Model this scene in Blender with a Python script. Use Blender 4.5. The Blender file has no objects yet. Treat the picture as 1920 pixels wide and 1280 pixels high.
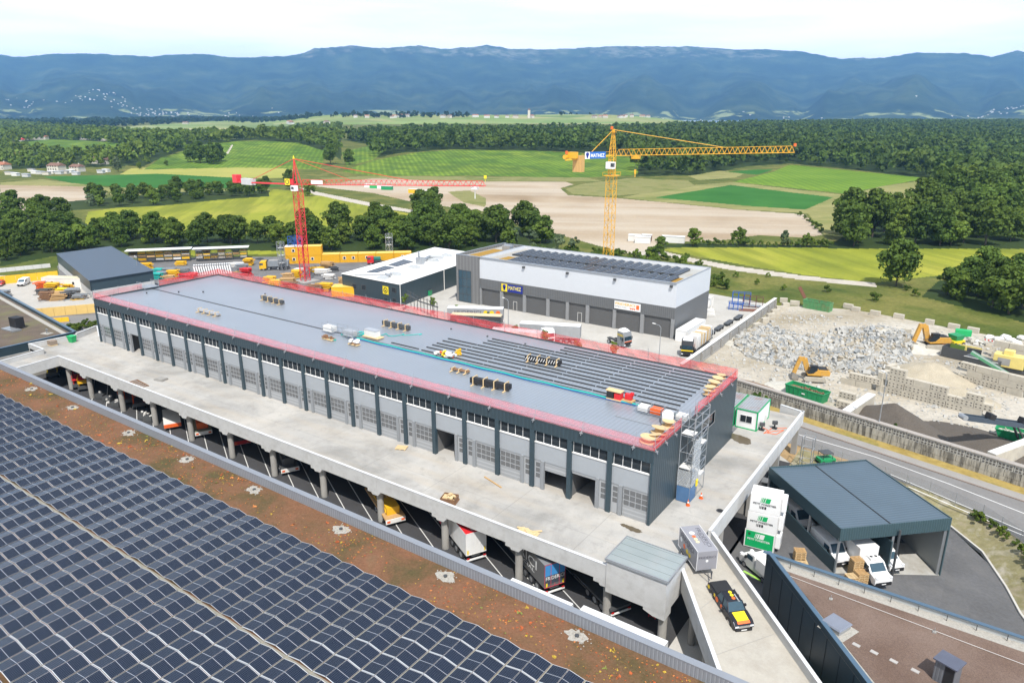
import bpy, bmesh, math, random
import numpy as np
from mathutils import Vector, Matrix
R = math.radians
random.seed(7); rng = np.random.default_rng(7)
scene = bpy.context.scene
COL = scene.collection

# ---------------------------------------------------------------- camera, sky, sun, exposure
PITCH, ROLL, HEAD, FPX = 0.301565, 0.00166, -0.605459, 1337.1
CAMZ = 42.0
cp, sp = math.cos(PITCH), math.sin(PITCH)
FWD = Vector((math.sin(HEAD)*cp, math.cos(HEAD)*cp, -sp))
R0 = Vector((math.cos(HEAD), -math.sin(HEAD), 0)); U0 = R0.cross(FWD)
RT = math.cos(ROLL)*R0 + math.sin(ROLL)*U0; UP = -math.sin(ROLL)*R0 + math.cos(ROLL)*U0
cam = bpy.data.cameras.new('camera'); camo = bpy.data.objects.new('camera', cam); COL.objects.link(camo)
cam.sensor_fit = 'HORIZONTAL'; cam.sensor_width = 36; cam.lens = 36*FPX/1920
cam.clip_start = 0.5; cam.clip_end = 60000
camo.matrix_world = Matrix(((RT.x, UP.x, -FWD.x, 0), (RT.y, UP.y, -FWD.y, 0), (RT.z, UP.z, -FWD.z, CAMZ), (0, 0, 0, 1)))
scene.camera = camo
ELEV = R(56); SAZ = math.atan2(0.67, -0.74)
SUN = Vector((math.sin(SAZ)*math.cos(ELEV), math.cos(SAZ)*math.cos(ELEV), math.sin(ELEV)))
world = bpy.data.worlds.new('World'); scene.world = world; world.use_nodes = True
wt = world.node_tree; bg = wt.nodes['Background']
sky = wt.nodes.new('ShaderNodeTexSky'); sky.sky_type = 'NISHITA'; sky.sun_disc = False
sky.sun_elevation = ELEV; sky.sun_rotation = SAZ; sky.air_density = 1.0; sky.dust_density = 2.0; sky.altitude = 450
tc = wt.nodes.new('ShaderNodeTexCoord'); mp = wt.nodes.new('ShaderNodeMapping'); mp.inputs['Scale'].default_value = (1, 1, 4)
nz = wt.nodes.new('ShaderNodeTexNoise'); nz.inputs['Scale'].default_value = 2.2; nz.inputs['Detail'].default_value = 6
rp = wt.nodes.new('ShaderNodeValToRGB'); rp.color_ramp.elements[0].position = 0.3; rp.color_ramp.elements[1].position = 0.72
rp.color_ramp.elements[0].color = (0.45, 0.45, 0.45, 1); rp.color_ramp.elements[1].color = (0.9, 0.9, 0.9, 1)
mx = wt.nodes.new('ShaderNodeMix'); mx.data_type = 'RGBA'; mx.inputs[7].default_value = (9.5, 9.9, 10.4, 1)
wt.links.new(tc.outputs['Generated'], mp.inputs['Vector']); wt.links.new(mp.outputs[0], nz.inputs['Vector'])
wt.links.new(nz.outputs['Fac'], rp.inputs[0]); wt.links.new(rp.outputs[0], mx.inputs[0])
sep = wt.nodes.new('ShaderNodeSeparateXYZ'); wt.links.new(tc.outputs['Generated'], sep.inputs[0])       # bright thin cloud low over the horizon
rl = wt.nodes.new('ShaderNodeValToRGB'); rl.color_ramp.elements[0].position = 0.02; rl.color_ramp.elements[0].color = (1, 1, 1, 1); rl.color_ramp.elements[1].position = 0.30; rl.color_ramp.elements[1].color = (0, 0, 0, 1)
wt.links.new(sep.outputs[2], rl.inputs[0]); m2 = wt.nodes.new('ShaderNodeMix'); m2.data_type = 'RGBA'; ns = wt.nodes.new('ShaderNodeTexNoise'); ns.inputs['Scale'].default_value = 3.0; ns.inputs['Detail'].default_value = 7; ms_ = wt.nodes.new('ShaderNodeMapping'); ms_.inputs['Scale'].default_value = (1, 1, 9); wt.links.new(tc.outputs['Generated'], ms_.inputs[0]); wt.links.new(ms_.outputs[0], ns.inputs['Vector'])
rc_ = wt.nodes.new('ShaderNodeValToRGB'); rc_.color_ramp.elements[0].position = 0.38; rc_.color_ramp.elements[0].color = (0.82, 0.86, 0.92, 1); rc_.color_ramp.elements[1].position = 0.58; rc_.color_ramp.elements[1].color = (1, 0.98, 0.95, 1); wt.links.new(ns.outputs['Fac'], rc_.inputs[0])
sc_ = wt.nodes.new('ShaderNodeVectorMath'); sc_.operation = 'SCALE'; sc_.inputs['Scale'].default_value = 27; wt.links.new(rc_.outputs[0], sc_.inputs[0]); wt.links.new(sc_.outputs[0], m2.inputs[7])
wt.links.new(sky.outputs[0], mx.inputs[6]); wt.links.new(rl.outputs[0], m2.inputs[0]); wt.links.new(mx.outputs[2], m2.inputs[6]); wt.links.new(m2.outputs[2], bg.inputs[0])
bg.inputs[1].default_value = 0.085
sl = bpy.data.lights.new('sun', 'SUN'); sl.energy = 5.0; sl.angle = R(0.53); sl.color = (1, 0.955, 0.89)
so = bpy.data.objects.new('sun', sl); so.rotation_euler = SUN.to_track_quat('Z', 'Y').to_euler(); COL.objects.link(so)
scene.view_settings.view_transform = 'Standard'; scene.view_settings.look = 'None'
scene.view_settings.exposure = 0.20; scene.view_settings.gamma = 1
scene.render.engine = 'CYCLES'
try:
    scene.cycles.max_bounces = 6; scene.cycles.diffuse_bounces = 2; scene.cycles.glossy_bounces = 2
    scene.cycles.transparent_max_bounces = 10; scene.cycles.volume_bounces = 0; scene.cycles.transmission_bounces = 2
except Exception: pass

# ---------------------------------------------------------------- measured points -> places
G = -5.5                                    # ground level; the concrete deck is level 0
def ray(px, py): return (px-960)/FPX*RT - (py-640)/FPX*UP + FWD
def at(px, py, z=0.0):
    d = ray(px, py); t = (z-CAMZ)/d.z; return Vector((t*d.x, t*d.y, z))
def atY(px, py, Y):
    d = ray(px, py); t = Y/d.y; return Vector((t*d.x, Y, CAMZ+t*d.z))
def atX(px, py, X):
    d = ray(px, py); t = X/d.x; return Vector((X, t*d.y, CAMZ+t*d.z))
def proj(P):                                # numpy (n,3) -> pixel x, pixel y, depth
    P = np.asarray(P, float) - np.array([0, 0, CAMZ])
    c = P @ np.array(FWD); return 960+FPX*(P@np.array(RT))/c, 640-FPX*(P@np.array(UP))/c, c

# ---------------------------------------------------------------- materials
MATS = {}
def nd(nt, t, **kw):
    n = nt.nodes.new(t)
    for k, v in kw.items():
        if k in n.inputs: n.inputs[k].default_value = v
        else: setattr(n, k, v)
    return n
def mth(nt, op, a, b=None, c=None):
    n = nt.nodes.new('ShaderNodeMath'); n.operation = op
    for i, v in enumerate((a, b, c)):
        if v is None: continue
        if isinstance(v, (int, float)): n.inputs[i].default_value = v
        else: nt.links.new(v, n.inputs[i])
    return n.outputs[0]
def mixc(nt, fac, a, b, mode='MIX'):
    n = nt.nodes.new('ShaderNodeMix'); n.data_type = 'RGBA'; n.blend_type = mode
    for i, v in ((0, fac), (6, a), (7, b)):
        if isinstance(v, (int, float)): n.inputs[i].default_value = v
        elif isinstance(v, tuple): n.inputs[i].default_value = (*v[:3], 1)
        else: nt.links.new(v, n.inputs[i])
    return n.outputs[2]
def ramp(nt, fac, stops):
    n = nt.nodes.new('ShaderNodeValToRGB'); e = n.color_ramp.elements
    while len(e) < len(stops): e.new(0.5)
    for i, (p, c) in enumerate(stops):
        e[i].position = p; e[i].color = (*c, 1) if isinstance(c, tuple) else (c, c, c, 1)
    nt.links.new(fac, n.inputs[0]); return n.outputs[0]
def noise(nt, vec, scale, detail=4, rough=0.55, dist=0.0):
    n = nd(nt, 'ShaderNodeTexNoise', Scale=scale, Detail=detail, Roughness=rough, Distortion=dist)
    nt.links.new(vec, n.inputs['Vector']); return n.outputs['Fac']
def base(name, rough=0.7, metal=0.0, spec=0.4):
    m = bpy.data.materials.new(name); m.use_nodes = True; nt = m.node_tree
    b = nt.nodes['Principled BSDF']; b.inputs['Roughness'].default_value = rough; b.inputs['Metallic'].default_value = metal
    b.inputs['Specular IOR Level'].default_value = spec
    geo = nt.nodes.new('ShaderNodeNewGeometry')
    return m, nt, b, geo.outputs['Position']
def bump(nt, b, h, dist=0.02, strength=0.6):
    n = nd(nt, 'ShaderNodeBump', Strength=strength, Distance=dist)
    nt.links.new(h, n.inputs['Height']); nt.links.new(n.outputs[0], b.inputs['Normal'])
def M(name, col=None, rough=0.6, metal=0.0, var=0.12, scale=1.2, ribs=0, ribd=0.02, fine=0.0, spec=0.4, dirt=None):
    """general painted / mineral material: large soft variation, optional ribs and a second dirt colour"""
    if name in MATS: return MATS[name]
    m, nt, b, pos = base(name, rough, metal, spec)
    f1 = noise(nt, pos, scale, 5); c = mixc(nt, mth(nt, 'MULTIPLY', f1, 1.0), tuple(v*(1-var*1.6) for v in col), tuple(min(1, v*(1+var)) for v in col))
    if fine > 0:
        f2 = noise(nt, pos, scale*14, 3, 0.7); c = mixc(nt, fine, c, mixc(nt, f2, (0.0, 0.0, 0.0), (1, 1, 1)), 'OVERLAY')
    if dirt:
        dcol, amt, dsc = dirt
        f3 = noise(nt, pos, dsc, 6, 0.65); c = mixc(nt, mth(nt, 'MULTIPLY', ramp(nt, f3, [(0.48, 0.0), (0.72, 1.0)]), amt), c, dcol)
    if ribs:
        s = nt.nodes.new('ShaderNodeSeparateXYZ'); nt.links.new(pos, s.inputs[0])
        ax = {1: mth(nt, 'ADD', s.outputs[0], s.outputs[1]), 2: s.outputs[2], 3: s.outputs[0], 4: s.outputs[1], 5: mth(nt, 'SUBTRACT', s.outputs[0], s.outputs[1])}[ribs[0] if isinstance(ribs, tuple) else 1]
        per = ribs[1] if isinstance(ribs, tuple) else ribs
        w = mth(nt, 'PINGPONG', ax, per/2); w = mth(nt, 'MULTIPLY', w, 2/per)
        w2 = ramp(nt, w, [(0.25, 0.0), (0.45, 1.0)]); c = mixc(nt, mth(nt, 'MULTIPLY', w2, 0.22), c, (0.02, 0.025, 0.03)); bump(nt, b, w2, ribd)
    nt.links.new(c, b.inputs['Base Color']); MATS[name] = m; return m
def plain(name, col=None, rough=0.5, metal=0.0, alpha=1.0, emit=0):
    if name in MATS: return MATS[name]
    m, nt, b, pos = base(name, rough, metal)
    c = mixc(nt, noise(nt, pos, 3.0, 3), tuple(v*0.86 for v in col), tuple(min(1, v*1.1) for v in col)); nt.links.new(c, b.inputs['Base Color'])
    if alpha < 1: b.inputs['Alpha'].default_value = alpha
    MATS[name] = m; return m

# ---------------------------------------------------------------- objects
def tag(o, label=None, cat=None, group=None, kind=None):
    if label: o['label'] = label
    if cat: o['category'] = cat
    if group: o['group'] = group
    if kind: o['kind'] = kind
    return o
def empty(name, loc=(0, 0, 0), rz=0.0, label=None, cat=None, group=None):
    o = bpy.data.objects.new(name, None); o.location = loc; o.rotation_euler = (0, 0, rz); COL.objects.link(o)
    return tag(o, label, cat, group)
def copy_tree(o, parent=None):
    c = o.copy(); COL.objects.link(c); c.parent = parent
    for ch in list(o.children): copy_tree(ch, c)
    return c
def nth(i): return {1: 'first', 2: 'second', 3: 'third', 4: 'fourth', 5: 'fifth', 6: 'sixth', 7: 'seventh', 8: 'eighth', 9: 'ninth', 10: 'tenth'}.get(i) or '%d%s' % (i, 'th' if 10 < i % 100 < 14 else {1: 'st', 2: 'nd', 3: 'rd'}.get(i % 10, 'th'))
class MB:
    """collects faces, then links them as ONE mesh object"""
    def __init__(s): s.v = []; s.f = []; s.m = []; s.cur = 0; s.uv = {}
    def face(s, pts, uv=None):
        n = len(s.v); s.v.extend(tuple(p) for p in pts); s.f.append(tuple(range(n, n+len(pts)))); s.m.append(s.cur)
        if uv: s.uv[len(s.f)-1] = uv
        return s
    def hexa(s, p):                          # 4 bottom + 4 top points, anticlockwise from above
        n = len(s.v); s.v.extend(tuple(q) for q in p)
        for f in ((3, 2, 1, 0), (4, 5, 6, 7), (0, 1, 5, 4), (1, 2, 6, 5), (2, 3, 7, 6), (3, 0, 4, 7)):
            s.f.append(tuple(n+i for i in f)); s.m.append(s.cur)
        return s
    def box(s, x0, y0, z0, x1, y1, z1):
        if x0 > x1: x0, x1 = x1, x0
        if y0 > y1: y0, y1 = y1, y0
        if z0 > z1: z0, z1 = z1, z0
        return s.hexa([(x0, y0, z0), (x1, y0, z0), (x1, y1, z0), (x0, y1, z0), (x0, y0, z1), (x1, y0, z1), (x1, y1, z1), (x0, y1, z1)])
    def obox(s, c, size, rz=0.0, rx=0.0, ry=0.0):
        m = Matrix.Rotation(rz, 3, 'Z') @ Matrix.Rotation(ry, 3, 'Y') @ Matrix.Rotation(rx, 3, 'X'); c = Vector(c); a, b, h = size[0]/2, size[1]/2, size[2]/2
        return s.hexa([c+m@Vector(q) for q in ((-a, -b, -h), (a, -b, -h), (a, b, -h), (-a, b, -h), (-a, -b, h), (a, -b, h), (a, b, h), (-a, b, h))])
    def beam(s, p, q, w, h=None):
        p, q = Vector(p), Vector(q); h = h or w; d = (q-p)
        if d.length < 1e-6: return s
        d.normalize(); up = Vector((0, 0, 1)) if abs(d.z) < 0.95 else Vector((1, 0, 0))
        a = d.cross(up).normalized()*w/2; b = a.cross(d).normalized()*h/2
        return s.hexa([p-a-b, p+a-b, q+a-b, q-a-b, p-a+b, p+a+b, q+a+b, q-a+b])
    def tube(s, p, q, r, n=8, r2=None, cap=True):
        p, q = Vector(p), Vector(q); r2 = r if r2 is None else r2; d = (q-p).normalized(); up = Vector((0, 0, 1)) if abs(d.z) < 0.95 else Vector((1, 0, 0))
        a = d.cross(up).normalized(); b = a.cross(d); k = len(s.v)
        for c, rr in ((p, r), (q, r2)):
            for i in range(n):
                t = 2*math.pi*i/n; s.v.append(tuple(c+a*rr*math.cos(t)+b*rr*math.sin(t)))
        for i in range(n):
            j = (i+1) % n; s.f.append((k+i, k+j, k+n+j, k+n+i)); s.m.append(s.cur)
        if cap:
            s.f.append(tuple(k+i for i in reversed(range(n)))); s.m.append(s.cur); s.f.append(tuple(k+n+i for i in range(n))); s.m.append(s.cur)
        return s
    def path(s, pts, r, n=6):
        for a, b in zip(pts[:-1], pts[1:]): s.tube(a, b, r, n)
        return s
    def prism(s, poly, z0, z1):              # poly: (x,y) anticlockwise; z may be a function of (x,y)
        f0 = z0 if callable(z0) else (lambda x, y: z0); f1 = z1 if callable(z1) else (lambda x, y: z1)
        n = len(poly); k = len(s.v)
        ar = sum(poly[i][0]*poly[(i+1) % n][1]-poly[(i+1) % n][0]*poly[i][1] for i in range(n))
        if ar < 0: poly = list(reversed(poly))
        s.v.extend((p[0], p[1], f0(p[0], p[1])) for p in poly); s.v.extend((p[0], p[1], f1(p[0], p[1])) for p in poly)
        s.f.append(tuple(k+i for i in reversed(range(n)))); s.m.append(s.cur); s.f.append(tuple(k+n+i for i in range(n))); s.m.append(s.cur)
        for i in range(n):
            j = (i+1) % n; s.f.append((k+i, k+j, k+n+j, k+n+i)); s.m.append(s.cur)
        return s
    def side(s, prof, y0, y1):               # profile in x,z extruded along y
        n = len(prof); k = len(s.v)
        ar = sum(prof[i][0]*prof[(i+1) % n][1]-prof[(i+1) % n][0]*prof[i][1] for i in range(n))
        if ar < 0: prof = list(reversed(prof))
        a, b = min(y0, y1), max(y0, y1)
        s.v.extend((p[0], a, p[1]) for p in prof); s.v.extend((p[0], b, p[1]) for p in prof)
        s.f.append(tuple(k+i for i in range(n))); s.m.append(s.cur); s.f.append(tuple(k+n+i for i in reversed(range(n)))); s.m.append(s.cur)
        for i in range(n):
            j = (i+1) % n; s.f.append((k+j, k+i, k+n+i, k+n+j)); s.m.append(s.cur)
        return s
    def build(s, name, mat, parent=None, loc=None, rz=0.0, world=False, bevel=0, smooth=False, label=None, cat=None, group=None, kind=None):
        v = s.v
        if world and parent is not None:
            p = parent; off = Vector((0, 0, 0))
            while p is not None: off += Vector(p.location); p = p.parent
            v = [(a[0]-off.x, a[1]-off.y, a[2]-off.z) for a in v]
        me = bpy.data.meshes.new(name); me.from_pydata(v, [], s.f)
        for q in (mat if isinstance(mat, (list, tuple)) else [mat]): me.materials.append(q)
        if isinstance(mat, (list, tuple)): me.polygons.foreach_set('material_index', s.m)
        if s.uv:
            ul = me.uv_layers.new(name='UVMap')
            for fi, uv in s.uv.items():
                for li, q in zip(me.polygons[fi].loop_indices, uv): ul.data[li].uv = q
        if bevel:
            bm = bmesh.new(); bm.from_mesh(me); bmesh.ops.remove_doubles(bm, verts=bm.verts, dist=1e-4)
            bmesh.ops.bevel(bm, geom=[e for e in bm.edges if len(e.link_faces) == 2 and e.calc_face_angle(0) > 0.5], offset=bevel, segments=2, affect='EDGES', profile=0.6)
            bm.to_mesh(me); bm.free()
        if smooth: me.polygons.foreach_set('use_smooth', [True]*len(me.polygons))
        me.update()
        o = bpy.data.objects.new(name, me); COL.objects.link(o); o.parent = parent
        if loc is not None: o.location = loc
        o.rotation_euler = (0, 0, rz)
        return tag(o, label, cat, group, kind)
def text(s, width, height, mat, parent, name='lettering', loc=(0, 0, 0), rot=(0, 0, 0), bold=0.0, off=0.004, label=None):
    """real letters as a thin mesh, fitted to width x height, centred on loc"""
    cu = bpy.data.curves.new(name, 'FONT'); cu.body = s; cu.align_x = 'CENTER'; cu.align_y = 'CENTER'; cu.extrude = off; cu.offset = bold; cu.resolution_u = 2
    t = bpy.data.objects.new(name, cu); COL.objects.link(t); bpy.context.view_layer.update()
    me = bpy.data.meshes.new_from_object(t); bpy.data.objects.remove(t)
    co = np.empty(len(me.vertices)*3); me.vertices.foreach_get('co', co); co = co.reshape(-1, 3)
    mn, mxx = co.min(0), co.max(0); co[:, 0] = (co[:, 0]-(mn[0]+mxx[0])/2)*width/(mxx[0]-mn[0]); co[:, 1] = (co[:, 1]-(mn[1]+mxx[1])/2)*height/(mxx[1]-mn[1])
    me.vertices.foreach_set('co', co.ravel()); me.materials.clear(); me.materials.append(mat); me.update()
    o = bpy.data.objects.new(name, me); COL.objects.link(o); o.parent = parent; o.location = loc; o.rotation_euler = rot
    if label: o['label'] = label
    return o
def rawmesh(name, co, faces, mat, kind=None, n=4, mi=None, uv=None, smooth=False):
    """numpy mesh: co (nv,3), faces (nf,n)"""
    me = bpy.data.meshes.new(name); co = np.ascontiguousarray(co, dtype=np.float32); faces = np.ascontiguousarray(faces, dtype=np.int32)
    me.vertices.add(len(co)); me.vertices.foreach_set('co', co.ravel())
    me.loops.add(faces.size); me.loops.foreach_set('vertex_index', faces.ravel())
    me.polygons.add(len(faces)); me.polygons.foreach_set('loop_start', np.arange(0, faces.size, n, dtype=np.int32))
    for q in (mat if isinstance(mat, (list, tuple)) else [mat]): me.materials.append(q)
    if mi is not None: me.polygons.foreach_set('material_index', np.ascontiguousarray(mi, dtype=np.int32))
    if uv is not None: me.uv_layers.new(name='UVMap').data.foreach_set('uv', np.ascontiguousarray(uv, dtype=np.float32).ravel())
    me.update(calc_edges=True)
    me.polygons.foreach_set('use_smooth', [smooth]*len(faces))
    o = bpy.data.objects.new(name, me); COL.objects.link(o)
    if kind: o['kind'] = kind
    return o

# palette
concrete = M('concrete', (0.50, 0.485, 0.45), 0.85, var=0.10, scale=0.35, fine=0.10, dirt=((0.33, 0.29, 0.23), 0.45, 0.22))
conc_wall = M('concrete wall', (0.56, 0.56, 0.55), 0.8, var=0.10, scale=0.7, fine=0.06, dirt=((0.38, 0.37, 0.35), 0.5, 1.1))
conc_dark = M('weathered concrete', (0.33, 0.32, 0.30), 0.85, var=0.16, scale=0.8, fine=0.1)
anth = M('anthracite ribbed cladding', (0.040, 0.066, 0.082), 0.42, var=0.10, scale=0.5, ribs=(1, 0.55), ribd=0.03, spec=0.5)
anth_flat = M('anthracite sheet', (0.042, 0.068, 0.084), 0.42, var=0.10, scale=1.0)
bluecap = M('blue grey capping', (0.075, 0.13, 0.19), 0.38, var=0.08)
ltgrey = M('light grey panel', (0.36, 0.385, 0.41), 0.5, var=0.05)
midgrey = M('mid grey sheet', (0.22, 0.23, 0.245), 0.5, var=0.06)
white = M('white paint', (0.80, 0.80, 0.79), 0.45, var=0.04)
whitish = M('dusty white', (0.72, 0.71, 0.68), 0.6, var=0.08)
glass = plain('dark glass', (0.025, 0.032, 0.038), 0.08); glassb = plain('blue glass', (0.05, 0.09, 0.12), 0.08)
black = plain('black', (0.02, 0.02, 0.022), 0.6); rubber = plain('rubber', (0.028, 0.028, 0.03), 0.85)
steel = plain('galvanised steel', (0.42, 0.44, 0.46), 0.4, 0.6); dsteel = plain('dark steel', (0.09, 0.095, 0.10), 0.5, 0.3)
yel = M('yellow paint', (0.80, 0.46, 0.02), 0.5, var=0.10, scale=2); byel = plain('bright yellow', (0.85, 0.66, 0.02), 0.5)
red = M('red paint', (0.62, 0.025, 0.03), 0.45, var=0.1); orange = M('orange paint', (0.78, 0.13, 0.02), 0.5, var=0.15, scale=2)
green = M('green paint', (0.015, 0.27, 0.10), 0.5, var=0.1); bgreen = plain('light green', (0.02, 0.42, 0.13), 0.5); teal = plain('teal netting', (0.03, 0.45, 0.40), 0.7)
blue = plain('blue paint', (0.02, 0.10, 0.42), 0.5); rust = M('rusty steel', (0.16, 0.065, 0.035), 0.8, var=0.3, scale=3)
wood = M('timber', (0.52, 0.33, 0.15), 0.8, var=0.18, scale=4); bwood = M('light timber', (0.66, 0.49, 0.27), 0.8, var=0.14, scale=4); dwood = M('brown timber', (0.24, 0.13, 0.07), 0.8, var=0.2, scale=4)
# ================================================================ LAND
def vnoise(x, y, seed=0):
    xi = np.floor(x).astype(np.int64); yi = np.floor(y).astype(np.int64); fx = x-xi; fy = y-yi
    fx = fx*fx*(3-2*fx); fy = fy*fy*(3-2*fy)
    def h(a, b):
        n = (a*374761393+b*668265263+seed*1442695041) & 0x7fffffff; n = ((n ^ (n >> 13))*1274126177) & 0x7fffffff
        return ((n ^ (n >> 16)) & 0xffff)/65535.0
    return (h(xi, yi)*(1-fx)+h(xi+1, yi)*fx)*(1-fy)+(h(xi, yi+1)*(1-fx)+h(xi+1, yi+1)*fx)*fy
def fbm(x, y, oct=5, seed=0):
    s = 0; a = 0.5
    for i in range(oct): s = s+a*vnoise(x*2**i, y*2**i, seed+i*7); a *= 0.5
    return s
FH = np.array([math.sin(HEAD), math.cos(HEAD)]); RH = np.array([math.cos(HEAD), -math.sin(HEAD)])
def sstep(a, b, x): t = np.clip((x-a)/(b-a), 0, 1); return t*t*(3-2*t)
def land(x, y):
    x = np.asarray(x, float); y = np.asarray(y, float)
    D = x*FH[0]+y*FH[1]; L = x*RH[0]+y*RH[1]; u = L/np.maximum(D, 20)
    zc = np.interp(D, [0, 640, 760, 900, 1500, 2200, 3000, 3600, 5000], [G, G, 0, 6, 11, 25, 60, 50, 5])
    zr = np.interp(D, [0, 760, 1500, 2200, 3000, 5000], [G, G, 10, 21, 26, 10])
    zl = np.interp(D, [0, 700, 900, 1100, 1400, 2200, 3500, 5000, 7000], [G, G, 2, 10, 5, 14, 30, 40, 40])
    wr = sstep(0.12, 0.30, u); wl = sstep(-0.22, -0.36, u)
    z = zc*(1-wr)*(1-wl)+zr*wr+zl*wl
    z = z+9*np.exp(-((u+0.32)/0.07)**2-((D-980)/190)**2)
    z = z+(fbm(x/260, y/260, 3, 3)-0.45)*sstep(700, 1600, D)*7
    z = z-(G+9.5)*0-3.9*((x > -10) & (x < 40) & (y > 40) & (y < 95.5))          # the sunken yard beside the road
    return z
def ground(px, py):
    d = ray(px, py); t = 20.0; P = None
    while t < 20000:
        P = Vector((t*d.x, t*d.y, CAMZ+t*d.z))
        if P.z <= float(land(P.x, P.y)): break
        t *= 1.004
    return Vector((P.x, P.y, float(land(P.x, P.y))))
def inpoly(px, py, poly):
    r = np.zeros(px.shape, bool); n = len(poly)
    for i in range(n):
        x1, y1 = poly[i]; x2, y2 = poly[(i+1) % n]
        if y1 == y2: continue
        c = ((y1 > py) != (y2 > py)) & (px < (x2-x1)*(py-y1)/(y2-y1)+x1); r ^= c
    return r

def fieldmat(name, cols, scale=0.02, fine=0.35, rows=None, rough=0.9, patch=None, strk=None):
    m, nt, b, pos = base(name, rough, 0, 0.15)
    f = noise(nt, pos, scale, 6, 0.6, 0.3); c = ramp(nt, f, [(0.32+0.36*i/max(1, len(cols)-1), q) for i, q in enumerate(cols)])
    if patch:
        v = nd(nt, 'ShaderNodeTexVoronoi', Scale=patch[0]); v.feature = 'F1'; nt.links.new(pos, v.inputs['Vector'])
        s = nt.nodes.new('ShaderNodeSeparateColor'); nt.links.new(v.outputs['Color'], s.inputs[0])
        c = mixc(nt, patch[1], c, ramp(nt, s.outputs[0], [(i/(len(patch[2])-1), q) for i, q in enumerate(patch[2])]))
    if (rows or strk):
        mp = nt.nodes.new('ShaderNodeMapping'); mp.inputs['Rotation'].default_value = (0, 0, rows[1] if rows else strk[1]); nt.links.new(pos, mp.inputs['Vector'])
        s = nt.nodes.new('ShaderNodeSeparateXYZ'); nt.links.new(mp.outputs[0], s.inputs[0])
    if rows:
        w = mth(nt, 'MULTIPLY', mth(nt, 'PINGPONG', s.outputs[0], rows[0]/2), 2/rows[0])
        c = mixc(nt, mth(nt, 'MULTIPLY', ramp(nt, w, [(0.3, 0.0), (0.6, 1.0)]), rows[2]), c, rows[3])
    if strk:
        mp2 = nt.nodes.new('ShaderNodeMapping'); mp2.inputs['Scale'].default_value = (strk[0], strk[0]*0.06, 1); nt.links.new(mp.outputs[0], mp2.inputs['Vector'])
        c = mixc(nt, mth(nt, 'MULTIPLY', ramp(nt, noise(nt, mp2.outputs[0], 1.0, 4, 0.6), [(0.42, 0.0), (0.62, 1.0)]), strk[2]), c, strk[3])
    c = mixc(nt, fine, c, noise(nt, pos, 0.9, 5, 0.75), 'OVERLAY')
    nt.links.new(c, b.inputs['Base Color']); MATS[name] = m; return m
GR = [(0.045, 0.075, 0.012), (0.095, 0.115, 0.022), (0.19, 0.175, 0.05)]
meadow_m = fieldmat('meadow grass', GR, 0.06, 0.75, strk=(0.15, 2.1, 0.45, (0.15, 0.15, 0.04)))
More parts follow.
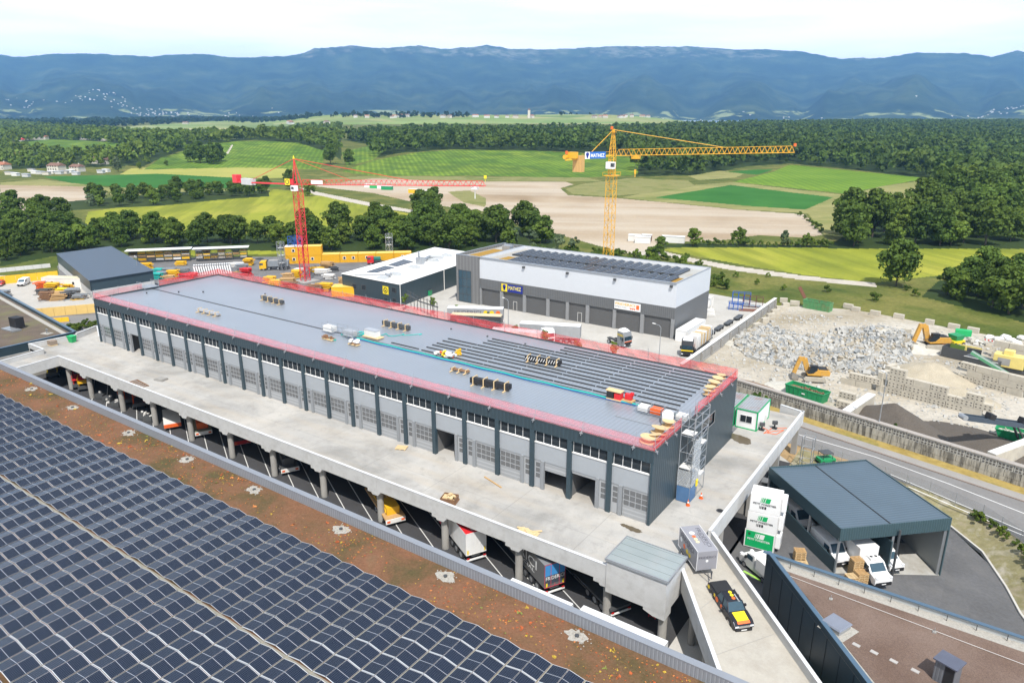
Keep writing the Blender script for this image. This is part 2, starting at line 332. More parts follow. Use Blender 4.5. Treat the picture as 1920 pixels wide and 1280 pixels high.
F = {   # name: (material, polygons traced on the land, seen from the camera's survey position)
 'meadow': (meadow_m, []),
 'forest_floor': (fieldmat('forest floor', [(0.02, 0.04, 0.008), (0.04, 0.06, 0.015)]), []),
 'far_fields': (fieldmat('far fields', [(0.14, 0.20, 0.05), (0.22, 0.27, 0.08)], 0.004, 0.2, patch=(0.006, 0.75, [(0.10, 0.17, 0.04), (0.30, 0.30, 0.12), (0.16, 0.24, 0.06), (0.22, 0.30, 0.09), (0.42, 0.36, 0.2)])),
    [[(180, 245), (260, 236), (420, 226), (620, 214), (1000, 214), (1420, 214), (1430, 224), (1180, 233), (900, 232), (600, 234), (560, 244), (420, 262), (250, 252)]]),
 'vineyard': (fieldmat('vine rows', [(0.08, 0.15, 0.012), (0.15, 0.24, 0.02), (0.22, 0.30, 0.03)], 0.01, 0.3, rows=(5.0, -0.80, 0.35, (0.025, 0.065, 0.008)), patch=(0.014, 0.55, [(0.07, 0.14, 0.012), (0.27, 0.34, 0.04), (0.13, 0.22, 0.02), (0.09, 0.18, 0.015)]), strk=(0.055, -0.80, 0.7, (0.04, 0.09, 0.012))),
    [[(640, 322), (700, 301), (780, 286), (850, 281), (1000, 283), (1150, 290), (1200, 300), (1195, 328), (1080, 334), (900, 329), (700, 330)],
     [(270, 318), (300, 297), (370, 275), (400, 267), (480, 264), (560, 268), (612, 284), (600, 318), (450, 314)],
     [(36, 268), (90, 261), (170, 264), (230, 270), (240, 278), (150, 290), (90, 288), (60, 280)], [(640, 285), (700, 272), (730, 275), (700, 300), (650, 312)]]),
 'bright_vineyard': (fieldmat('young vine rows', [(0.10, 0.19, 0.012), (0.16, 0.26, 0.02)], 0.02, 0.6, rows=(6.5, -0.45, 0.28, (0.04, 0.10, 0.01))),
    [[(1375, 341), (1450, 322), (1480, 309), (1740, 334), (1650, 350), (1585, 363), (1480, 352)]]),
 'wheat_field': (fieldmat('ripening wheat', [(0.19, 0.22, 0.022), (0.265, 0.285, 0.030), (0.33, 0.32, 0.045)], 0.025, 0.3, strk=(0.16, 2.35, 0.6, (0.12, 0.145, 0.018))),
    [[(165, 397), (330, 375), (480, 358), (520, 355), (600, 365), (680, 384), (770, 401), (800, 430), (700, 450), (600, 475), (300, 480), (150, 450)],
     [(1240, 468), (1280, 462), (1940, 466), (1940, 505), (1740, 518), (1640, 530), (1500, 514), (1380, 494)]]),
 'straw_field': (fieldmat('pale straw crop', [(0.27, 0.29, 0.06), (0.36, 0.34, 0.09)], 0.02, 0.2),
    [[(225, 327), (245, 316), (330, 311), (500, 309), (550, 318), (545, 334), (430, 333)], [(38, 268), (85, 262), (130, 263), (70, 276)]]),
 'crop_field': (fieldmat('dark green crop', [(0.022, 0.11, 0.012), (0.04, 0.15, 0.02)], 0.03, 0.25),
    [[(80, 331), (300, 326), (440, 333), (570, 346), (470, 353), (250, 353), (130, 343)], [(1228, 370), (1370, 347), (1562, 370), (1510, 393), (1400, 386)], [(1360, 322), (1420, 318), (1450, 318), (1420, 328)]]),
 'mown_field': (fieldmat('mown hay', [(0.20, 0.20, 0.07), (0.28, 0.26, 0.10), (0.16, 0.19, 0.05)], 0.03, 0.35, strk=(0.12, 0.6, 0.5, (0.14, 0.16, 0.04))),
    [[(1165, 370), (1290, 347), (1375, 342), (1590, 366), (1650, 350), (1740, 337), (1788, 347), (1705, 386), (1640, 420), (1545, 440), (1515, 400), (1380, 392), (1228, 377)], [(0, 342), (80, 336), (160, 346), (200, 352), (520, 356), (330, 374), (210, 366), (165, 350), (0, 347)],
     [(1290, 330), (1350, 320), (1400, 323), (1380, 333), (1310, 338)]]),
 'bare_earth': (fieldmat('bare scraped earth', [(0.27, 0.20, 0.125), (0.36, 0.28, 0.19), (0.45, 0.375, 0.28)], 0.014, 0.3, strk=(0.03, 1.1, 0.75, (0.47, 0.41, 0.33))),
    [[(590, 349), (640, 338), (700, 334), (830, 340), (1060, 341), (1075, 346), (1050, 353), (1065, 366), (1150, 371), (1230, 378), (1380, 393), (1510, 402), (1542, 440), (1510, 446), (1420, 441), (1350, 451), (1280, 453), (1250, 451), (1230, 470), (1180, 477), (1050, 440), (1000, 425), (960, 418), (930, 400), (880, 392), (780, 380), (700, 362)],
     [(0, 347), (60, 346), (165, 350), (205, 362), (130, 384), (0, 405)]]),
 'grass_bank': (fieldmat('dry grass bank', [(0.12, 0.15, 0.03), (0.22, 0.21, 0.08), (0.17, 0.19, 0.05)], 0.05, 0.5),
    [[(1060, 355), (1090, 345), (1180, 334), (1290, 339), (1305, 349), (1220, 362), (1130, 368), (1075, 364)], [(840, 360), (880, 357), (912, 372), (910, 388), (870, 380)], [(600, 334), (700, 330), (1100, 333), (1130, 340), (830, 339), (700, 334), (620, 345)]]),
 'gravel_path': (fieldmat('gravel track', [(0.40, 0.36, 0.30), (0.50, 0.46, 0.40)], 0.2, 0.3),
    [[(1228, 476), (1240, 470), (1300, 484), (1380, 499), (1500, 516), (1640, 530), (1645, 538), (1500, 524), (1370, 506), (1290, 490)], [(560, 351), (600, 361), (700, 381), (790, 396), (785, 401), (690, 386), (590, 365)], [(1180, 470), (1235, 468), (1245, 476), (1190, 480)], [(424, 288), (434, 272), (437, 272), (428, 289)]]),
}
F['forest_floor'][1].extend([[(0, 500), (100, 480), (240, 470), (420, 469), (560, 471), (700, 475), (960, 471), (1045, 466), (1060, 440), (960, 424), (880, 420), (790, 422), (660, 436), (560, 444), (420, 436), (300, 438), (180, 428), (130, 405), (0, 408)], [(1550, 466), (1940, 466), (1940, 400), (1800, 392), (1690, 420), (1590, 436)],
 [(1728, 556), (1790, 572), (1870, 590), (1940, 610), (1940, 552), (1840, 530), (1760, 526)], [(125, 394), (300, 386), (420, 374), (505, 368), (505, 357), (330, 360), (125, 378)], [(1240, 464), (1560, 464), (1560, 459), (1240, 457)]])
order = ['meadow', 'far_fields', 'bare_earth', 'mown_field', 'straw_field', 'wheat_field', 'vineyard', 'bright_vineyard', 'crop_field', 'grass_bank', 'forest_floor', 'gravel_path']
F = {k: F[k] for k in order}; fnames = order; FI = order.index('forest_floor')
WOODS = [   # ground under trees, same survey
 [(640, 262), (700, 256), (830, 249), (1180, 248), (1260, 243), (1500, 236), (1940, 232), (1940, 372), (1800, 352), (1750, 337), (1600, 318), (1480, 307), (1400, 312), (1360, 320), (1300, 328), (1190, 332), (1190, 292), (1050, 284), (850, 280), (760, 286), (700, 296), (700, 272)],
 [(1548, 464), (1940, 464), (1940, 372), (1800, 352), (1790, 366), (1700, 392), (1600, 432)],
 [(0, 232), (180, 250), (420, 262), (480, 258), (560, 244), (640, 240), (640, 300), (612, 284), (480, 262), (370, 272), (300, 297), (270, 312), (230, 310), (240, 278), (90, 261), (36, 268), (0, 262)],
 [(0, 268), (60, 282), (150, 292), (240, 282), (235, 312), (100, 315), (0, 318)],
]
def grid(nr, nc, d0, d1, a0, a1):
    r = d0*(d1/d0)**(np.arange(nr+1)/nr); a = HEAD+np.linspace(a0, a1, nc+1)
    rr, aa = np.meshgrid(r, a, indexing='ij'); x = rr*np.sin(aa); y = rr*np.cos(aa)
    i = np.arange(nr)[:, None]*(nc+1)+np.arange(nc)[None, :]
    f = np.stack([i, i+1, i+nc+2, i+nc+1], -1).reshape(-1, 4)
    return x.ravel(), y.ravel(), f[:, ::-1]
gx, gy, gf = grid(720, 1150, 128, 7000, R(-46), R(46))
gz = land(gx, gy)
cx, cy, cz = gx[gf].mean(1), gy[gf].mean(1), gz[gf].mean(1)
ppx, ppy, _ = proj(np.stack([cx, cy, cz], 1)); Dc = cx*FH[0]+cy*FH[1]
jit = (fbm(cx/14, cy/14, 3, 11)-0.45)*2.2; cls = np.zeros(len(gf), int)
for w in WOODS: cls[inpoly(ppx, ppy+jit, w)] = FI
for k, nme in enumerate(fnames):
    for p in F[nme][1]: cls[inpoly(ppx, ppy+jit*0.5, p)] = k
far = Dc > 3300; cls[far & (cls == 0)] = FI
for k, nme in enumerate(fnames):
    sel = gf[cls == k]
    if not len(sel): continue
    uq, inv = np.unique(sel, return_inverse=True)
    rawmesh(nme, np.stack([gx[uq], gy[uq], gz[uq]-0.04], 1), inv.reshape(-1, 4), F[nme][0], 'structure', smooth=True)
n0 = MB(); r0 = 138; segs = 48                            # the same ground close by and behind the camera
for i in range(segs):
    a0, a1 = HEAD+2*math.pi*i/segs, HEAD+2*math.pi*(i+1)/segs
    n0.face([(0, 0, G-4.2), (r0*math.sin(a1), r0*math.cos(a1), G-4.2), (r0*math.sin(a0), r0*math.cos(a0), G-4.2)])
n0.build('subsoil', meadow_m, kind='structure')

# ---- mountains: one long forested ridge with bare rocky tops
ridge_px = [(-400, 118), (-150, 112), (0, 107), (60, 113), (110, 108), (180, 106), (290, 112), (380, 106), (440, 112), (500, 112), (560, 110), (600, 98), (660, 92), (720, 97), (790, 91), (830, 97), (890, 94), (915, 90), (960, 98), (1040, 98), (1150, 92), (1300, 93), (1360, 98), (1400, 97), (1490, 101), (1560, 114), (1600, 111), (1615, 114), (1700, 103), (1790, 104), (1835, 110), (1880, 99), (1930, 104), (2100, 96), (2400, 110)]
mr = grid(230, 760, 6200, 17000, R(-52), R(52)); mx_, my_, mf = mr
rr = np.hypot(mx_, my_); aa = np.arctan2(mx_, my_)-HEAD
pxa = 960+1400*np.tan(np.clip(aa, -1.3, 1.3)); ry = np.interp(pxa, [p[0] for p in ridge_px], [p[1] for p in ridge_px])
RD = 12500+500*np.sin(aa*5); top = CAMZ+RD*np.cos(aa)*(224-ry)/1440.0
t = np.clip((rr-6600)/(RD-6600), 0, 1); tb = np.clip((rr-RD)/3500, 0, 1)
spur = fbm(aa*16+0.4*fbm(aa*9, rr/3000, 3, 5), rr/4200, 4, 21)
shape = np.where(rr < RD, 0.16*sstep(0, 0.35, t)+0.84*np.clip((t-0.22)/0.78, 0, 1)**1.35*(1-0.25*np.sin(np.pi*t)*(0.3+spur)), 1-0.55*tb)
mz = 34+(top-34)*shape+np.sin(np.pi*np.clip(t, 0, 1))*(spur-0.47)*640+(fbm(mx_/700, my_/700, 4, 9)-0.47)*70*sstep(0.02, 0.3, t)*(1-0.8*sstep(0.93, 1, t))
mz = mz+(fbm(aa*150, rr/600, 4, 33)-0.47)*34*sstep(0.6, 1, t)
mm, nt, b, pos = base('mountain forest and rock', 0.95, 0, 0.1)
sxyz = nt.nodes.new('ShaderNodeSeparateXYZ'); nt.links.new(pos, sxyz.inputs[0])
c = ramp(nt, noise(nt, pos, 0.0022, 8, 0.62), [(0.36, (0.005, 0.015, 0.010)), (0.50, (0.018, 0.036, 0.018)), (0.64, (0.048, 0.068, 0.028)), (0.75, (0.075, 0.09, 0.045))])
c = mixc(nt, 0.75, c, noise(nt, pos, 0.011, 8, 0.85), 'OVERLAY')
alt = mth(nt, 'ADD', mth(nt, 'MULTIPLY', sxyz.outputs[2], 1/1150.0), mth(nt, 'MULTIPLY', noise(nt, pos, 0.0016, 7, 0.68), 0.9))
c = mixc(nt, mth(nt, 'MULTIPLY', ramp(nt, mth(nt, 'MULTIPLY', alt, 0.5), [(0.65, 0.0), (0.71, 1.0)]), ramp(nt, noise(nt, pos, 0.006, 5, 0.7), [(0.45, 0.0), (0.6, 0.55)])), c, (0.33, 0.31, 0.26))
low = mth(nt, 'MULTIPLY', mth(nt, 'LESS_THAN', sxyz.outputs[2], 130.0), ramp(nt, noise(nt, pos, 0.0035, 5, 0.6), [(0.56, 0.0), (0.60, 0.8)]))
c = mixc(nt, low, c, (0.30, 0.34, 0.14)); nt.links.new(c, b.inputs['Base Color'])
rawmesh('mountain_ridge', np.stack([mx_, my_, mz], 1), mf, mm, 'structure', smooth=True)

# ---- trees
def leafmat(name, c1, c2):
    m, nt, b, pos = base(name, 0.75, 0, 0.25)
    oi = nt.nodes.new('ShaderNodeObjectInfo')
    f = noise(nt, pos, 0.55, 4, 0.7); c = mixc(nt, f, c1, c2); c = mixc(nt, mth(nt, 'MULTIPLY', oi.outputs['Random'], 0.45), c, tuple(v*0.62 for v in c1))
    c = mixc(nt, ramp(nt, noise(nt, pos, 0.05, 3, 0.5), [(0.4, 0.0), (0.65, 0.55)]), c, tuple(v*1.5 for v in c2))
    c = mixc(nt, ramp(nt, noise(nt, pos, 0.018, 5, 0.6), [(0.42, 0.0), (0.6, 0.6)]), c, mixc(nt, f, c1, (c2[0]*1.5, c2[1]*1.2, c2[2])))
    nt.links.new(c, b.inputs['Base Color']); tr = nd(nt, 'ShaderNodeBsdfTranslucent'); nt.links.new(c, tr.inputs[0])
    ms = nt.nodes.new('ShaderNodeMixShader'); ms.inputs[0].default_value = 0.22; nt.links.new(b.outputs[0], ms.inputs[1]); nt.links.new(tr.outputs[0], ms.inputs[2])
    nt.links.new(ms.outputs[0], nt.nodes['Material Output'].inputs[0]); MATS[name] = m; return m
leafA = leafmat('oak leaves', (0.034, 0.074, 0.011), (0.10, 0.160, 0.022)); leafB = leafmat('ash leaves', (0.056, 0.112, 0.013), (0.145, 0.21, 0.030))
leafC = leafmat('willow leaves', (0.07, 0.11, 0.05), (0.14, 0.19, 0.10)); leafD = leafmat('dark pine needles', (0.012, 0.035, 0.012), (0.03, 0.062, 0.02))
bark = M('bark', (0.10, 0.08, 0.06), 0.9, var=0.3, scale=3)
def crown_pts(n, h, rw, lo, seed, blobs=14, shape='round'):
    """centres and normals of leaf clumps on uneven lobes; h total height, rw crown radius, lo crown base"""
    g = np.random.default_rng(seed); B = []
    for i in range(blobs):
        t = g.random(); zz = lo+(h-lo)*(0.12+0.78*t)
        pr = {'round': math.sin(math.pi*min(1, 0.18+0.78*t))**0.7, 'cone': 1.02-t, 'column': 0.9}[shape]
        a = g.random()*6.283; q = rw*pr*(0.25+0.6*g.random()); B.append((q*math.cos(a), q*math.sin(a), zz, rw*(0.20+0.24*g.random())*(0.55+0.45*pr)))
    B = np.array(B); k = g.integers(0, blobs, n); d = g.normal(size=(n, 3)); d /= np.linalg.norm(d, axis=1)[:, None]; d[:, 2] = np.abs(d[:, 2])*np.where(g.random(n) < 0.72, 1, -1)
    rr = B[k, 3]*(0.72+0.38*g.random(n)); c = B[k, :3]+d*rr[:, None]*np.array([1, 1, 0.82])
    return c, d
def leaf_quads(c, d, size, g):
    n = len(c); nrm = d+g.normal(size=(n, 3))*0.55; nrm /= np.linalg.norm(nrm, axis=1)[:, None]
    a = np.cross(nrm, g.normal(size=(n, 3))); a /= np.linalg.norm(a, axis=1)[:, None]; bb = np.cross(nrm, a); s = (size*(0.55+0.9*g.random(n)))[:, None]
    v = np.stack([c-a*s-bb*s*0.6, c+a*s*0.8-bb*s, c+a*s+bb*s*0.7, c-a*s*0.7+bb*s], 1)
    return v.reshape(-1, 3)
def tree_proto(seed, h, rw, lo, n, size, mat, shape='round', blobs=14, name='broadleaf_tree'):
    g = np.random.default_rng(seed); c, d = crown_pts(n, h, rw, lo, seed, blobs, shape)
    v = leaf_quads(c, d, size, g); root = empty(name)
    cr = rawmesh('crown', v, np.arange(len(v)).reshape(-1, 4), mat); cr.parent = root
    t = MB(); t.tube((0, 0, -0.4), (0.1, 0, lo+1.5), 0.035*h*0.55, 7, 0.02*h*0.5)
    for i in range(6):
        a = i*1.05+seed; t.tube((0.05, 0, lo*0.8+i*0.25), (rw*0.6*math.cos(a), rw*0.6*math.sin(a), lo+(h-lo)*(0.35+0.07*i)), 0.012*h*0.5, 5, 0.02)
    t.build('trunk', bark, root); return root
PROT = [tree_proto(11, 16, 5.8, 1.4, 3000, 0.40, leafA, blobs=44), tree_proto(12, 14, 5.2, 0.8, 2600, 0.38, leafB, blobs=38), tree_proto(13, 19, 6.4, 2.2, 3400, 0.42, leafA, blobs=52),
        tree_proto(14, 12, 4.8, 0.5, 2000, 0.36, leafB, blobs=30), tree_proto(15, 17, 7.4, 1.6, 3600, 0.42, leafA, blobs=60), tree_proto(16, 13, 4.4, 0.8, 1900, 0.34, leafC, blobs=28)]
SHR = [tree_proto(21, 3.6, 2.3, 0.1, 620, 0.24, leafB, blobs=9, name='shrub'), tree_proto(22, 5.0, 2.6, 0.3, 760, 0.26, leafA, blobs=10, name='shrub'), tree_proto(23, 9.0, 3.0, 0.6, 1300, 0.26, leafC, blobs=13, name='willow_tree')]
POP = tree_proto(24, 18, 1.7, 1.0, 700, 0.4, leafD, 'column', 10, 'cypress_tree'); YNG = tree_proto(25, 5.2, 1.15, 1.9, 170, 0.16, leafB, blobs=8, name='young_tree')
used = set()
def plant(proto, P, s, label, cat='tree', group=None, name=None, rz=None):
    o = proto if proto.name not in used else copy_tree(proto)
    used.add(proto.name); o.location = P; s = s if isinstance(s, tuple) else (s, s, s); o.scale = s; o.rotation_euler = (0, 0, random.random()*6.28 if rz is None else rz)
    if name: o.name = name
    return tag(o, label, cat, group)
def scatter(poly, step, seed, zfun=land):
    """world points on a jittered lattice inside a surveyed polygon"""
    cs = [ground(*p) for p in poly]; xs = [p.x for p in cs]; ys = [p.y for p in cs]
    g = np.random.default_rng(seed); X, Y = np.meshgrid(np.arange(min(xs), max(xs), step), np.arange(min(ys), max(ys), step)); X = (X+g.uniform(-.45, .45, X.shape)*step).ravel(); Y = (Y+g.uniform(-.45, .45, Y.shape)*step).ravel()
    k = inpoly(X, Y, list(zip(xs, ys))); X, Y = X[k], Y[k]; return X, Y, zfun(X, Y)
nind = 0
def belt(poly, step, seed, smin, smax, label, group, protos=PROT, w=None, cap=400):
    global nind
    X, Y, Z = scatter(poly, step, seed); rnd = random.Random(seed); order = np.argsort(proj(np.stack([X, Y, Z], 1))[0])
    LK = {id(PROT[0]): 'dark green', id(PROT[1]): 'bright green', id(PROT[2]): 'tall dark', id(PROT[3]): 'low bushy', id(PROT[4]): 'broad dark', id(PROT[5]): 'pale grey green'}
    for n, i in enumerate(order):
        s = rnd.uniform(smin, smax); p = rnd.choices(protos, w)[0]; plant(p, (X[i], Y[i], Z[i]-0.2), (s*rnd.uniform(0.9, 1.15), s*rnd.uniform(0.9, 1.15), s), LK.get(id(p), 'green')+' '+label+', '+nth(n+1)+' from the left', 'tree', group); nind += 1
W6 = [5, 3, 4, 3, 4, 1]
belt([(0, 492), (100, 476), (240, 466), (420, 466), (560, 468), (560, 452), (420, 446), (300, 448), (180, 438), (60, 440), (0, 450)], 8.5, 31, 0.5, 0.78, 'tree in the left belt behind the site', 'trees in the left belt behind the site', w=W6)
belt([(0, 450), (60, 436), (130, 430), (130, 405), (0, 412)], 11, 32, 0.6, 0.85, 'tree beside the pale bare ground', 'trees left of the wheat field', w=W6)
belt([(560, 468), (700, 472), (830, 470), (960, 468), (950, 440), (880, 424), (790, 426), (660, 442), (560, 448)], 9, 33, 0.6, 0.9, 'tree in the belt behind the yellow containers', 'trees in the belt behind the containers', w=W6)
belt([(975, 462), (1040, 460), (1050, 440), (985, 436)], 9, 34, 0.7, 0.9, 'tree left of the yellow crane', 'trees left of the yellow crane', w=W6)
belt([(770, 412), (830, 416), (870, 408), (840, 396), (775, 396)], 12, 35, 0.6, 0.8, 'tree on the edge of the earthworks', 'trees by the earthworks', w=W6)
belt([(125, 392), (220, 388), (300, 384), (420, 372), (500, 366), (500, 358), (330, 362), (200, 374), (125, 380)], 13, 36, 0.5, 0.75, 'tree in the row above the wheat field', 'trees in the row above the wheat field', w=W6)
belt([(1552, 464), (1680, 464), (1920, 464), (1940, 440), (1800, 420), (1690, 425), (1590, 440)], 11, 37, 0.85, 1.2, 'tree behind the right wheat field', 'big trees behind the right wheat field', w=W6)
belt([(1690, 425), (1800, 420), (1940, 440), (1940, 380), (1810, 372), (1720, 398)], 17, 38, 1.0, 1.35, 'tree on the near flank of the wood', 'large trees on the flank of the wood', w=W6)
belt([(1730, 552), (1790, 568), (1870, 586), (1940, 606), (1940, 556), (1840, 534), (1760, 530)], 7.5, 39, 0.55, 0.85, 'tree beside the meadow behind the rubble yard', 'bushy trees beside the meadow', w=W6)
belt([(335, 306), (360, 309), (430, 308), (428, 300), (345, 299)], 17, 40, 1.0, 1.3, 'tree below the left vineyard', 'trees below the left vineyard', w=W6)
for px, py, s, k in ((1680, 536, 0.85, 4), (1299, 462, 0.55, 1), (1385, 460, 0.62, 3), (1470, 462, 0.5, 5), (1512, 462, 0.45, 3), (655, 309, 1.0, 0), (312, 311, 0.5, 3), (262, 318, 0.55, 1), (222, 322, 1.1, 5), (1238, 476, 0.5, 1), (545, 355, 0.9, 0), (580, 368, 0.8, 3), (620, 309, 1.1, 2)):
    plant(PROT[k], ground(px, py), s, {1680: 'lone rounded tree on the right beside the gravel track', 1238: 'small flat topped tree beside the white site huts', 222: 'large pale round tree at the end of the allotments'}.get(px, 'lone tree at the edge of the fields'), 'tree', None if px in (1680, 1238, 222) else 'lone field edge trees')
for px, py, s in ((995, 470, 0.95), (1047, 478, 0.9), (1075, 478, 0.8), (965, 462, 0.85)):
    plant(SHR[2], ground(px, py), s, 'pale grey green willow in the scrub behind the panelled warehouse', 'tree', 'willows behind the warehouse')
X, Y, Z = scatter([(880, 482), (1000, 482), (1120, 492), (1240, 500), (1390, 540), (1340, 545), (1330, 500), (1240, 478), (1120, 476), (1000, 472)], 5.2, 51); rnd = random.Random(4)
for i in range(len(X)): plant(rnd.choice(SHR[:2]), (X[i], Y[i], Z[i]-0.2), rnd.uniform(0.5, 1.0), 'green shrub in the rough grass behind the panelled warehouse', 'shrub', 'shrubs behind the warehouse')
for px0, px1, py0, py1, stp in ((1300, 1560, 459, 464, 14), (1500, 1545, 405, 440, 8)):
    for px in range(px0, px1, stp):
        t = (px-px0)/(px1-px0); plant(rnd.choice(SHR[:2]), ground(px, py0+(py1-py0)*t), rnd.uniform(0.45, 0.8), 'low shrub in the hedge above the wheat field', 'shrub', 'hedge shrubs beside the wheat field')
for px, py in ((1440, 520), (1470, 545), (1420, 534), (1700, 545), (1715, 556), (1550, 548), (1640, 565), (1380, 520), (1350, 535)):
    plant(rnd.choice(SHR[:2]), ground(px, py), rnd.uniform(0.35, 0.6), 'small shrub in the rough meadow behind the rubble yard', 'shrub', 'meadow shrubs')

# the woods too far off to count: one mass of small crowns
def forest(name, jobs, mat):
    V = []
    for poly, step, seed, h, rw, n, size in jobs:
        X, Y, Z = scatter(poly, step, seed); g = np.random.default_rng(seed)
        for i in range(len(X)):
            s = 0.75+0.5*g.random(); c, d = crown_pts(n, h, rw, h*0.15, seed*1000+i, 6)
            d[:, 2] = np.abs(d[:, 2]); v = leaf_quads(c, d, size, g)*s; v += np.array([X[i], Y[i], Z[i]-0.5]); V.append(v)
    V = np.concatenate(V); return rawmesh(name, V, np.arange(len(V)).reshape(-1, 4), mat, 'stuff')
forest('woodland', [(WOODS[0], 15.5, 61, 19, 8.5, 70, 1.5)], leafA)
forest('valley_wood', [(WOODS[2], 17, 62, 17, 8, 60, 1.5), (WOODS[3], 13, 63, 11, 5.5, 50, 1.1), ([(1690, 398), (1790, 366), (1940, 372), (1940, 400), (1810, 385)], 13, 64, 19, 8, 150, 1.0)], leafB)
fz = [(0, 230), (180, 228), (330, 224), (620, 213), (600, 222), (400, 228), (180, 240), (0, 240)]
forest('hill_copse', [([(620, 217), (700, 216), (880, 217), (880, 221), (700, 222), (620, 222)], 42, 65, 15, 10, 40, 2.4), ([(1050, 216), (1420, 217), (1420, 221), (1050, 220)], 60, 66, 15, 10, 40, 2.4), (fz, 60, 67, 16, 15, 40, 3.5)], leafD)
for px, py in ((1306, 219), (1310, 219), (757, 219), (792, 219), (1285, 219), (1186, 219), (700, 219), (1003, 219)):
    plant(POP, ground(px, py), random.uniform(0.9, 1.5), 'dark narrow tree on the far village ridge', 'tree', 'narrow trees on the far ridge')
# ================================================================ GROUND SHEETS OF THE SITE
yard_c = M('yard concrete', (0.46, 0.445, 0.41), 0.88, var=0.12, scale=0.12, fine=0.12, dirt=((0.30, 0.28, 0.25), 0.5, 0.16))
asph = M('grey asphalt', (0.155, 0.155, 0.158), 0.9, var=0.18, scale=0.15, fine=0.25, dirt=((0.24, 0.23, 0.22), 0.5, 0.3))
asph_d = M('dark asphalt', (0.115, 0.115, 0.118), 0.9, var=0.2, scale=0.2, fine=0.3, dirt=((0.16, 0.155, 0.15), 0.6, 0.25))
road_m = M('worn road asphalt', (0.205, 0.20, 0.195), 0.9, var=0.12, scale=0.2, fine=0.2, dirt=((0.17, 0.165, 0.16), 0.5, 0.25))
pavem = M('pavement asphalt', (0.30, 0.285, 0.265), 0.9, var=0.1, scale=0.4, fine=0.2)
dust = fieldmat('dusty rubble ground', [(0.29, 0.25, 0.18), (0.38, 0.34, 0.27), (0.46, 0.43, 0.365)], 0.07, 0.5, strk=(0.12, 0.9, 0.6, (0.47, 0.44, 0.39)))
drygr = fieldmat('dry verge grass', [(0.26, 0.19, 0.055), (0.36, 0.27, 0.09), (0.19, 0.17, 0.05)], 0.25, 0.5)
def sheet(name, poly, z, mat, thick=0.0):
    m = MB(); ar = sum(poly[i][0]*poly[(i+1) % len(poly)][1]-poly[(i+1) % len(poly)][0]*poly[i][1] for i in range(len(poly)))
    if ar < 0: poly = poly[::-1]
    zf = z if callable(z) else (lambda x, y: z)
    if thick: m.prism(poly, (lambda x, y: zf(x, y)-thick), zf)
    else: m.face([(p[0], p[1], zf(p[0], p[1])) for p in poly])
    return m.build(name, mat, kind='structure')
sheet('ground', [(-330, 30), (-26, 30), (-26, 104), (-46, 140), (-46, 150), (-128, 158), (-168, 196), (-182, 194), (-212, 164), (-236, 146), (-262, 116), (-262, 108), (-247, 102), (-250, 85), (-330, 62)], G-0.012, asph)
sheet('yard_paving', [(-140, 92), (-48, 92), (-47, 128), (-47, 193), (-66, 196), (-123, 175), (-124, 148), (-131, 168), (-133, 162), (-129, 135), (-140, 120)], G, yard_c)
sheet('storage_yard', [(-196, 78), (-243, 99), (-300, 70), (-240, 60), (-201, 67)][::-1], G+0.004, M('pale gravel yard', (0.44, 0.42, 0.38), 0.9, var=0.1, scale=0.3, fine=0.2))
sheet('storage_yard', [(-196, 77.5), (-187, 86), (-212, 96), (-243, 99), (-248, 84), (-202, 66)], G+0.008, MATS['pale gravel yard'])
sheet('access_road', [(-215, 55), (-202, 69), (-186, 84), (-176, 96), (-160, 92), (-176, 66), (-190, 52)], G+0.006, road_m)
sheet('loading_apron', [(-150, 41.6), (-9, 41.6), (-16, 50.8), (-19, 54.1), (-150, 54.1)], G+0.004, concrete)
sheet('ground', [(-26.6, 90), (-19, 90), (-8.5, 96.5), (-8.5, 104.5), (-14, 106), (-26.6, 110)], G-0.02, M('bare brown soil', (.38, .26, .13), .95, var=.25, scale=1, fine=.5))
sheet('ground', [(-26.5, 30), (-9.5, 30), (-9.5, 62), (-14, 70), (-26.5, 75)], G-0.025, concrete)
sheet('parking_floor', [(-150, 54.12), (-19.5, 54.12), (-19.5, 62), (-20, 100), (-150, 100)], G+0.010, M('painted shade parking asphalt', (0.055, 0.055, 0.058), 0.9, var=0.2, scale=0.3, fine=0.25))  # asphalt colour darkened to stand for the deck's shade past the column line
sheet('back_lane', [(-20, 56.5), (-14.5, 66), (-8, 72), (-9.5, 76), (-22, 92), (-20, 100), (-26, 105), (-26, 56.5)], G+0.006, yard_c)
# sunken delivery yard beside the road: falls away towards the right
def yz(x, y): return -5.5-0.19*max(0.0, x+9.2) if x < 1 else -7.44-0.04*(x-1)
ycurve = [(-9.5, 97.5), (-3.5, 98.8), (0.6, 97.0), (4.1, 93.2), (6.6, 87.0), (8.0, 82.5), (12, 74), (22, 66)]
m = MB(); xs = [-20, -9.2, -4, 1, 5, 12, 22]; yl = [np.interp(x, [p[0] for p in ycurve], [p[1] for p in ycurve]) for x in xs]
for i in range(len(xs)-1): m.face([(xs[i], 60, yz(xs[i], 0)+0.01), (xs[i+1], 60, yz(xs[i+1], 0)+0.01), (xs[i+1], yl[i+1], yz(xs[i+1], 0)+0.01), (xs[i], yl[i], yz(xs[i], 0)+0.01)])
m.build('delivery_yard', asph_d, kind='structure')
m = MB()
for a, b in zip(ycurve[:-1], ycurve[1:]):
    m.hexa([(a[0], a[1], yz(*a)-.2), (b[0], b[1], yz(*b)-.2), (b[0]+.18, b[1]+.18, yz(*b)-.2), (a[0]+.18, a[1]+.18, yz(*a)-.2), (a[0], a[1], yz(*a)+.22), (b[0], b[1], yz(*b)+.22), (b[0]+.18, b[1]+.18, yz(*b)+.22), (a[0]+.18, a[1]+.18, yz(*a)+.22)])
m.build('yard_kerb', concrete, kind='structure')
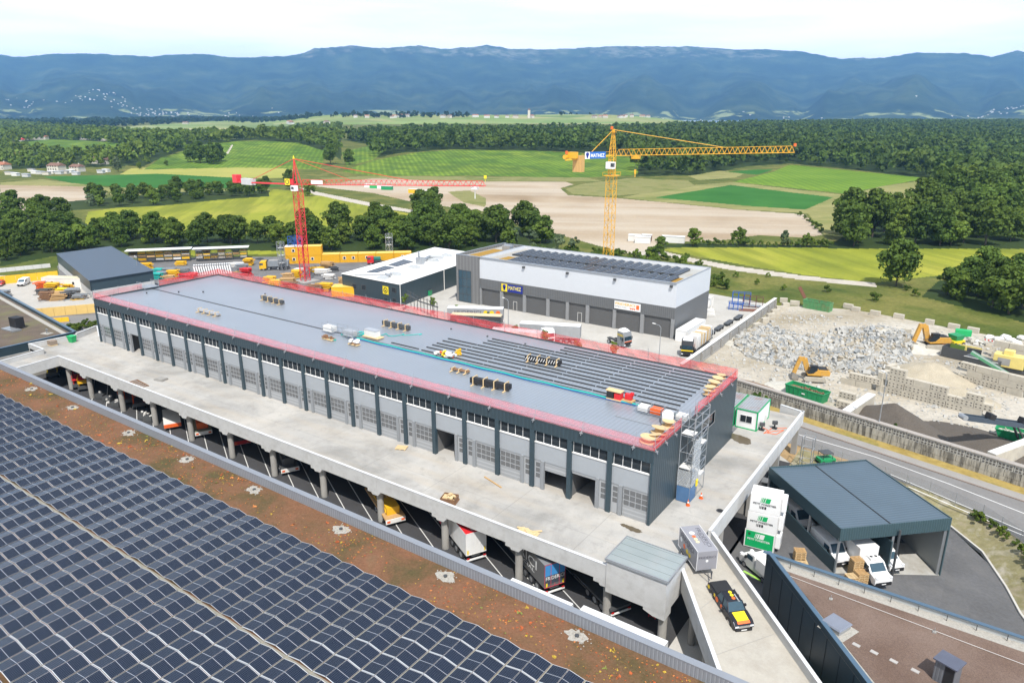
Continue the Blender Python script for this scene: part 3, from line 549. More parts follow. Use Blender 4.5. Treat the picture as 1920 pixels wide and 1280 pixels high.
# road: carriageway edges run parallel to the block wall
rdv = Vector((29.7, -8.0, 0)).normalized(); rdn = Vector((-rdv.y, rdv.x, 0))
def rd(s, t): p = Vector((-21.8, 113.9, 0))+rdv*s+rdn*t; return (p.x, p.y)      # t=0 is the far kerb line
def pl(*p): return [tuple(at(x, y, G)[:2]) for x, y in p]
BL = pl((1500, 836), (1600, 866), (1670, 889), (1785, 938), (1920, 996), (2100, 1085))
sheet('road', [rd(-26, 0), rd(62, 0)]+[(BL[-1][0]+25, BL[-1][1]-8)]+BL[::-1]+[rd(-26, -12)], G+0.008, road_m)
sheet('side_road', [(p[0], p[1]) for p in BL[1:]]+[(BL[-1][0]+25, BL[-1][1]-8), (40, 70), (16, 70), (13, 80), (11.2, 86), (9.6, 90.6), (7.6, 94.9), (3.4, 99.2), (-2.5, 102.0), (-12, 104.2)], G+0.003, asph_d)
m = MB(); m.prism([rd(-26, 0.25), rd(62, .25), rd(62, 2.1), rd(-26, 2.1)], G-0.1, G+0.12); m.build('pavement', pavem, kind='structure')
m = MB(); m.prism([rd(-26, 0), rd(62, 0), rd(62, .25), rd(-26, 0.25)], G-0.1, G+0.125); m.build('kerb', M('kerb stone', (0.24, 0.19, 0.16), 0.85), kind='structure')
sheet('verge', [rd(-26, 2.1), rd(62, 2.1), rd(62, 4.4), rd(-26, 4.4)], G+0.10, drygr)
wm = plain('road marking white', (0.74, 0.74, 0.72), 0.7)
m = MB()
for L_ in (pl((1440, 796), (1500, 815), (1640, 856), (1780, 907), (1920, 962), (2060, 1018)), pl((1670, 889), (1785, 938), (1920, 996)), pl((1703, 912), (1810, 958), (1920, 1004))):
    for a, b_ in zip(L_[:-1], L_[1:]): m.beam((*a, G+.012), (*b_, G+.012), .14, .006)
m.build('road_marking', wm, kind='structure')
vin = [(p[0]+.18, p[1]+.18, yz(*p)+.18) for p in ycurve]; vout = [(-12, 104.3), (-2.4, 102.1), (3.5, 99.3), (7.7, 95.0), (9.7, 90.7), (11.3, 86.1), (15, 78), (26, 70)]
m = MB()
for i in range(len(vin)-1): m.face([vin[i], vin[i+1], (*vout[i+1], G+.02), (*vout[i], G+.02)][::-1])
m.face([(-20, 97.5, G), vin[0], (*vout[0], G+.02), (-20, 106, G)][::-1]); m.build('verge', fieldmat('stony verge', [(0.30, 0.26, 0.18), (0.22, 0.20, 0.10), (0.36, 0.33, 0.26)], 0.5, 0.5), kind='structure')
quarry = [(-46.8, 128), (-46.8, 192), (-42, 196), (-29.6, 200), (-19, 198), (-5, 194), (7.5, 192), (60, 188), (60, 92)]+[rd(60, 4.6), rd(-26, 4.6)]
sheet('rubble_yard', quarry, G+0.02, dust)

# ================================================================ MAIN WORKSHOP ON THE DECK
X0, X1, Y0, Y1, HB, NB = -143.3, -26.4, 64.35, 91.5, 8.75, 23
BW = (X1-X0)/NB
roofm, nt, b, pos = base('standing seam roof', 0.32, 0.35, 0.5)
s = nt.nodes.new('ShaderNodeSeparateXYZ'); nt.links.new(pos, s.inputs[0])
w = mth(nt, 'MULTIPLY', mth(nt, 'PINGPONG', s.outputs[0], 0.27), 1/0.27); w = ramp(nt, w, [(0.70, 0.0), (0.95, 1.0)])
c = mixc(nt, noise(nt, pos, 0.12, 4), (0.29, 0.325, 0.37), (0.37, 0.405, 0.45)); c = mixc(nt, mth(nt, 'MULTIPLY', w, 0.42), c, (0.16, 0.19, 0.22)); nt.links.new(c, b.inputs['Base Color']); bump(nt, b, w, 0.03, 0.5)
bld = empty('workshop_building', (X0, Y0, 0), 0, 'long anthracite two storey workshop hall with a pale grey metal roof on the concrete deck', 'building')
m = MB(); m.box(X0, Y1-.3, 0, X1, Y1, HB-.02); m.box(X0, Y0+.02, 0, X0+.3, Y1-.3, HB-.02)
wy0, wy1 = 79.0, 83.2                                    # window opening in the right end wall
m.box(X1-.3, Y0+.02, 0, X1, wy0, HB-.02); m.box(X1-.3, wy1, 0, X1, Y1-.3, HB-.02); m.box(X1-.3, wy0, 0, X1, wy1, 5.4); m.box(X1-.3, wy0, 6.9, X1, wy1, HB-.02)
m.build('wall', anth, bld, world=True)
m = MB(); m.box(X0, Y0-.02, 7.36, X1+.02, Y0+.4, HB); m.build('fascia', anth, bld, world=True)
m = MB(); m.box(X0+.3, Y0+9, 0, X1-.3, Y0+9.2, 8.2); m.box(X0+.3, Y0+.5, 3.75, X1-.3, Y0+9, 3.95)
for i in range(1, NB): m.box(X0+i*BW-.08, Y0+.5, 0, X0+i*BW+.08, Y0+9, 3.7)
m.build('interior_partition', M('interior grey', (0.16, 0.16, 0.16), 0.9), bld, world=True)
m = MB(); VY = 76.1
m.face([(X0, Y0+.1, HB-.06), (X1, Y0+.1, HB-.06), (X1, VY, HB-.26), (X0, VY, HB-.26)]); m.face([(X0, VY, HB-.26), (X1, VY, HB-.26), (X1, Y1-.1, HB-.06), (X0, Y1-.1, HB-.06)])
rf = m.build('roof', roofm, bld, world=True)
m = MB(); m.box(X0+.1, VY-.22, HB-.26, X1-.1, VY+.22, HB-.235); m.build('gutter', dsteel, rf, world=True)
m = MB()
for (a0, b0, a1, b1) in ((X0-.04, Y0-.06, X1+.06, Y0+.22), (X0-.04, Y1-.2, X1+.06, Y1+.05), (X0-.04, Y0+.22, X0+.22, Y1-.2), (X1-.2, Y0+.22, X1+.06, Y1-.2)): m.box(a0, b0, HB, a1, b1, HB+.09)
m.build('roof_edge', dsteel, rf, world=True)
m = MB()
for (px, py) in ((381, 547), (497, 551), (595, 551), (547, 540), (757, 580), (846, 617), (914, 631), (335, 547), (275, 549), (1061, 663), (985, 645)):
    P = at(px, py, HB-.1); m.tube((P.x, P.y, HB-.2), (P.x, P.y, HB+.05), .16, 8)
m.build('roof_outlet', dsteel, rf, world=True)
lg = ltgrey; svcm = M('service door grey', (0.40, 0.415, 0.43), 0.5, var=0.04); post_m = M('post grey', (0.27, 0.285, 0.30), 0.5, var=0.05)
gdoor_m = M('garage door grey', (0.42, 0.435, 0.45), 0.45, var=0.04, ribs=(2, 0.5), ribd=0.004)
interior = plain('seen through glazing', (0.15, 0.155, 0.16), 0.12)
def win_mb(x0, x1, z0, z1, n, y, fw=.055):
    f = MB(); f.box(x0, y, z1-fw, x1, y+.1, z1); f.box(x0, y, z0, x1, y+.1, z0+fw)
    for k in range(n+1):
        x = x0+(x1-x0-fw)*k/n; f.box(x, y+.035, z0+fw, x+fw, y+.1, z1-fw)
    g = MB(); g.box(x0+.02, y+.05, z0+.02, x1-.02, y+.07, z1-.02); return f, g
OPEN = {2: 1.0, 17: 1.0, 20: 0.72, 21: 0.93}
PW = .27
for i in range(NB):
    xa, xb = X0+i*BW+PW, X0+(i+1)*BW-PW; mir = (i % 2 == 1) != (NB % 2 == 0)
    def sx(u, v): return (xa+u, xa+v) if R_ else (xb-v, xb-u)
    R_ = (i % 2 == 0); W_ = xb-xa                            # R_: service door on the left of the bay, garage door on the right
    m = MB(); m.box(xa, Y0+.16, 3.67, xb, Y0+.3, 5.86); m.build('band_panel', lg, bld, world=True)
    m = MB(); m.box(xa, Y0+.08, 5.86, xb, Y0+.34, 5.96)
    sill = m.build('sill', whitish, bld, world=True)
    f, g = win_mb(xa+.1, xb-.1, 5.96, 7.36, 4, Y0+.2)
    fo = f.build('window', white, bld, world=True); g.build('pane', glass, fo, world=True)
    a, b_ = sx(0, .95); m = MB(); m.box(a, Y0+.2, 0.04, b_, Y0+.28, 3.5); d = m.build('service_door', svcm, bld, world=True)
    m = MB()
    for z0 in (1.35, 2.05, 2.75): m.box(a+.2, Y0+.185, z0, b_-.2, Y0+.21, z0+.55)
    m.build('pane', interior, d, world=True)
    a, b_ = sx(.95, 1.38); m = MB(); m.box(a, Y0+.0, 0, b_, Y0+.34, 3.67); m.build('door_post', post_m, bld, world=True)
    a, b_ = sx(1.38, W_); op = OPEN.get(i, 0.0); zb = 0.03+3.5*op
    if op < 0.99:
        m = MB(); m.box(a+.05, Y0+.2, zb, b_-.05, Y0+.27, 3.6); d = m.build('garage_door', gdoor_m, bld, world=True)
        if op < 0.1:
            m = MB(); nn = 4; cw = (b_-a-.3)/nn
            for r_ in range(3):
                for k in range(nn):
                    if i % 2 and r_ == 0: pass
                    m.box(a+.18+k*cw, Y0+.185, 1.45+r_*.68, a+.18+k*cw+cw-.09, Y0+.21, 1.45+r_*.68+.56)
            m.build('pane', interior, d, world=True)
    m = MB(); m.box(xa, Y0+.18, 3.5 if op < .99 else 3.55, xb, Y0+.3, 3.67); m.build('door_lintel', post_m, bld, world=True)
for i in range(NB+1):
    x = X0+i*BW; m = MB()
    w_ = PW if 0 < i < NB else PW
    m.box(max(X0-.01, x-w_), Y0-.1, 0, min(X1+.01, x+w_), Y0+.4, 7.36); m.build('pilaster', anth_flat, bld, world=True)
m = MB(); m.box(X1-.2, wy0, 5.4, X1-.12, wy1, 6.9); m.build('pane', glass, bld, world=True)
m = MB(); m.box(X1-.22, wy0-.1, 5.3, X1+.04, wy1+.1, 5.4); m.box(X1-.22, wy0-.1, 6.9, X1+.04, wy1+.1, 7.0); m.box(X1-.22, wy0-.1, 5.4, X1+.04, wy0, 6.9); m.box(X1-.22, wy1, 5.4, X1+.04, wy1+.1, 6.9); m.build('window_frame', steel, bld, world=True)

# red edge netting
def netmat(name, col, a):
    m, nt, b, pos = base(name, 0.8); c = mixc(nt, noise(nt, pos, 1.5, 4), tuple(v*.75 for v in col), col); nt.links.new(c, b.inputs['Base Color'])
    n = noise(nt, pos, 0.9, 3); fac = mth(nt, 'ADD', mth(nt, 'MULTIPLY', n, 0.35), a-0.17); nt.links.new(fac, b.inputs['Alpha']); MATS[name] = m; return m
netr = netmat('red debris net', (0.86, 0.09, 0.10), 0.50); netp = netmat('thin red debris net', (0.88, 0.16, 0.19), 0.34)
def netting(nm, p, q, h, mat, step, lab, lean=(0, 0), wav=.08, gap=None):
    root = empty(nm, (p[0], p[1], HB), 0, lab, 'safety net'); p = Vector((*p, HB+.1)); q = Vector((*q, HB+.1)); L = (q-p).length; d = (q-p)/L; n = Vector((-d.y, d.x, 0)); k = int(L/0.8); m = MB(); rn = random.Random(int(L*7))
    prev = None
    for i in range(k+1):
        t = L*i/k; o = n*(math.sin(t*1.3)+rn.uniform(-.6, .6))*wav; b0 = p+d*t+n*.05; b1 = p+d*t+Vector((lean[0], lean[1], h*(0.93+0.07*rn.random())))+o
        if prev and not (gap and gap[0] < t < gap[1]): m.face([prev[0], b0, (b0+b1)/2+o*.8, prev[2]]); m.face([prev[2], (b0+b1)/2+o*.8, b1, prev[1]])
        prev = (b0, b1, (b0+b1)/2+o*.8)
    m.build('net', mat, root, world=True)
    m = MB()
    for hh in (.45, h+.02): m.tube(p+Vector((lean[0]*hh/h, lean[1]*hh/h, hh)), q+Vector((lean[0]*hh/h, lean[1]*hh/h, hh)), .02, 5)
    m.build('rail', steel, root, world=True)
    i = 0; t = 0.3
    while t < L:
        o = p+d*t; m = MB(); m.tube(o-Vector((0, 0, .1)), o+Vector((lean[0]*1.4, lean[1]*1.4, h+.5)), .028, 5); m.obox(o-n*.12-Vector((0, 0, .12)), (.34, .3, .10)); m.beam(o-n*.3-Vector((0, 0, .35)), o+Vector((0, 0, .1)), .07)
        m.build('net_post', steel, root, world=True); t += step
netting('safety_net', (X0, Y0-.02), (X1, Y0-.02), 1.05, netp, 6.35, 'long thin pink net along the front roof edge of the long workshop', (0, .35))
netting('safety_net', (X1, Y1), (X0, Y1), 1.35, netr, 6.35, 'long dense red net along the back roof edge of the long workshop', (0, -.1), .12)
netting('safety_net', (X1, Y0), (X1, VY-4.0), 1.15, netr, 2.6, 'short red net on the right roof end between the front corner and the stair tower', (-.1, 0), .1)
netting('safety_net', (X1, VY-.2), (X1, Y1), 1.25, netr, 4.2, 'red net on the right roof end between the stair tower and the rear corner', (-.1, 0), .12)
netting('safety_net', (X0, VY-2), (X0, Y0), 1.1, netp, 4.5, 'pale pink net on the far left roof end nearer the front corner', (.1, 0))
netting('safety_net', (X0, Y1), (X0, VY+1.5), 1.2, netr, 4.5, 'red net on the far left roof end nearer the rear corner', (.1, 0))

# ================================================================ THINGS ON THE WORKSHOP ROOF
Z = HB-.12
pvrail = plain('black rubber rail', (0.035, 0.037, 0.04), 0.7)
rows = [77.0, 78.45, 79.8, 80.95, 82.3, 83.6, 85.05, 86.3, 87.45, 88.7, 89.9]; proto = None; rnd = random.Random(3)
for r_, y in enumerate(rows):
    x = (-70.3 if r_ < 6 else -64.4) if r_ < 9 else -52.5
    if r_ == 0: x = -70.0
    zz = HB-.26+.2*(y-VY)/(Y1-VY)
    cn = 0
    while x < -33:
        L = 5.72; cn += 1; off = rnd.uniform(-.05, .05)
        if proto is None:
            mb = MB(); mb.box(0, -.085, 0, L, .085, .12); proto = mb.build('mounting_rail', pvrail); o = proto
        else: o = proto.copy(); COL.objects.link(o)
        o.location = (x, y+off, zz+.01); tag(o, 'black roof strip, '+nth(cn)+' from left, '+nth(r_+1)+' row from the valley', 'mounting rail', 'parallel black strips on the workshop roof'); x += 5.9
o = proto.copy(); COL.objects.link(o); o.location = (-76.4, 77.1, HB-.25); tag(o, 'single black strip lying apart, left of the field of strips on the pale metal roof', 'mounting rail'); del o['group']
def bundle(px0, py0, px1, py1, w, h, mat, lab, nb=4, cat='bundle', z=Z, zig=False):
    a, b_ = at(px0, py0, z), at(px1, py1, z); L = (b_-a).length; rz = math.atan2(b_.y-a.y, b_.x-a.x); root = empty('panel_bundle', (a.x, a.y, z), rz, lab, cat)
    m = MB(); k = 3
    for i in range(k):
        m.box(0.05, -w/2+i*w/k+.02, .22, L-.05, -w/2+(i+1)*w/k-.03, .22+h*(1-.08*i))
    m.build('profile_stack', mat, root)
    if zig:
        m = MB()
        for i in range(int(L/.4)): m.obox((.3+i*.4, -w/2-.02, .22+h*.5), (.09, .05, h*.9), 0, 0, .5)
        m.build('perforation', white, root)
    for i in range(nb):
        x = L*(i+.35)/(nb-.3); m = MB(); m.box(x-.1, -w/2-.55, 0, x+.1, w/2+.35, .1); m.box(x-.06, -w/2-.07, .1, x+.06, -w/2, .3+h); m.box(x-.06, w/2, .1, x+.06, w/2+.07, .3+h); m.box(x-.06, -w/2-.07, .3+h, x+.06, w/2+.07, .36+h); m.build('timber_cradle', bwood, root)
    return root
gsteel = plain('silver foil', (0.55, 0.57, 0.6), 0.35, 0.5)
bundle(372, 583, 411, 593, .7, .35, gsteel, 'slim silver bundle on the front roof slope near its far left end')
bundle(492, 561, 531, 571, .8, .6, dsteel, 'dark bundle of profiles on white blocks on the rear roof slope, farthest left')
bundle(719, 609, 768, 620, .8, .65, dsteel, 'dark bundle of profiles on white blocks, right of the green lines on the rear slope')
bundle(884, 718, 957, 733, 1.0, .75, black, 'long black bundle strapped in timber cradles on the front roof slope')
bundle(986, 675, 1052, 686, .9, .6, black, 'black perforated bundle lying across the field of black strips', zig=True)
bundle(846, 693, 880, 700, .7, .12, dwood, 'low pile of loose profiles left of the long black bundle', 3)
# plastic-sleeved safety lines along the valley
def hose(pts, r, mat, lab, nm='safety_line', cat='rope'): m = MB(); m.path(pts, r, 5); return m.build(nm, mat, label=lab, cat=cat)
rnd = random.Random(9)
hose([(x, VY-.55+.12*math.sin(x*.9), HB-.12) for x in np.arange(-86, -27, 1.2)], .11, teal, 'long turquoise sleeved line running beside the roof valley')
hose([(x, VY-.95+.1*math.sin(x*.7+1), HB-.14) for x in np.arange(-84, -27, 1.2)], .05, blue, 'thin dark blue line beside the turquoise one along the roof valley')
hose([(-84+i*.35+.5*math.sin(i*.9), VY+i*.28+.7*math.cos(i*1.1), HB-.12) for i in range(26)], .06, teal, 'loose tangle of turquoise line spread over the rear roof slope')
hose([(-84+.9*math.cos(i*.8)*(1-i*.02), VY+1.5+1.1*math.sin(i*.8), HB-.12) for i in range(28)], .05, teal, 'coil of turquoise line beside the scaffold crates on the roof')
def crate_rack(px, py, L, W, H, lab, n=3, fill=None):
    P = at(px, py, Z); root = empty('scaffold_rack', (P.x, P.y, Z), 0, lab, 'scaffold rack'); m = MB()
    for i in range(n+1):
        for y in (0, W): m.tube((L*i/n, y, 0), (L*i/n, y, H), .035, 5)
    for z in (.15, H*.55, H):
        for y in (0, W): m.tube((0, y, z), (L, y, z), .03, 5)
        for i in range(n+1): m.tube((L*i/n, 0, z), (L*i/n, W, z), .03, 5)
    m.build('frame', steel, root)
    for i in range(n):
        if i % 2 == 0 or fill: m = MB(); m.box(L*i/n+.15, .1, .25, L*(i+1)/n-.15, W-.1, H*.75); m.build('load', [whitish, orange, gsteel][i % 3], root)
    return root
crate_rack(604, 622, 7.2, 1.3, 1.5, 'steel racks with white sacks at the left end of the turquoise roof line')
crate_rack(1192, 772, 6.4, 1.3, 1.1, 'row of steel racks at the right end of the roof valley', 4, True)
def pile(nm, px, py, z, spec, lab, cat, rz=0):
    P = at(px, py, z); root = empty(nm, (P.x, P.y, z), rz, lab, cat)
    for part, mat, items in spec:
        m = MB()
        for it in items: m.obox(*it)
        m.build(part, mat, root)
    return root
def rbits(n, w, d, h, s, seed):
    g = random.Random(seed); return [((g.uniform(-w, w), g.uniform(-d, d), g.uniform(0.05, h)), (s*g.uniform(.5, 1.6), s*g.uniform(.3, .9), s*g.uniform(.2, .6)), g.random()*3, g.uniform(-.3, .3)) for _ in range(n)]
pile('material_pile', 616, 636, Z, [('pallet', bwood, [((0, 0, .08), (2.4, .8, .14))]), ('offcuts', dwood, rbits(14, 1.0, .35, .5, .5, 1)), ('netting', teal, rbits(5, 1.3, .3, .3, .4, 2))], 'pallet of brown offcuts with a turquoise bag on the front roof slope', 'material pile')
pile('material_pile', 664, 646, Z, [('pallet', bwood, [((0, 0, .08), (2.0, .8, .14))]), ('sack', whitish, rbits(8, .8, .4, .8, .6, 3)), ('fastener_box', dwood, rbits(8, .8, .3, .4, .4, 4))], 'pallet with white crumpled wrapping in front of the roof valley', 'material pile')
pile('roof_box', 700, 632, Z, [('pallet', bwood, [((0, 0, .1), (3.4, 1.5, .16))]), ('box', whitish, [((-.2, 0, .7), (2.5, 1.1, 1.0))]), ('lid', gsteel, [((-.2, 0, 1.24), (2.6, 1.2, .08))])], 'grey white metal box on timber beside the roof valley', 'box')
pile('material_pile', 835, 667, Z, [('sack', whitish, rbits(16, 1.7, .5, .6, .6, 5)), ('rag', orange, rbits(6, 1.4, .4, .5, .4, 6)), ('yellow_bag', byel, rbits(6, .4, .3, .9, .5, 7))], 'heap of white sacks with rags at the left edge of the black strips', 'material pile')
pile('material_pile', 861, 665, Z, [('bag', yel, rbits(9, .3, .3, .9, .45, 8)), ('box', bwood, rbits(4, .8, .3, .2, .4, 9))], 'small yellow bags beside the heap of white sacks', 'material pile')
pile('toolbox_stack', 1153, 748, Z, [('pallet', bwood, [((0, 0, .08), (2.0, 1.0, .14))]), ('carton', black, [((-.55, 0, .6), (.9, .8, .9))]), ('red_case', red, [((.5, 0, .5), (.9, .8, .75))]), ('board', bwood, [((-.1, .1, 1.12), (2.1, 1.0, .12))])], 'pallet with black carton and red case under a white board on the roof', 'tool stack')
pile('toolbox_stack', 1178, 752, Z, [('pallet', wood, [((0, 0, .1), (1.5, 1.0, .2))]), ('red_case', red, [((0, .1, .6), (.9, .5, .7)), ((.4, .2, .95), (.4, .3, .4))])], 'red case on a brown pallet beside the steel racks on the roof', 'tool stack')
hose([at(1153+i*12, 779+i*3.1, Z) for i in range(7)], .05, steel, 'thin steel tube lying alone on the front roof slope at the right', 'roof_tube', 'tube')
def drum(px, py, r, w, tilt, lab):
    P = at(px, py, Z); root = empty('cable_drum', (P.x, P.y, Z), random.random()*3, lab, 'cable drum'); A = Vector((math.sin(tilt), 0, math.cos(tilt))); C_ = Vector((0, 0, r*abs(math.sin(tilt))+w/2*abs(math.cos(tilt))+.05))
    m = MB(); m.tube(C_-A*(w/2+.05), C_-A*(w/2-.02), r, 20); m.tube(C_+A*(w/2-.02), C_+A*(w/2+.05), r, 20); m.build('flange', bwood, root)
    m = MB(); m.tube(C_-A*(w/2-.02), C_+A*(w/2-.02), r*.55, 14); m.build('core', wood, root)
for px, py, r, w, t, l in ((1214, 829, .85, .5, .12, 'pale wooden cable drum lying at the very front right corner of the roof'), (1228, 826, .7, .5, .3, 'wooden cable drum just behind the corner one'), (1236, 815, .95, .6, .25, 'large tilted wooden cable drum in front of the white big bag'), (1253, 800, .75, .6, .1, 'wooden cable drum right beside the white big bag'),
        (1326, 741, .6, .5, .2, 'wooden cable drum nearest the stair tower at the rear right roof corner'), (1331, 733, .7, .5, .1, 'wooden cable drum second from the front in the rear right row'), (1338, 724, .8, .5, .15, 'wooden cable drum in the middle of the rear right row'), (1345, 716, .75, .5, .1, 'wooden cable drum second from the back in the rear right row'), (1352, 709, .6, .4, .1, 'small wooden cable drum at the back of the rear right row')): drum(px, py, r, w, t, l)
P = at(1251, 793, Z); m = MB(); m.box(-.65, -.6, 0, .65, .6, 1.3); m.obox((0, 0, 1.4), (.9, .8, .25), .3)
m.build('big_bag', whitish, loc=(P.x, P.y, Z), rz=.4, bevel=.18, smooth=True, label='bulging white big bag on the roof near the stair tower', cat='big bag')

# ================================================================ SCAFFOLD STAIR TOWER
root = empty('stair_tower', (-25.9, 71.6, 0), 0, 'white steel scaffold stair tower with sheeting against the right end of the workshop', 'scaffold')
tx, ty, LT, WT = -26.15, 71.2, 4.6, 1.5
m = MB()
for x in (tx, tx+WT):
    for y in (ty, ty+LT*.5, ty+LT): m.tube((x, y, 0), (x, y, 10.6), .05, 6)
for z in (.2, 2.2, 4.2, 6.2, 8.2, 9.4, 10.4):
    for x in (tx, tx+WT): m.tube((x, ty, z), (x, ty+LT, z), .035, 5)
    for y in (ty, ty+LT): m.tube((tx, y, z), (tx+WT, y, z), .035, 5)
for z in (2.2, 4.2, 6.2, 8.2):
    m.tube((tx+WT, ty, z-2), (tx+WT, ty+LT, z), .03, 5); m.tube((tx+WT, ty, z+1), (tx+WT, ty+LT, z+1), .03, 5)
m.build('frame', steel, root, world=True)
for k, z in enumerate((2.2, 4.2, 6.2, 8.4)):
    m = MB(); e = k % 2; m.box(tx+.05, ty+(0 if e else LT-1.3), z, tx+WT-.05, ty+(1.3 if e else LT), z+.07); m.build('platform', whitish, root, world=True)
    m = MB(); y0, y1 = (ty+.9, ty+LT-1.2) if not e else (ty+LT-.9, ty+1.2)
    m.beam((tx+.45, y0, z-2), (tx+.45, y1, z), .06, .18); m.beam((tx+1.1, y0, z-2), (tx+1.1, y1, z), .06, .18)
    for s_ in range(9): t = (s_+.5)/9; m.box(tx+.45, y0+(y1-y0)*t-.12, z-2+2*t, tx+1.1, y0+(y1-y0)*t+.12, z-2+2*t+.04)
    m.build('stair_flight', steel, root, world=True)
sh = plain('white translucent sheeting', (0.75, 0.78, 0.80), 0.7, alpha=0.26); shb = plain('blue sheeting', (0.10, 0.22, 0.42), 0.6, alpha=0.7)
m = MB(); m.box(tx+WT+.02, ty+.3, 1.9, tx+WT+.05, ty+2.6, 7.6); m.box(tx-.05, ty-.05, 2.0, tx+WT, ty-.02, 4.0); m.build('sheeting', sh, root, world=True)
m = MB(); m.box(tx, ty-.06, 0.05, tx+WT, ty-.03, 1.95); m.box(tx+WT+.03, ty-.05, 0.05, tx+WT+.06, ty+1.9, 1.9); m.build('blue_sheeting', shb, root, world=True)
m = MB(); m.obox((tx+WT+.12, ty+1.9, 1.9), (.1, .5, .8)); m.build('hi_vis_vest', byel, root, world=True)
for x, y, l in ((-24.55, 70.8, 'red and white traffic cone in front of the blue sheeted foot of the stair tower'), (-23.9, 73.2, 'red and white traffic cone on the deck side of the stair tower')):
    r_ = empty('traffic_cone', (x, y, 0), 0, l, 'traffic cone'); m = MB(); m.tube((0, 0, 0), (0, 0, .05), .26, 8); m.tube((0, 0, .05), (0, 0, .75), .18, 10, .04); m.build('cone', orange, r_); m = MB(); m.tube((0, 0, .35), (0, 0, .52), .13, 10, .095); m.build('band', white, r_)
# landing at the far left roof end
P = at(310, 537, HB); r_ = empty('roof_access_landing', (X0, VY-1.6, HB), 0, 'grey scaffold landing at the far left end of the workshop roof', 'scaffold'); m = MB(); m.box(X0-2.2, VY-1.8, HB+.1, X0+.6, VY+1.2, HB+.22); m.build('platform', steel, r_, world=True); m = MB()
for y in (VY-1.8, VY+1.2):
    for z in (HB+.7, HB+1.2): m.tube((X0-2.2, y, z), (X0+.6, y, z), .035, 5)
    for x in (X0-2.2, X0+.6): m.tube((x, y, G), (x, y, HB+1.25), .04, 5)
m.build('railing', steel, r_, world=True)
# ================================================================ VEHICLE KIT (local x = forwards, origin on the ground at mid length)
chrome = plain('chrome', (0.6, 0.6, 0.62), 0.2, 0.9); lampm = plain('headlamp glass', (0.75, 0.77, 0.8), 0.15); tailm = plain('tail lamp', (0.5, 0.02, 0.02), 0.3)
def wheel(root, x, y, r, w=.25, tw=False):
    s_ = 1 if y > 0 else -1; m = MB(); m.tube((x, y-w/2, r), (x, y+w/2, r), r, 18)
    t = m.build('wheel', rubber, root); m = MB(); m.tube((x, y+s_*(w/2-.01), r), (x, y+s_*(w/2+.02), r), r*.62, 12); m.build('rim', chrome if not tw else steel, t)
def cabin(root, x0, x1, t0, t1, W, WT, z0, z1, paint, th=.05):
    """glass house x0..x1 at the beltline, t0..t1 at the roof, painted pillars and roof"""
    a, b = W/2, WT/2; base_ = [(x0, -a, z0), (x1, -a, z0), (x1, a, z0), (x0, a, z0)]; top_ = [(t0, -b, z1), (t1, -b, z1), (t1, b, z1), (t0, b, z1)]
    m = MB(); m.hexa(base_+top_); m.build('windows', glassb, root, bevel=.03)
    m = MB(); m.hexa([(t0-.06, -b-.03, z1-.04), (t1+.06, -b-.03, z1-.04), (t1+.06, b+.03, z1-.04), (t0-.06, b+.03, z1-.04), (t0+.05, -b+.08, z1+th), (t1-.05, -b+.08, z1+th), (t1-.05, b-.08, z1+th), (t0+.05, b-.08, z1+th)])
    for p, q in zip(base_, top_): m.beam(p, (q[0], q[1], q[2]-.02), .09)
    if x1-x0 > 1.3:
        for y0, y1 in ((-a-.01, -b-.01), (a+.01, b+.01)): m.beam(((x0+x1)/2, y0, z0), ((t0+t1)/2, y1, z1), .08)
    m.build('roof', paint, root)
def car(nm, loc, rz, L, W, prof, cab, paint, label, cat, wb, wr=.34, group=None, zt=None, rim=True):
    root = empty(nm, loc, rz, label, cat, group); m = MB(); m.side(prof, -W/2, W/2); m.build('body', paint, root, bevel=.07, smooth=False)
    if cab: cabin(root, *cab, paint)
    for x in wb:
        for y in (-W/2+.10, W/2-.10):
            wheel(root, x, y, wr, .24)
            m = MB(); m.tube((x, y-(.13 if y < 0 else -.13)*.75, wr+.02), (x, y+(.125 if y > 0 else -.125), wr+.02), wr+.09, 18); m.build('wheel_arch', black, root)
    f = max(p[0] for p in prof); r_ = min(p[0] for p in prof); zh = prof[2][1] if zt is None else zt
    for s_ in (-1, 1):
        m = MB(); m.box(f-.16, s_*(W/2-.42), zh-.12, f+.012, s_*(W/2-.06), zh+.06); m.build('headlight', lampm, root, bevel=.02)
        m = MB(); m.box(r_-.012, s_*(W/2-.2), .75, r_+.05, s_*(W/2-.03), 1.05); m.build('tail_light', tailm, root)
        if cab: m = MB(); m.box(cab[1]-.75, s_*(W/2+.02), cab[6]-.02, cab[1]-.55, s_*(W/2+.24), cab[6]+.2); m.build('mirror', black, root, bevel=.03)
    m = MB(); m.box(f-.1, -W/2+.15, .28, f+.05, W/2-.15, .55); m.build('bumper', black, root, bevel=.03)
    m = MB(); m.box(f+.05, -.27, .42, f+.06, .27, .54); m.build('number_plate', white, root)
    return root
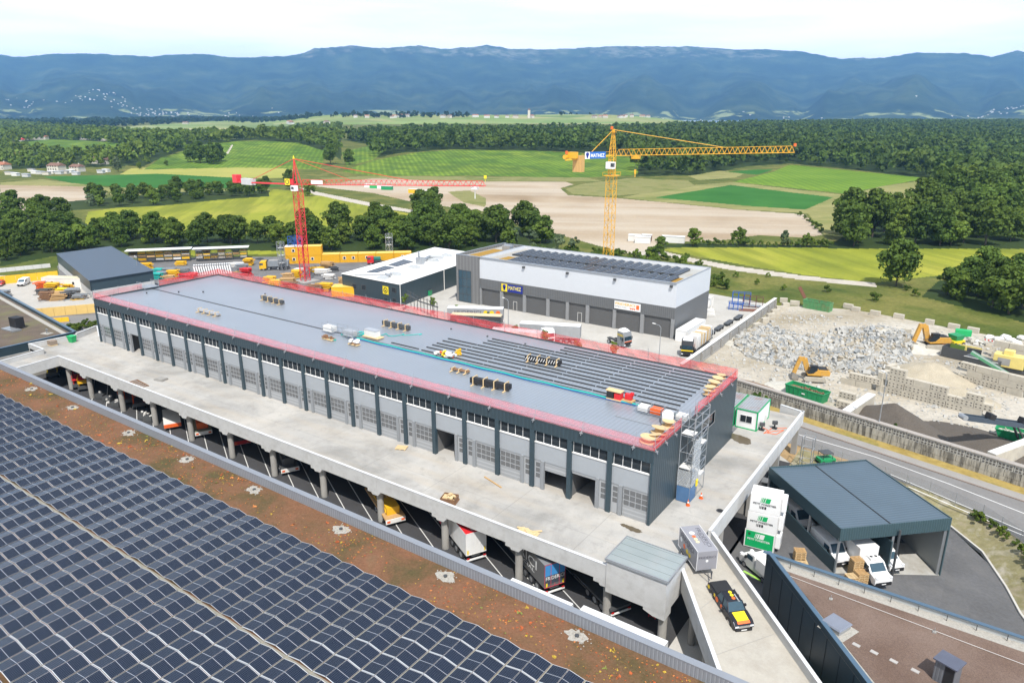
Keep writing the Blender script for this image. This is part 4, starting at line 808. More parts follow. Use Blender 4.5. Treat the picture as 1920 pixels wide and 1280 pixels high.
def van(loc, rz, label, paint=white, L=5.0, W=1.95, H=1.95, boxl=0, boxh=0, reefer=False, cat='van', nm='delivery_van', group=None):
    f = L/2; prof = [(-f, .35), (f-.1, .3), (f, .55), (f-.05, .95), (f-.95, 1.18), (f-1.75, H-.1), (f-2.1, H), (-f, H)] if not boxl else [(-f, .45), (f-.1, .35), (f, .65), (f-.05, 1.15), (f-.9, 1.38), (f-1.65, 2.15), (f-2.5, 2.3), (f-2.6, 1.0), (-f, .95)]
    root = empty(nm, loc, rz, label, cat, group); m = MB(); m.side(prof, -W/2, W/2); m.build('body', paint, root, bevel=.09)
    p = prof; a, b = (p[4], p[5]); n = Vector((b[1]-a[1], 0, -(b[0]-a[0]))).normalized()*.02
    m = MB(); m.face([(a[0]-.04+n.x, -W/2+.16, a[1]+.04+n.z), (a[0]-.04+n.x, W/2-.16, a[1]+.04+n.z), (b[0]+.08+n.x, W/2-.2, b[1]-.08+n.z), (b[0]+.08+n.x, -W/2+.2, b[1]-.08+n.z)]); m.build('windscreen', glassb, root)
    m = MB(); hx = f-1.5 if not boxl else f-1.3
    for s_ in (-1, 1): m.box(hx-.95, s_*(W/2+.012), a[1]+.05, hx, s_*(W/2-.02), min(b[1]-.12, a[1]+.62))
    m.build('side_window', glassb, root)
    for x in (-f+.95, f-.95):
        for y in (-W/2+.1, W/2-.1): wheel(root, x, y, .35, .24)
    for s_ in (-1, 1):
        m = MB(); m.box(f-.3, s_*(W/2-.4), a[1]-.28, f-.0, s_*(W/2-.05), a[1]-.08); m.build('headlight', lampm, root, bevel=.03)
        m = MB(); m.box(hx-.05, s_*(W/2+.02), a[1]+.0, hx+.15, s_*(W/2+.25), a[1]+.32); m.build('mirror', black, root, bevel=.03)
    m = MB(); m.box(f-.12, -W/2+.1, .3, f+.04, W/2-.1, .72); m.build('bumper', black, root, bevel=.04)
    m = MB(); m.box(f+.04, -.26, .45, f+.05, .26, .56); m.build('number_plate', white, root)
    if boxl:
        m = MB(); m.box(-f-.1, -W/2-.12, .95, -f-.1+boxl, W/2+.12, .95+boxh); m.build('cargo_box', paint, root, bevel=.03)
    if reefer:
        m = MB(); m.box(f-2.5, -.55, b[1]+.12 if boxl else H, f-1.75, .55, (b[1] if boxl else H)+.4); r_ = m.build('refrigeration_unit', paint, root, bevel=.05)
        m = MB()
        for y in (-.27, .27): m.tube((f-2.12, y, (b[1] if boxl else H)+.39), (f-2.12, y, (b[1] if boxl else H)+.42), .17, 12)
        m.build('fan', black, r_)
    return root
def trailer(loc, rz, label, side, roof_, L=13.6, H=2.75, rear=None, nm='semi_trailer', flat=False, z0=1.2, deckm=None, group=None):
    """origin at the rear end on the ground, body runs towards +x"""
    root = empty(nm, loc, rz, label, 'trailer', group)
    if flat:
        m = MB(); m.box(0, -1.25, z0-.25, L, 1.25, z0); m.build('load_bed', deckm or dwood, root); m = MB(); m.box(L-.15, -1.25, z0, L, 1.25, z0+1.1); m.build('headboard', dsteel, root)
    else:
        m = MB(); m.cur = 0; m.box(0, -1.25, z0, L, 1.25, z0+H); m.build('cargo_box', side, root, bevel=.02); m = MB(); m.box(.02, -1.23, z0+H, L-.02, 1.23, z0+H+.03); m.build('roof', roof_, root)
        m = MB()
        for y in (-1.24, 1.2): m.box(-.03, y, z0, 0.0, y+.04, z0+H)
        for z in (z0, z0+H-.05): m.box(-.03, -1.24, z, 0.0, 1.24, z+.05)
        m.box(-.03, -.02, z0+.06, 0, .02, z0+H-.06)
        for y in (-.5, .5): m.tube((-.05, y, z0+.1), (-.05, y, z0+H-.1), .025, 5)
        m.build('rear_frame', rear or steel, root)
    m = MB(); m.box(.1, -.5, z0-.35, L-.5, .5, z0-.12); m.build('chassis', dsteel, root)
    for x in (1.6, 2.9, 4.2):
        for y in (-1.05, 1.05): wheel(root, x, y, .5, .36, True)
    m = MB(); m.box(-.06, -1.2, .5, .06, 1.2, .66); m.build('underrun_bar', white, root)
    for s_ in (-1, 1): m = MB(); m.box(-.08, s_*.85, .7, 0, s_*1.15, .85); m.build('tail_light', tailm, root)
    for x in (L-3.2,):
        for y in (-.6, .6): m = MB(); m.box(x, y-.08, 0.02, x+.16, y+.08, z0-.2); m.build('landing_leg', dsteel, root)
    return root
def cabtruck(loc, rz, label, paint, nm='truck', cat='truck', cabL=2.2, H=3.3, L=6.0, roofm=None, axles=(0, 3.6)):
    """tractor unit: x=0 at the cab front, frame runs backwards"""
    root = empty(nm, loc, rz, label, cat); m = MB(); m.side([(0, .45), (.02, 1.4), (-.12, 2.5), (-.45, H), (-cabL, H+.05), (-cabL, .6)], -1.23, 1.23); m.build('cab', paint, root, bevel=.1)
    m = MB(); m.face([(.03, -1.05, 1.75), (.03, 1.05, 1.75), (-.10, 1.0, 2.55), (-.10, -1.0, 2.55)]); m.face([(.03, -1.05, 1.75), (.03, 1.05, 1.75), (-.10, 1.0, 2.55), (-.10, -1.0, 2.55)][::-1]); m.build('windscreen', glassb, root)
    m = MB()
    for s_ in (-1, 1): m.box(-1.25, s_*1.242, 1.75, -.35, s_*1.2, 2.4)
    m.build('side_window', glassb, root); m = MB(); m.box(-.02, -1.0, .6, .05, 1.0, 1.35); m.build('grille', black, root)
    for s_ in (-1, 1):
        m = MB(); m.box(-.1, s_*.75, .62, .06, s_*1.15, .85); m.build('headlight', lampm, root, bevel=.02); m = MB(); m.box(-.35, s_*1.25, 1.7, -.2, s_*1.5, 2.4); m.build('mirror', black, root)
    m = MB(); m.box(-L, -.45, .75, -cabL+.1, .45, 1.0); m.build('chassis', dsteel, root)
    for x in axles:
        for y in (-1.03, 1.03): wheel(root, -1.25-x, y, .5, .32, True)
    if roofm: m = MB(); m.hexa([(-.5, -1.0, H+.02), (-.5, 1.0, H+.02), (-cabL+.1, 1.05, H+.04), (-cabL+.1, -1.05, H+.04), (-.9, -.8, H+.35), (-.9, .8, H+.35), (-cabL+.1, .9, H+.5), (-cabL+.1, -.9, H+.5)]); m.build('roof_fairing', roofm, root)
    return root

# ================================================================ CONCRETE DECK, RAMP, ENTRANCE BOX
deck = empty('parking_deck', (-80, 60, 0), 0, 'long raised concrete parking deck carrying the workshop, with parapets and a ramp', 'parking deck')
deckm, nt, b, pos = base('deck concrete', 0.85, 0, 0.3)
f = noise(nt, pos, 0.10, 7, 0.62, 0.5); c = ramp(nt, f, [(0.34, (0.27, 0.265, 0.25)), (0.5, (0.39, 0.38, 0.36)), (0.66, (0.47, 0.455, 0.425))])
mp_ = nt.nodes.new('ShaderNodeMapping'); mp_.inputs['Scale'].default_value = (0.05, 0.5, 1); nt.links.new(pos, mp_.inputs['Vector'])
c = mixc(nt, mth(nt, 'MULTIPLY', ramp(nt, noise(nt, mp_.outputs[0], 1.0, 5, 0.6), [(0.45, 0.0), (0.7, 1.0)]), 0.4), c, (0.43, 0.36, 0.27))
c = mixc(nt, mth(nt, 'MULTIPLY', ramp(nt, noise(nt, pos, 0.7, 5, 0.7), [(0.52, 0.0), (0.70, 1.0)]), 0.42), c, (0.24, 0.235, 0.22))
s = nt.nodes.new('ShaderNodeSeparateXYZ'); nt.links.new(pos, s.inputs[0])
j = mth(nt, 'MAXIMUM', mth(nt, 'LESS_THAN', mth(nt, 'PINGPONG', s.outputs[0], 5.15), 0.045), mth(nt, 'LESS_THAN', mth(nt, 'PINGPONG', mth(nt, 'ADD', s.outputs[1], 1.0), 5.0), 0.03)); c = mixc(nt, mth(nt, 'MULTIPLY', j, 0.4), c, (0.2, 0.2, 0.19))
c = mixc(nt, 0.18, c, noise(nt, pos, 9, 4, 0.7), 'OVERLAY'); nt.links.new(c, b.inputs['Base Color'])
m = MB(); m.prism([(-150, 54.3), (-144, 54.3), (-142.2, 41.0), (-136.2, 41.0), (-138, 54.3), (-20.2, 54.3), (-20.2, 104.6), (-26.8, 104.6), (-26.8, 92.5), (-147, 92.5), (-152, 68), (-149, 62.4)], -.45, -0.004); m.build('deck_slab', deckm, deck, world=True)
def parapet(p, q, zt0=.9, zt1=.9, zb0=-.9, zb1=-.9, th=.3, nm='parapet', parent=deck, mat=conc_wall):
    p, q = Vector((*p, 0)), Vector((*q, 0)); d = (q-p).normalized(); n = Vector((-d.y, d.x, 0))*th
    m = MB(); m.hexa([(p.x, p.y, zb0), (q.x, q.y, zb1), (q.x+n.x, q.y+n.y, zb1), (p.x+n.x, p.y+n.y, zb0), (p.x, p.y, zt0), (q.x, q.y, zt1), (q.x+n.x, q.y+n.y, zt1), (p.x+n.x, p.y+n.y, zt0)]); o = m.build(nm, mat, parent, world=True)
    k = n.normalized()*.03; m = MB(); m.hexa([(p.x-k.x, p.y-k.y, zt0), (q.x-k.x, q.y-k.y, zt1), (q.x+n.x+k.x, q.y+n.y+k.y, zt1), (p.x+n.x+k.x, p.y+n.y+k.y, zt0), (p.x-k.x, p.y-k.y, zt0+.05), (q.x-k.x, q.y-k.y, zt1+.05), (q.x+n.x+k.x, q.y+n.y+k.y, zt1+.05), (p.x+n.x+k.x, p.y+n.y+k.y, zt0+.05)]); m.build('coping', M('pale coping', (0.60, 0.61, 0.62), 0.6), o, world=True)
    return o
seams = [-138, -118, -98.3, -57.2, -26.2]
for a, b_ in zip(seams[:-1], seams[1:]): parapet((a+.015, 54), (b_-.015, 54))
parapet((-137.7, 54), (-135.9, 41)); parapet((-144.3, 54.3), (-142.5, 41)); parapet((-150.3, 54.3), (-144.3, 54.3)); parapet((-149.3, 62.4), (-150.2, 54.6)); parapet((-147.2, 61), (-148.5, 61.6)); parapet((-152, 68.2), (-149.3, 62.5), 1.1, 1.1); parapet((-143.3, 64.4), (-151.9, 68.2), 1.1, 1.1)
parapet((-20, 65.5), (-20, 85), 1.0, .95, -1.1, -1.1, .3); parapet((-20, 85), (-20, 104.9), .95, .95, -1.1, -1.1, .3); parapet((-20, 104.6), (-23.5, 105.6), .95, .95); parapet((-24, 99.8), (-27, 104.6), 1.1, 1.1)
COLX = [-136.5, -129, -118.4, -108.4, -98.2, -87.9, -78.2, -68.0, -57.6, -47.3, -37.0, -26.4, -20.5]
for i, x in enumerate(COLX):
    m = MB(); m.tube((x, 54.85, G), (x, 54.85, -1.5), .42, 16); m.build('column', conc_dark, deck, world=True)
    if 0 < i < 12: m = MB(); m.side([(x-1.2, -.92), (x+1.0, -.92), (x+.5, -1.5), (x-.45, -1.55), (x-.6, -1.3), (x-1.2, -1.3)], 54.0, 55.6); m.build('column_bracket', conc_wall, deck, world=True)
    for y in (65, 75):
        if i < 12: m = MB(); m.tube((x, y, G), (x, y, -.45), .4, 10); m.build('column', conc_dark, deck, world=True)
m = MB(); m.box(-150, 82, G, -20.3, 82.3, -.45); m.box(-150, 41.6, G, -149.7, 82, -.45); m.build('light_stop_wall', conc_dark, deck, world=True)  # walls added to close the space under the deck and keep it dark
for y in (70.5, 82, 93, 103.5): m = MB(); m.box(-20.9, y-.35, G, -20.15, y+.35, -1.1) if y > 71 else m.tube((-20.6, y, G), (-20.6, y, -1.1), .45, 14); m.build('column', conc_dark, deck, world=True)
# ramp falling away from the deck
def slope_pt(px, py, S, zs, g=-.12):
    z = zs
    for _ in range(60): P = at(px, py, z); z = zs+g*(Vector((P.x, P.y))-Vector((S[0], S[1]))).length
    return P
RS = (-20.0, 65.5); LS = (-19.95, 57.9)
Rm = slope_pt(1440, 1145, RS, .9); Re = slope_pt(1534, 1280, RS, .9); Le = slope_pt(1353, 1257.5, LS, .9)
dR = (Re-Vector((*RS, .9))); dL = (Le-Vector((*LS, .9))); Re2 = Vector((*RS, .9))+dR*1.6; Le2 = Vector((*LS, .9))+dL*1.9
hp = .95
parapet(RS, (Re2.x, Re2.y), .9, Re2.z, -1.1, Re2.z-2.0, .3, 'ramp_wall'); parapet((Le2.x, Le2.y), LS, Le2.z, .9, Le2.z-2.2, -1.2, .3, 'ramp_wall')
def rpl(t, w):                                                      # a point on the ramp surface
    a = Vector((*LS, -.02)).lerp(Le2-Vector((0, 0, .92)), t); b_ = Vector((*RS, -.02)).lerp(Re2-Vector((0, 0, .92)), t); return a.lerp(b_, w)
m = MB(); N = 10
for i in range(N): p = [rpl(i/N, 0), rpl(i/N, 1), rpl((i+1)/N, 1), rpl((i+1)/N, 0)]; m.hexa([q-Vector((0, 0, .4)) for q in (p[3], p[2], p[1], p[0])]+[p[3], p[2], p[1], p[0]])
m.face([(-20.2, 54.3, -.004), (-19.9, 57.9, -.004), (-20, 65.5, -.004), (-20.2, 65.5, -.004)])
rampm = M('ramp concrete', (0.42, 0.395, 0.345), 0.88, var=0.10, scale=0.3, fine=0.12, dirt=((0.27, 0.24, 0.2), 0.5, 0.4)); m.build('ramp', rampm, deck, world=True)
m = MB()
for t in (.2, .42, .64): a, b_ = rpl(t, 0.02), rpl(t, .98); m.beam(a+Vector((0, 0, .004)), b_+Vector((0, 0, .004)), .04, .01)
m.build('ramp_joint', conc_dark, deck, world=True)
for t, w in ((.14, .08), (.32, .08), (.5, .08), (.2, .92), (.45, .92)): p = rpl(t, w); m = MB(); m.tube((p.x, p.y, -9), (p.x, p.y, p.z-.4), .35, 12); m.build('column', conc_dark, deck, world=True)
# entrance box with the glazed lid
kb = empty('stairhead_box', (-23.1, 56.3, 0), 0, 'square white concrete box with a flat glass lid at the front corner of the deck', 'stair housing')
m = MB(); x0, x1, y0, y1 = -26.2, -20.0, 53.9, 58.4; m.box(x0, y0, -1.9, x1, y0+.3, 1.6); m.box(x0, y1-.3, -.4, x1, y1, 1.6); m.box(x0, y0+.3, -.4, x0+.3, y1-.3, 1.6); m.box(x1-.3, y0+.3, -1.9, x1, y1-.3, 1.6)
m.build('wall', conc_wall, kb, world=True)
m = MB(); m.side([(-22.2, -1.9), (-20.02, -1.9), (-20.02, -2.6), (-21.2, -2.55), (-22.2, -2.2)], 53.92, 55.4); m.build('column_bracket', conc_wall, kb, world=True)
lidg, nt, b, pos = base('frosted lid glass', 0.15, 0, 0.6); s = nt.nodes.new('ShaderNodeSeparateXYZ'); nt.links.new(pos, s.inputs[0]); c = mixc(nt, noise(nt, pos, .5, 4), (0.24, 0.28, 0.285), (0.33, 0.37, 0.37)); nt.links.new(mixc(nt, mth(nt, 'LESS_THAN', mth(nt, 'PINGPONG', mth(nt, 'ADD', s.outputs[1], .15), .55), .02), c, (0.08, 0.10, 0.10)), b.inputs['Base Color'])
m = MB(); m.box(x0-.05, y0-.05, 1.62, x1+.05, y1+.05, 1.80); lid = m.build('lid', lidg, kb, world=True)
m = MB()
for a in ((x0-.15, y0-.15, x1+.15, y0-.03), (x0-.15, y1+.03, x1+.15, y1+.15), (x0-.15, y0-.03, x0-.03, y1+.03), (x1+.03, y0-.03, x1+.15, y1+.03)): m.box(a[0], a[1], 1.6, a[2], a[3], 1.86)
m.build('lid_frame', steel, lid, world=True)
# small things on the deck
pile('scrap_crate', 843, 940, 0, [('pallet', dwood, [((0, 0, .08), (1.9, 1.5, .16))]), ('crate', dwood, [((0, -.7, .4), (1.7, .06, .6)), ((0, .7, .4), (1.7, .06, .6)), ((-.85, 0, .4), (.06, 1.4, .6)), ((.85, 0, .4), (.06, 1.4, .6))]), ('offcuts', bwood, rbits(16, .65, .5, .7, .45, 21))], 'brown open crate of wood offcuts beside the front parapet', 'crate', .3)
pile('wooden_boards', 990, 998, 0, [('board', bwood, [((0, 0, .05), (2.4, 1.0, .05), .1), ((.3, .3, .1), (2.2, .25, .05), .7), ((-.5, -.2, .12), (1.6, .3, .05), 2.1), ((.6, -.4, .12), (1.5, .3, .05), 1.2), ((-.9, .3, .1), (1.2, .25, .04), .3), ((.1, 0, .16), (1.2, .5, .05), 2.6)])], 'scattered pale boards near the front parapet left of the glass lid', 'boards')
pile('pallet', 753, 840, 0, [('board', bwood, [((0, -.5+.25*i, .14), (1.5, .2, .04)) for i in range(5)]), ('runner', bwood, [((x, 0, .06), (.12, 1.2, .12)) for x in (-.6, 0, .6)])], 'single pale wooden pallet on the deck in front of the open garage door', 'pallet', .4)
pile('plank', 924, 904, 0, [('board', wood, [((0, 0, .06), (3.4, .18, .1))])], 'single brown plank lying on the deck', 'plank', -.3)
pile('timber_grid', 261, 720, 0, [('rail', dwood, [((0, -.6, .1), (4.4, .12, .12)), ((0, .6, .1), (4.4, .12, .12))]), ('cross_bar', dwood, [((-2+.8*i, 0, .12), (.12, 1.3, .1)) for i in range(6)])], 'brown ladder shaped timber frame lying on the far left of the deck', 'timber frame', -.1)
pile('slab_stack', 302, 712, 0, [('slab', conc_dark, [((0, 0, .15), (1.9, 1.3, .25), .2), ((.1, 0, .33), (1.6, 1.1, .1), .1)])], 'small dark stack of slabs on the left of the deck', 'slab')
pile('water_tank', 99, 647, 0, [('pallet', bwood, [((0, 0, .1), (1.5, 1.2, .18))]), ('box', M('brown board', (.28, .22, .17), .8), [((0, 0, .6), (1.5, 1.2, .8))])], 'brown box beside the left parapet wall', 'box')
P = at(136, 641, 0); gb = empty('green_bin', (P.x, P.y, 0), .2, 'small bright green bin at the left parapet wall', 'bin'); m = MB(); m.hexa([(-.5, -.4, 0), (.5, -.4, 0), (.5, .4, 0), (-.5, .4, 0), (-.7, -.55, 1.2), (.7, -.55, 1.2), (.7, .55, 1.2), (-.7, .55, 1.2)]); m.build('body', bgreen, gb); m = MB(); m.box(-.75, -.6, 1.2, .75, .6, 1.3); m.build('lid', bgreen, gb)
def blob(nm, px, py, rx, ry, z, mat, seed, kind='structure', lab=None, cat=None, h=0.006):
    P = at(px, py, z); g = random.Random(seed); n = 22; m = MB(); m.face([(P.x+rx*math.cos(2*math.pi*i/n)*g.uniform(.75, 1.1), P.y+ry*math.sin(2*math.pi*i/n)*g.uniform(.75, 1.1), z+h) for i in range(n)]); return m.build(nm, mat, kind=kind, label=lab, cat=cat)
wet = plain('wet concrete', (0.12, 0.095, 0.06), 0.25)
for a in ((1172, 985, .6, .35, 1), (1188, 992, 1.0, .45, 2), (1384, 820, 2.0, .9, 3), (1393, 827, 1.3, .9, 4), (1378, 817, 1.5, .8, 5)): blob('puddle', a[0], a[1], a[2], a[3], 0, wet, a[4], h=.004+.003*a[4])
P = at(1350, 957, 0); mh = empty('manhole_cover', (P.x, P.y, 0), 0, 'round dark manhole cover beside the right parapet', 'manhole'); m = MB(); m.tube((0, 0, .001), (0, 0, .03), .42, 16); m.build('cover', dsteel, mh); m = MB(); m.tube((0, 0, .03), (0, 0, .034), .3, 12); m.build('pattern', black, mh)
# site cabins with green frames
gfr = plain('cabin green', (0.01, 0.36, 0.13), 0.5); troof = M('grey tin roof', (0.33, 0.35, 0.37), 0.5, var=.12, scale=.8, ribs=(3, .35), dirt=((.30, .13, .08), .8, .5))
def cabin_box(x, y, L, W, H, z, label, group=None, body=white, frame=gfr, rz=0, win=((.25, .95),), sidewin=(), nm='site_cabin', roof_=None, door=None):
    root = empty(nm, (x, y, z), rz, label, 'site cabin', group); m = MB(); m.box(.06, .06, .1, L-.06, W-.06, H-.06); m.build('wall', body, root); m = MB()
    for a in (0, L-.16):
        for b_ in (0, W-.16): m.box(a, b_, 0, a+.16, b_+.16, H)
    for zz in (0, H-.16):
        for b_ in (0, W-.16): m.box(.16, b_, zz, L-.16, b_+.16, zz+.16)
        for a in (0, L-.16): m.box(a, .16, zz, a+.16, W-.16, zz+.16)
    m.build('frame', frame, root); m = MB(); m.box(.1, .1, H-.03, L-.1, W-.1, H+.02); m.build('roof', roof_ or troof, root)
    for a, b_ in win:
        m = MB(); m.box(a-.06, -.0, 1.0, b_+.06, .07, 2.1); w_ = m.build('window_frame', white, root); m = MB(); m.box(a, -.02, 1.06, (a+b_)/2-.03, 0.0, 2.04); m.box((a+b_)/2+.03, -.02, 1.06, b_, 0.0, 2.04); m.build('pane', glass, w_)
    for a, b_ in sidewin:
        m = MB(); m.box(L-.07, a, 1.0, L+.0, b_, 2.0); m.build('window', glass, root)
    if door is not None: m = MB(); m.box(door, -.01, .16, door+.95, .06, 2.15); m.build('door', body, root)
    return root
cabin_box(-27.3, 95.6, 3.1, 6.2, 2.9, 0, 'white site cabin with green frame, rusty tin roof and front window on the deck', win=((.7, 2.3),))
cabin_box(-30.6, 95.6, 3.1, 6.2, 2.9, 0, 'white and green site cabin half hidden behind the workshop corner', win=())
hose([at(x, y, .03) for x, y in ((1428, 800), (1440, 806), (1432, 812), (1450, 808), (1470, 806), (1455, 814), (1438, 811), (1446, 803), (1475, 802))], .05, orange, 'orange cable scattered on the deck beside the site cabin', 'power_cable', 'cable')
for px, py, l in ((1452, 803, 'black floodlight stand on the deck among the orange cable'), (1428, 806, 'black machine beside the corner of the white and green cabin')): pile('work_light', px, py, 0, [('stand', black, [((0, 0, .35), (.2, .2, .7), .3), ((0, 0, .1), (.7, .6, .12))]), ('lamp_head', dsteel, [((0, 0, .9), (.7, .35, .5), .5)])], l, 'work light')

# ---- box trailer and pickup on the ramp head
FRX = M('silver trailer panel', (0.33, 0.33, 0.36), 0.4, metal=.2, var=.03)
tp0 = at(1304, 1080, -.1); tp1 = at(1342, 1076, -.1); tc_ = at(1270, 1036, 0)
hd = rpl(.28, .55)-rpl(-.02, .5); hz = math.atan2(hd.y, hd.x); pitch = math.atan2(hd.z, Vector((hd.x, hd.y)).length)
tr = empty('box_trailer', (-20.9, 60.3, 0), 0, 'silver twin axle box trailer hitched to the dark pickup at the top of the ramp', 'trailer')
tr.location = tuple((tp0+tp1)/2-Vector((math.cos(hz), math.sin(hz), 0))*2.3); tr.location.z = .03; tr.rotation_euler = (0, .03, hz)
m = MB(); m.box(-2.1, -1.03, .55, 2.25, 1.03, 2.65); m.build('box', FRX, tr, bevel=.03)
m = MB()
for y in (-1.05, 1.01):
    for x in (-2.12, 2.22): m.box(x, y, .52, x+.05, y+.04, 2.68)
    for z in (.5, 2.64): m.box(-2.12, y, z, 2.27, y+.04, z+.04)
m.build('edge_trim', white, tr)
for x in (-.75, .05):
    for y in (-1.12, 1.12): wheel(tr, x, y, .33, .2)
m = MB(); m.box(-1.2, -1.22, .62, .5, -1.03, .72); m.box(-1.2, 1.03, .62, .5, 1.22, .72); m.build('mudguard', dsteel, tr)
m = MB(); m.beam((2.25, -.5, .5), (3.5, 0, .45), .07); m.beam((2.25, .5, .5), (3.5, 0, .45), .07); m.tube((3.0, .25, .1), (3.0, .25, .9), .05, 6); m.build('drawbar', dsteel, tr)
ltxt = plain('dark grey lettering', (0.10, 0.10, 0.12), 0.5); ylw = plain('signal yellow', (0.85, 0.62, 0.02), 0.5); org = plain('signal orange', (0.85, 0.16, 0.03), 0.5); crm = plain('cream disc', (0.80, 0.68, 0.38), 0.5)
text('FRIDERICI', 1.7, .26, ltxt, tr, loc=(2.262, 0, 1.95), rot=(R(90), 0, R(90))); text('FRIDERICI', 3.1, .42, ltxt, tr, loc=(0, .55, 2.66), rot=(0, 0, 0)); text('FRIDERICI', 3.0, .5, ltxt, tr, loc=(-.1, -1.042, 2.1), rot=(R(90), 0, 0)); text('SPECIAL', 2.0, .13, ltxt, tr, loc=(.3, .2, 2.66)); text('SPECIAL', 1.2, .12, ltxt, tr, loc=(.5, -1.042, 1.75), rot=(R(90), 0, 0))
def disc(root, c, n, r, mat, nm='logo_disc'): m = MB(); c = Vector(c); n = Vector(n); m.tube(c, c+n*.006, r, 20); return m.build(nm, mat, root)
for i, mt in enumerate((org, crm, crm)): disc(tr, (-.25+.45*i, -.35, 2.655), (0, 0, 1), .19, mt)
disc(tr, (-.85, -.3, 2.655), (0, 0, 1), .27, white); disc(tr, (2.255, 0, 1.55), (1, 0, 0), .14, white); disc(tr, (-1.5, -1.036, 1.6), (0, -1, 0), .25, white); disc(tr, (-.7, -1.036, 1.3), (0, -1, 0), .25, org)
for i in range(2): disc(tr, (.0+.6*i, -1.036, 1.15-.03*i), (0, -1, 0), .24, ylw)
pk = at(1398, 1184, -1.0); 
def pickup():
    paint = plain('dark metallic grey', (0.035, 0.036, 0.045), 0.25, 0.5)
    fr = slope_pt(1392, 1185, RS, -.02, -.12); cpt = fr-Vector((math.cos(hz+.03), math.sin(hz+.03), -.12))*2.55
    root = car('pickup_truck', (cpt.x, cpt.y, cpt.z), hz+.03, 5.35, 1.92, [(-2.7, .55), (2.45, .38), (2.68, .6), (2.66, .95), (2.3, 1.16), (1.3, 1.24), (1.0, 1.14), (-2.65, 1.14), (-2.7, 1.0)], (-1.05, 1.28, -.75, .55, 1.72, 1.38, 1.12, 1.80), paint, 'dark grey double cab pickup with a yellow bonnet towing the silver box trailer', 'pickup truck', (-1.7, 1.62), .41, zt=.86)
    root.rotation_euler = (0, -pitch, hz+.03)
    m = MB(); m.hexa([(-2.62, -.84, 1.13), (-1.08, -.84, 1.13), (-1.08, .84, 1.13), (-2.62, .84, 1.13), (-2.6, -.8, 1.24), (-1.1, -.8, 1.26), (-1.1, .8, 1.26), (-2.6, .8, 1.24)]); m.build('bed_cover', black, root, bevel=.03)
    m = MB(); m.face([(1.34, -.60, 1.262), (2.32, -.56, 1.178), (2.32, .56, 1.178), (1.34, .60, 1.262)]); m.build('bonnet_panel', byel, root)
    m = MB(); m.face([(2.33, -.6, 1.176), (2.56, -.6, 1.045), (2.56, .6, 1.045), (2.33, .6, 1.176)]); m.build('bonnet_stripe', org, root)
    m = MB(); m.box(2.67, -.55, .68, 2.69, .55, .92); m.build('grille', chrome, root)
    for i, mt in enumerate((ylw, ylw, org)): disc(root, (-.45+.37*i, .05-.02*i, 1.856), (0, 0, 1), .17, mt)
    text('FRIDERICI', .9, .12, white, root, loc=(.3, .33, 1.858), rot=(0, 0, 0))
    for i, (x, mt, r_) in enumerate(((-2.4, ylw, .2), (-.75, org, .26), (.15, org, .2))): disc(root, (x, -.962, .88), (0, -1, 0), r_, mt)
    m = MB(); m.box(-1.35, -.975, .8, -1.1, -.962, 1.1); m.build('side_graphic', ylw, root)
pickup()

# ---- vehicles and equipment parked in the shade under the deck
hU = R(-28)
def under(px, py, z=G): P = at(px, py, z); return (P.x, P.y, G)
lm = plain('road line', (0.62, 0.62, 0.60), 0.7); rnd = random.Random(5)
for k in range(22):
    x = -126+k*4.95; m = MB(); a = Vector((x, 53.2, G+.018)); d = Vector((-math.cos(hU), -math.sin(hU), 0)); n = Vector((-d.y, d.x, 0))*.06; b_ = a+d*17
    m.face([a-n, b_-n, b_+n, a+n][::-1]); m.build('parking_line', lm, kind='structure')
hw = hU+math.pi                                                    # bodies run away from their rear end
redw = M('white trailer side', (0.70, 0.70, 0.69), .5)
T1 = trailer((-42.6, 54.6, G), hw, 'white curtain trailer with a red roof parked rear out under the deck', redw, red, rear=whitish)
m = MB(); m.box(.4, -.35, 4.0, 3.4, .35, 4.03); m.build('roof_hatch', whitish, T1)
m = MB()
for y in (-1.1, .95): m.box(-.05, y, 1.35, -.035, y+.16, 1.85)
m.build('marking_plate', ylw, T1); m = MB(); m.box(6, 1.26, 1.2, 13.5, 1.27, 2.4); m.box(6, -1.27, 1.2, 13.5, -1.26, 2.4); m.build('red_skirt', red, T1)
greyt = M('grey curtain', (0.13, 0.13, 0.13), .6)
T2 = trailer((-32.4, 54.7, G), hw, 'grey curtain trailer with a blue sky picture on its rear doors, under the deck', greyt, midgrey, rear=M('pink frame', (.60, .06, .10), .5))
m = MB(); m.cur = 0; m.face([(-.031, -1.18, 1.6), (-.031, 1.18, 1.6), (-.031, 1.18, 2.6), (-.031, -1.18, 2.6)][::-1]); m.cur = 1; m.face([(-.0315, -1.18, 2.6), (-.0315, 1.18, 2.6), (-.0315, 1.18, 3.88), (-.0315, -1.18, 3.88)][::-1])
m.build('door_picture', [plain('picture dark', (.05, .06, .08), .5), plain('picture blue sky', (.05, .25, .55), .5)], T2)
text('FRIDERICI', 2.2, .42, white, T2, loc=(-.045, 0, 2.3), rot=(R(90), 0, R(-90))); m = MB()
for y in (-1.1, .9): m.box(-.05, y, 1.3, -.036, y+.18, 1.75)
m.build('marking_plate', ylw, T2); text('FRIDERICI', 9.5, 1.1, white, T2, loc=(6.4, 1.262, 2.9), rot=(R(90), 0, R(180))); text('SPECIAL', 4.2, .4, white, T2, loc=(4.2, 1.262, 2.0), rot=(R(90), 0, R(180)))
trailer((-25.2, 55.6, G), hw, 'empty dark flatbed trailer under the deck left of the glass lid box', None, None, 11, flat=True, deckm=dsteel)
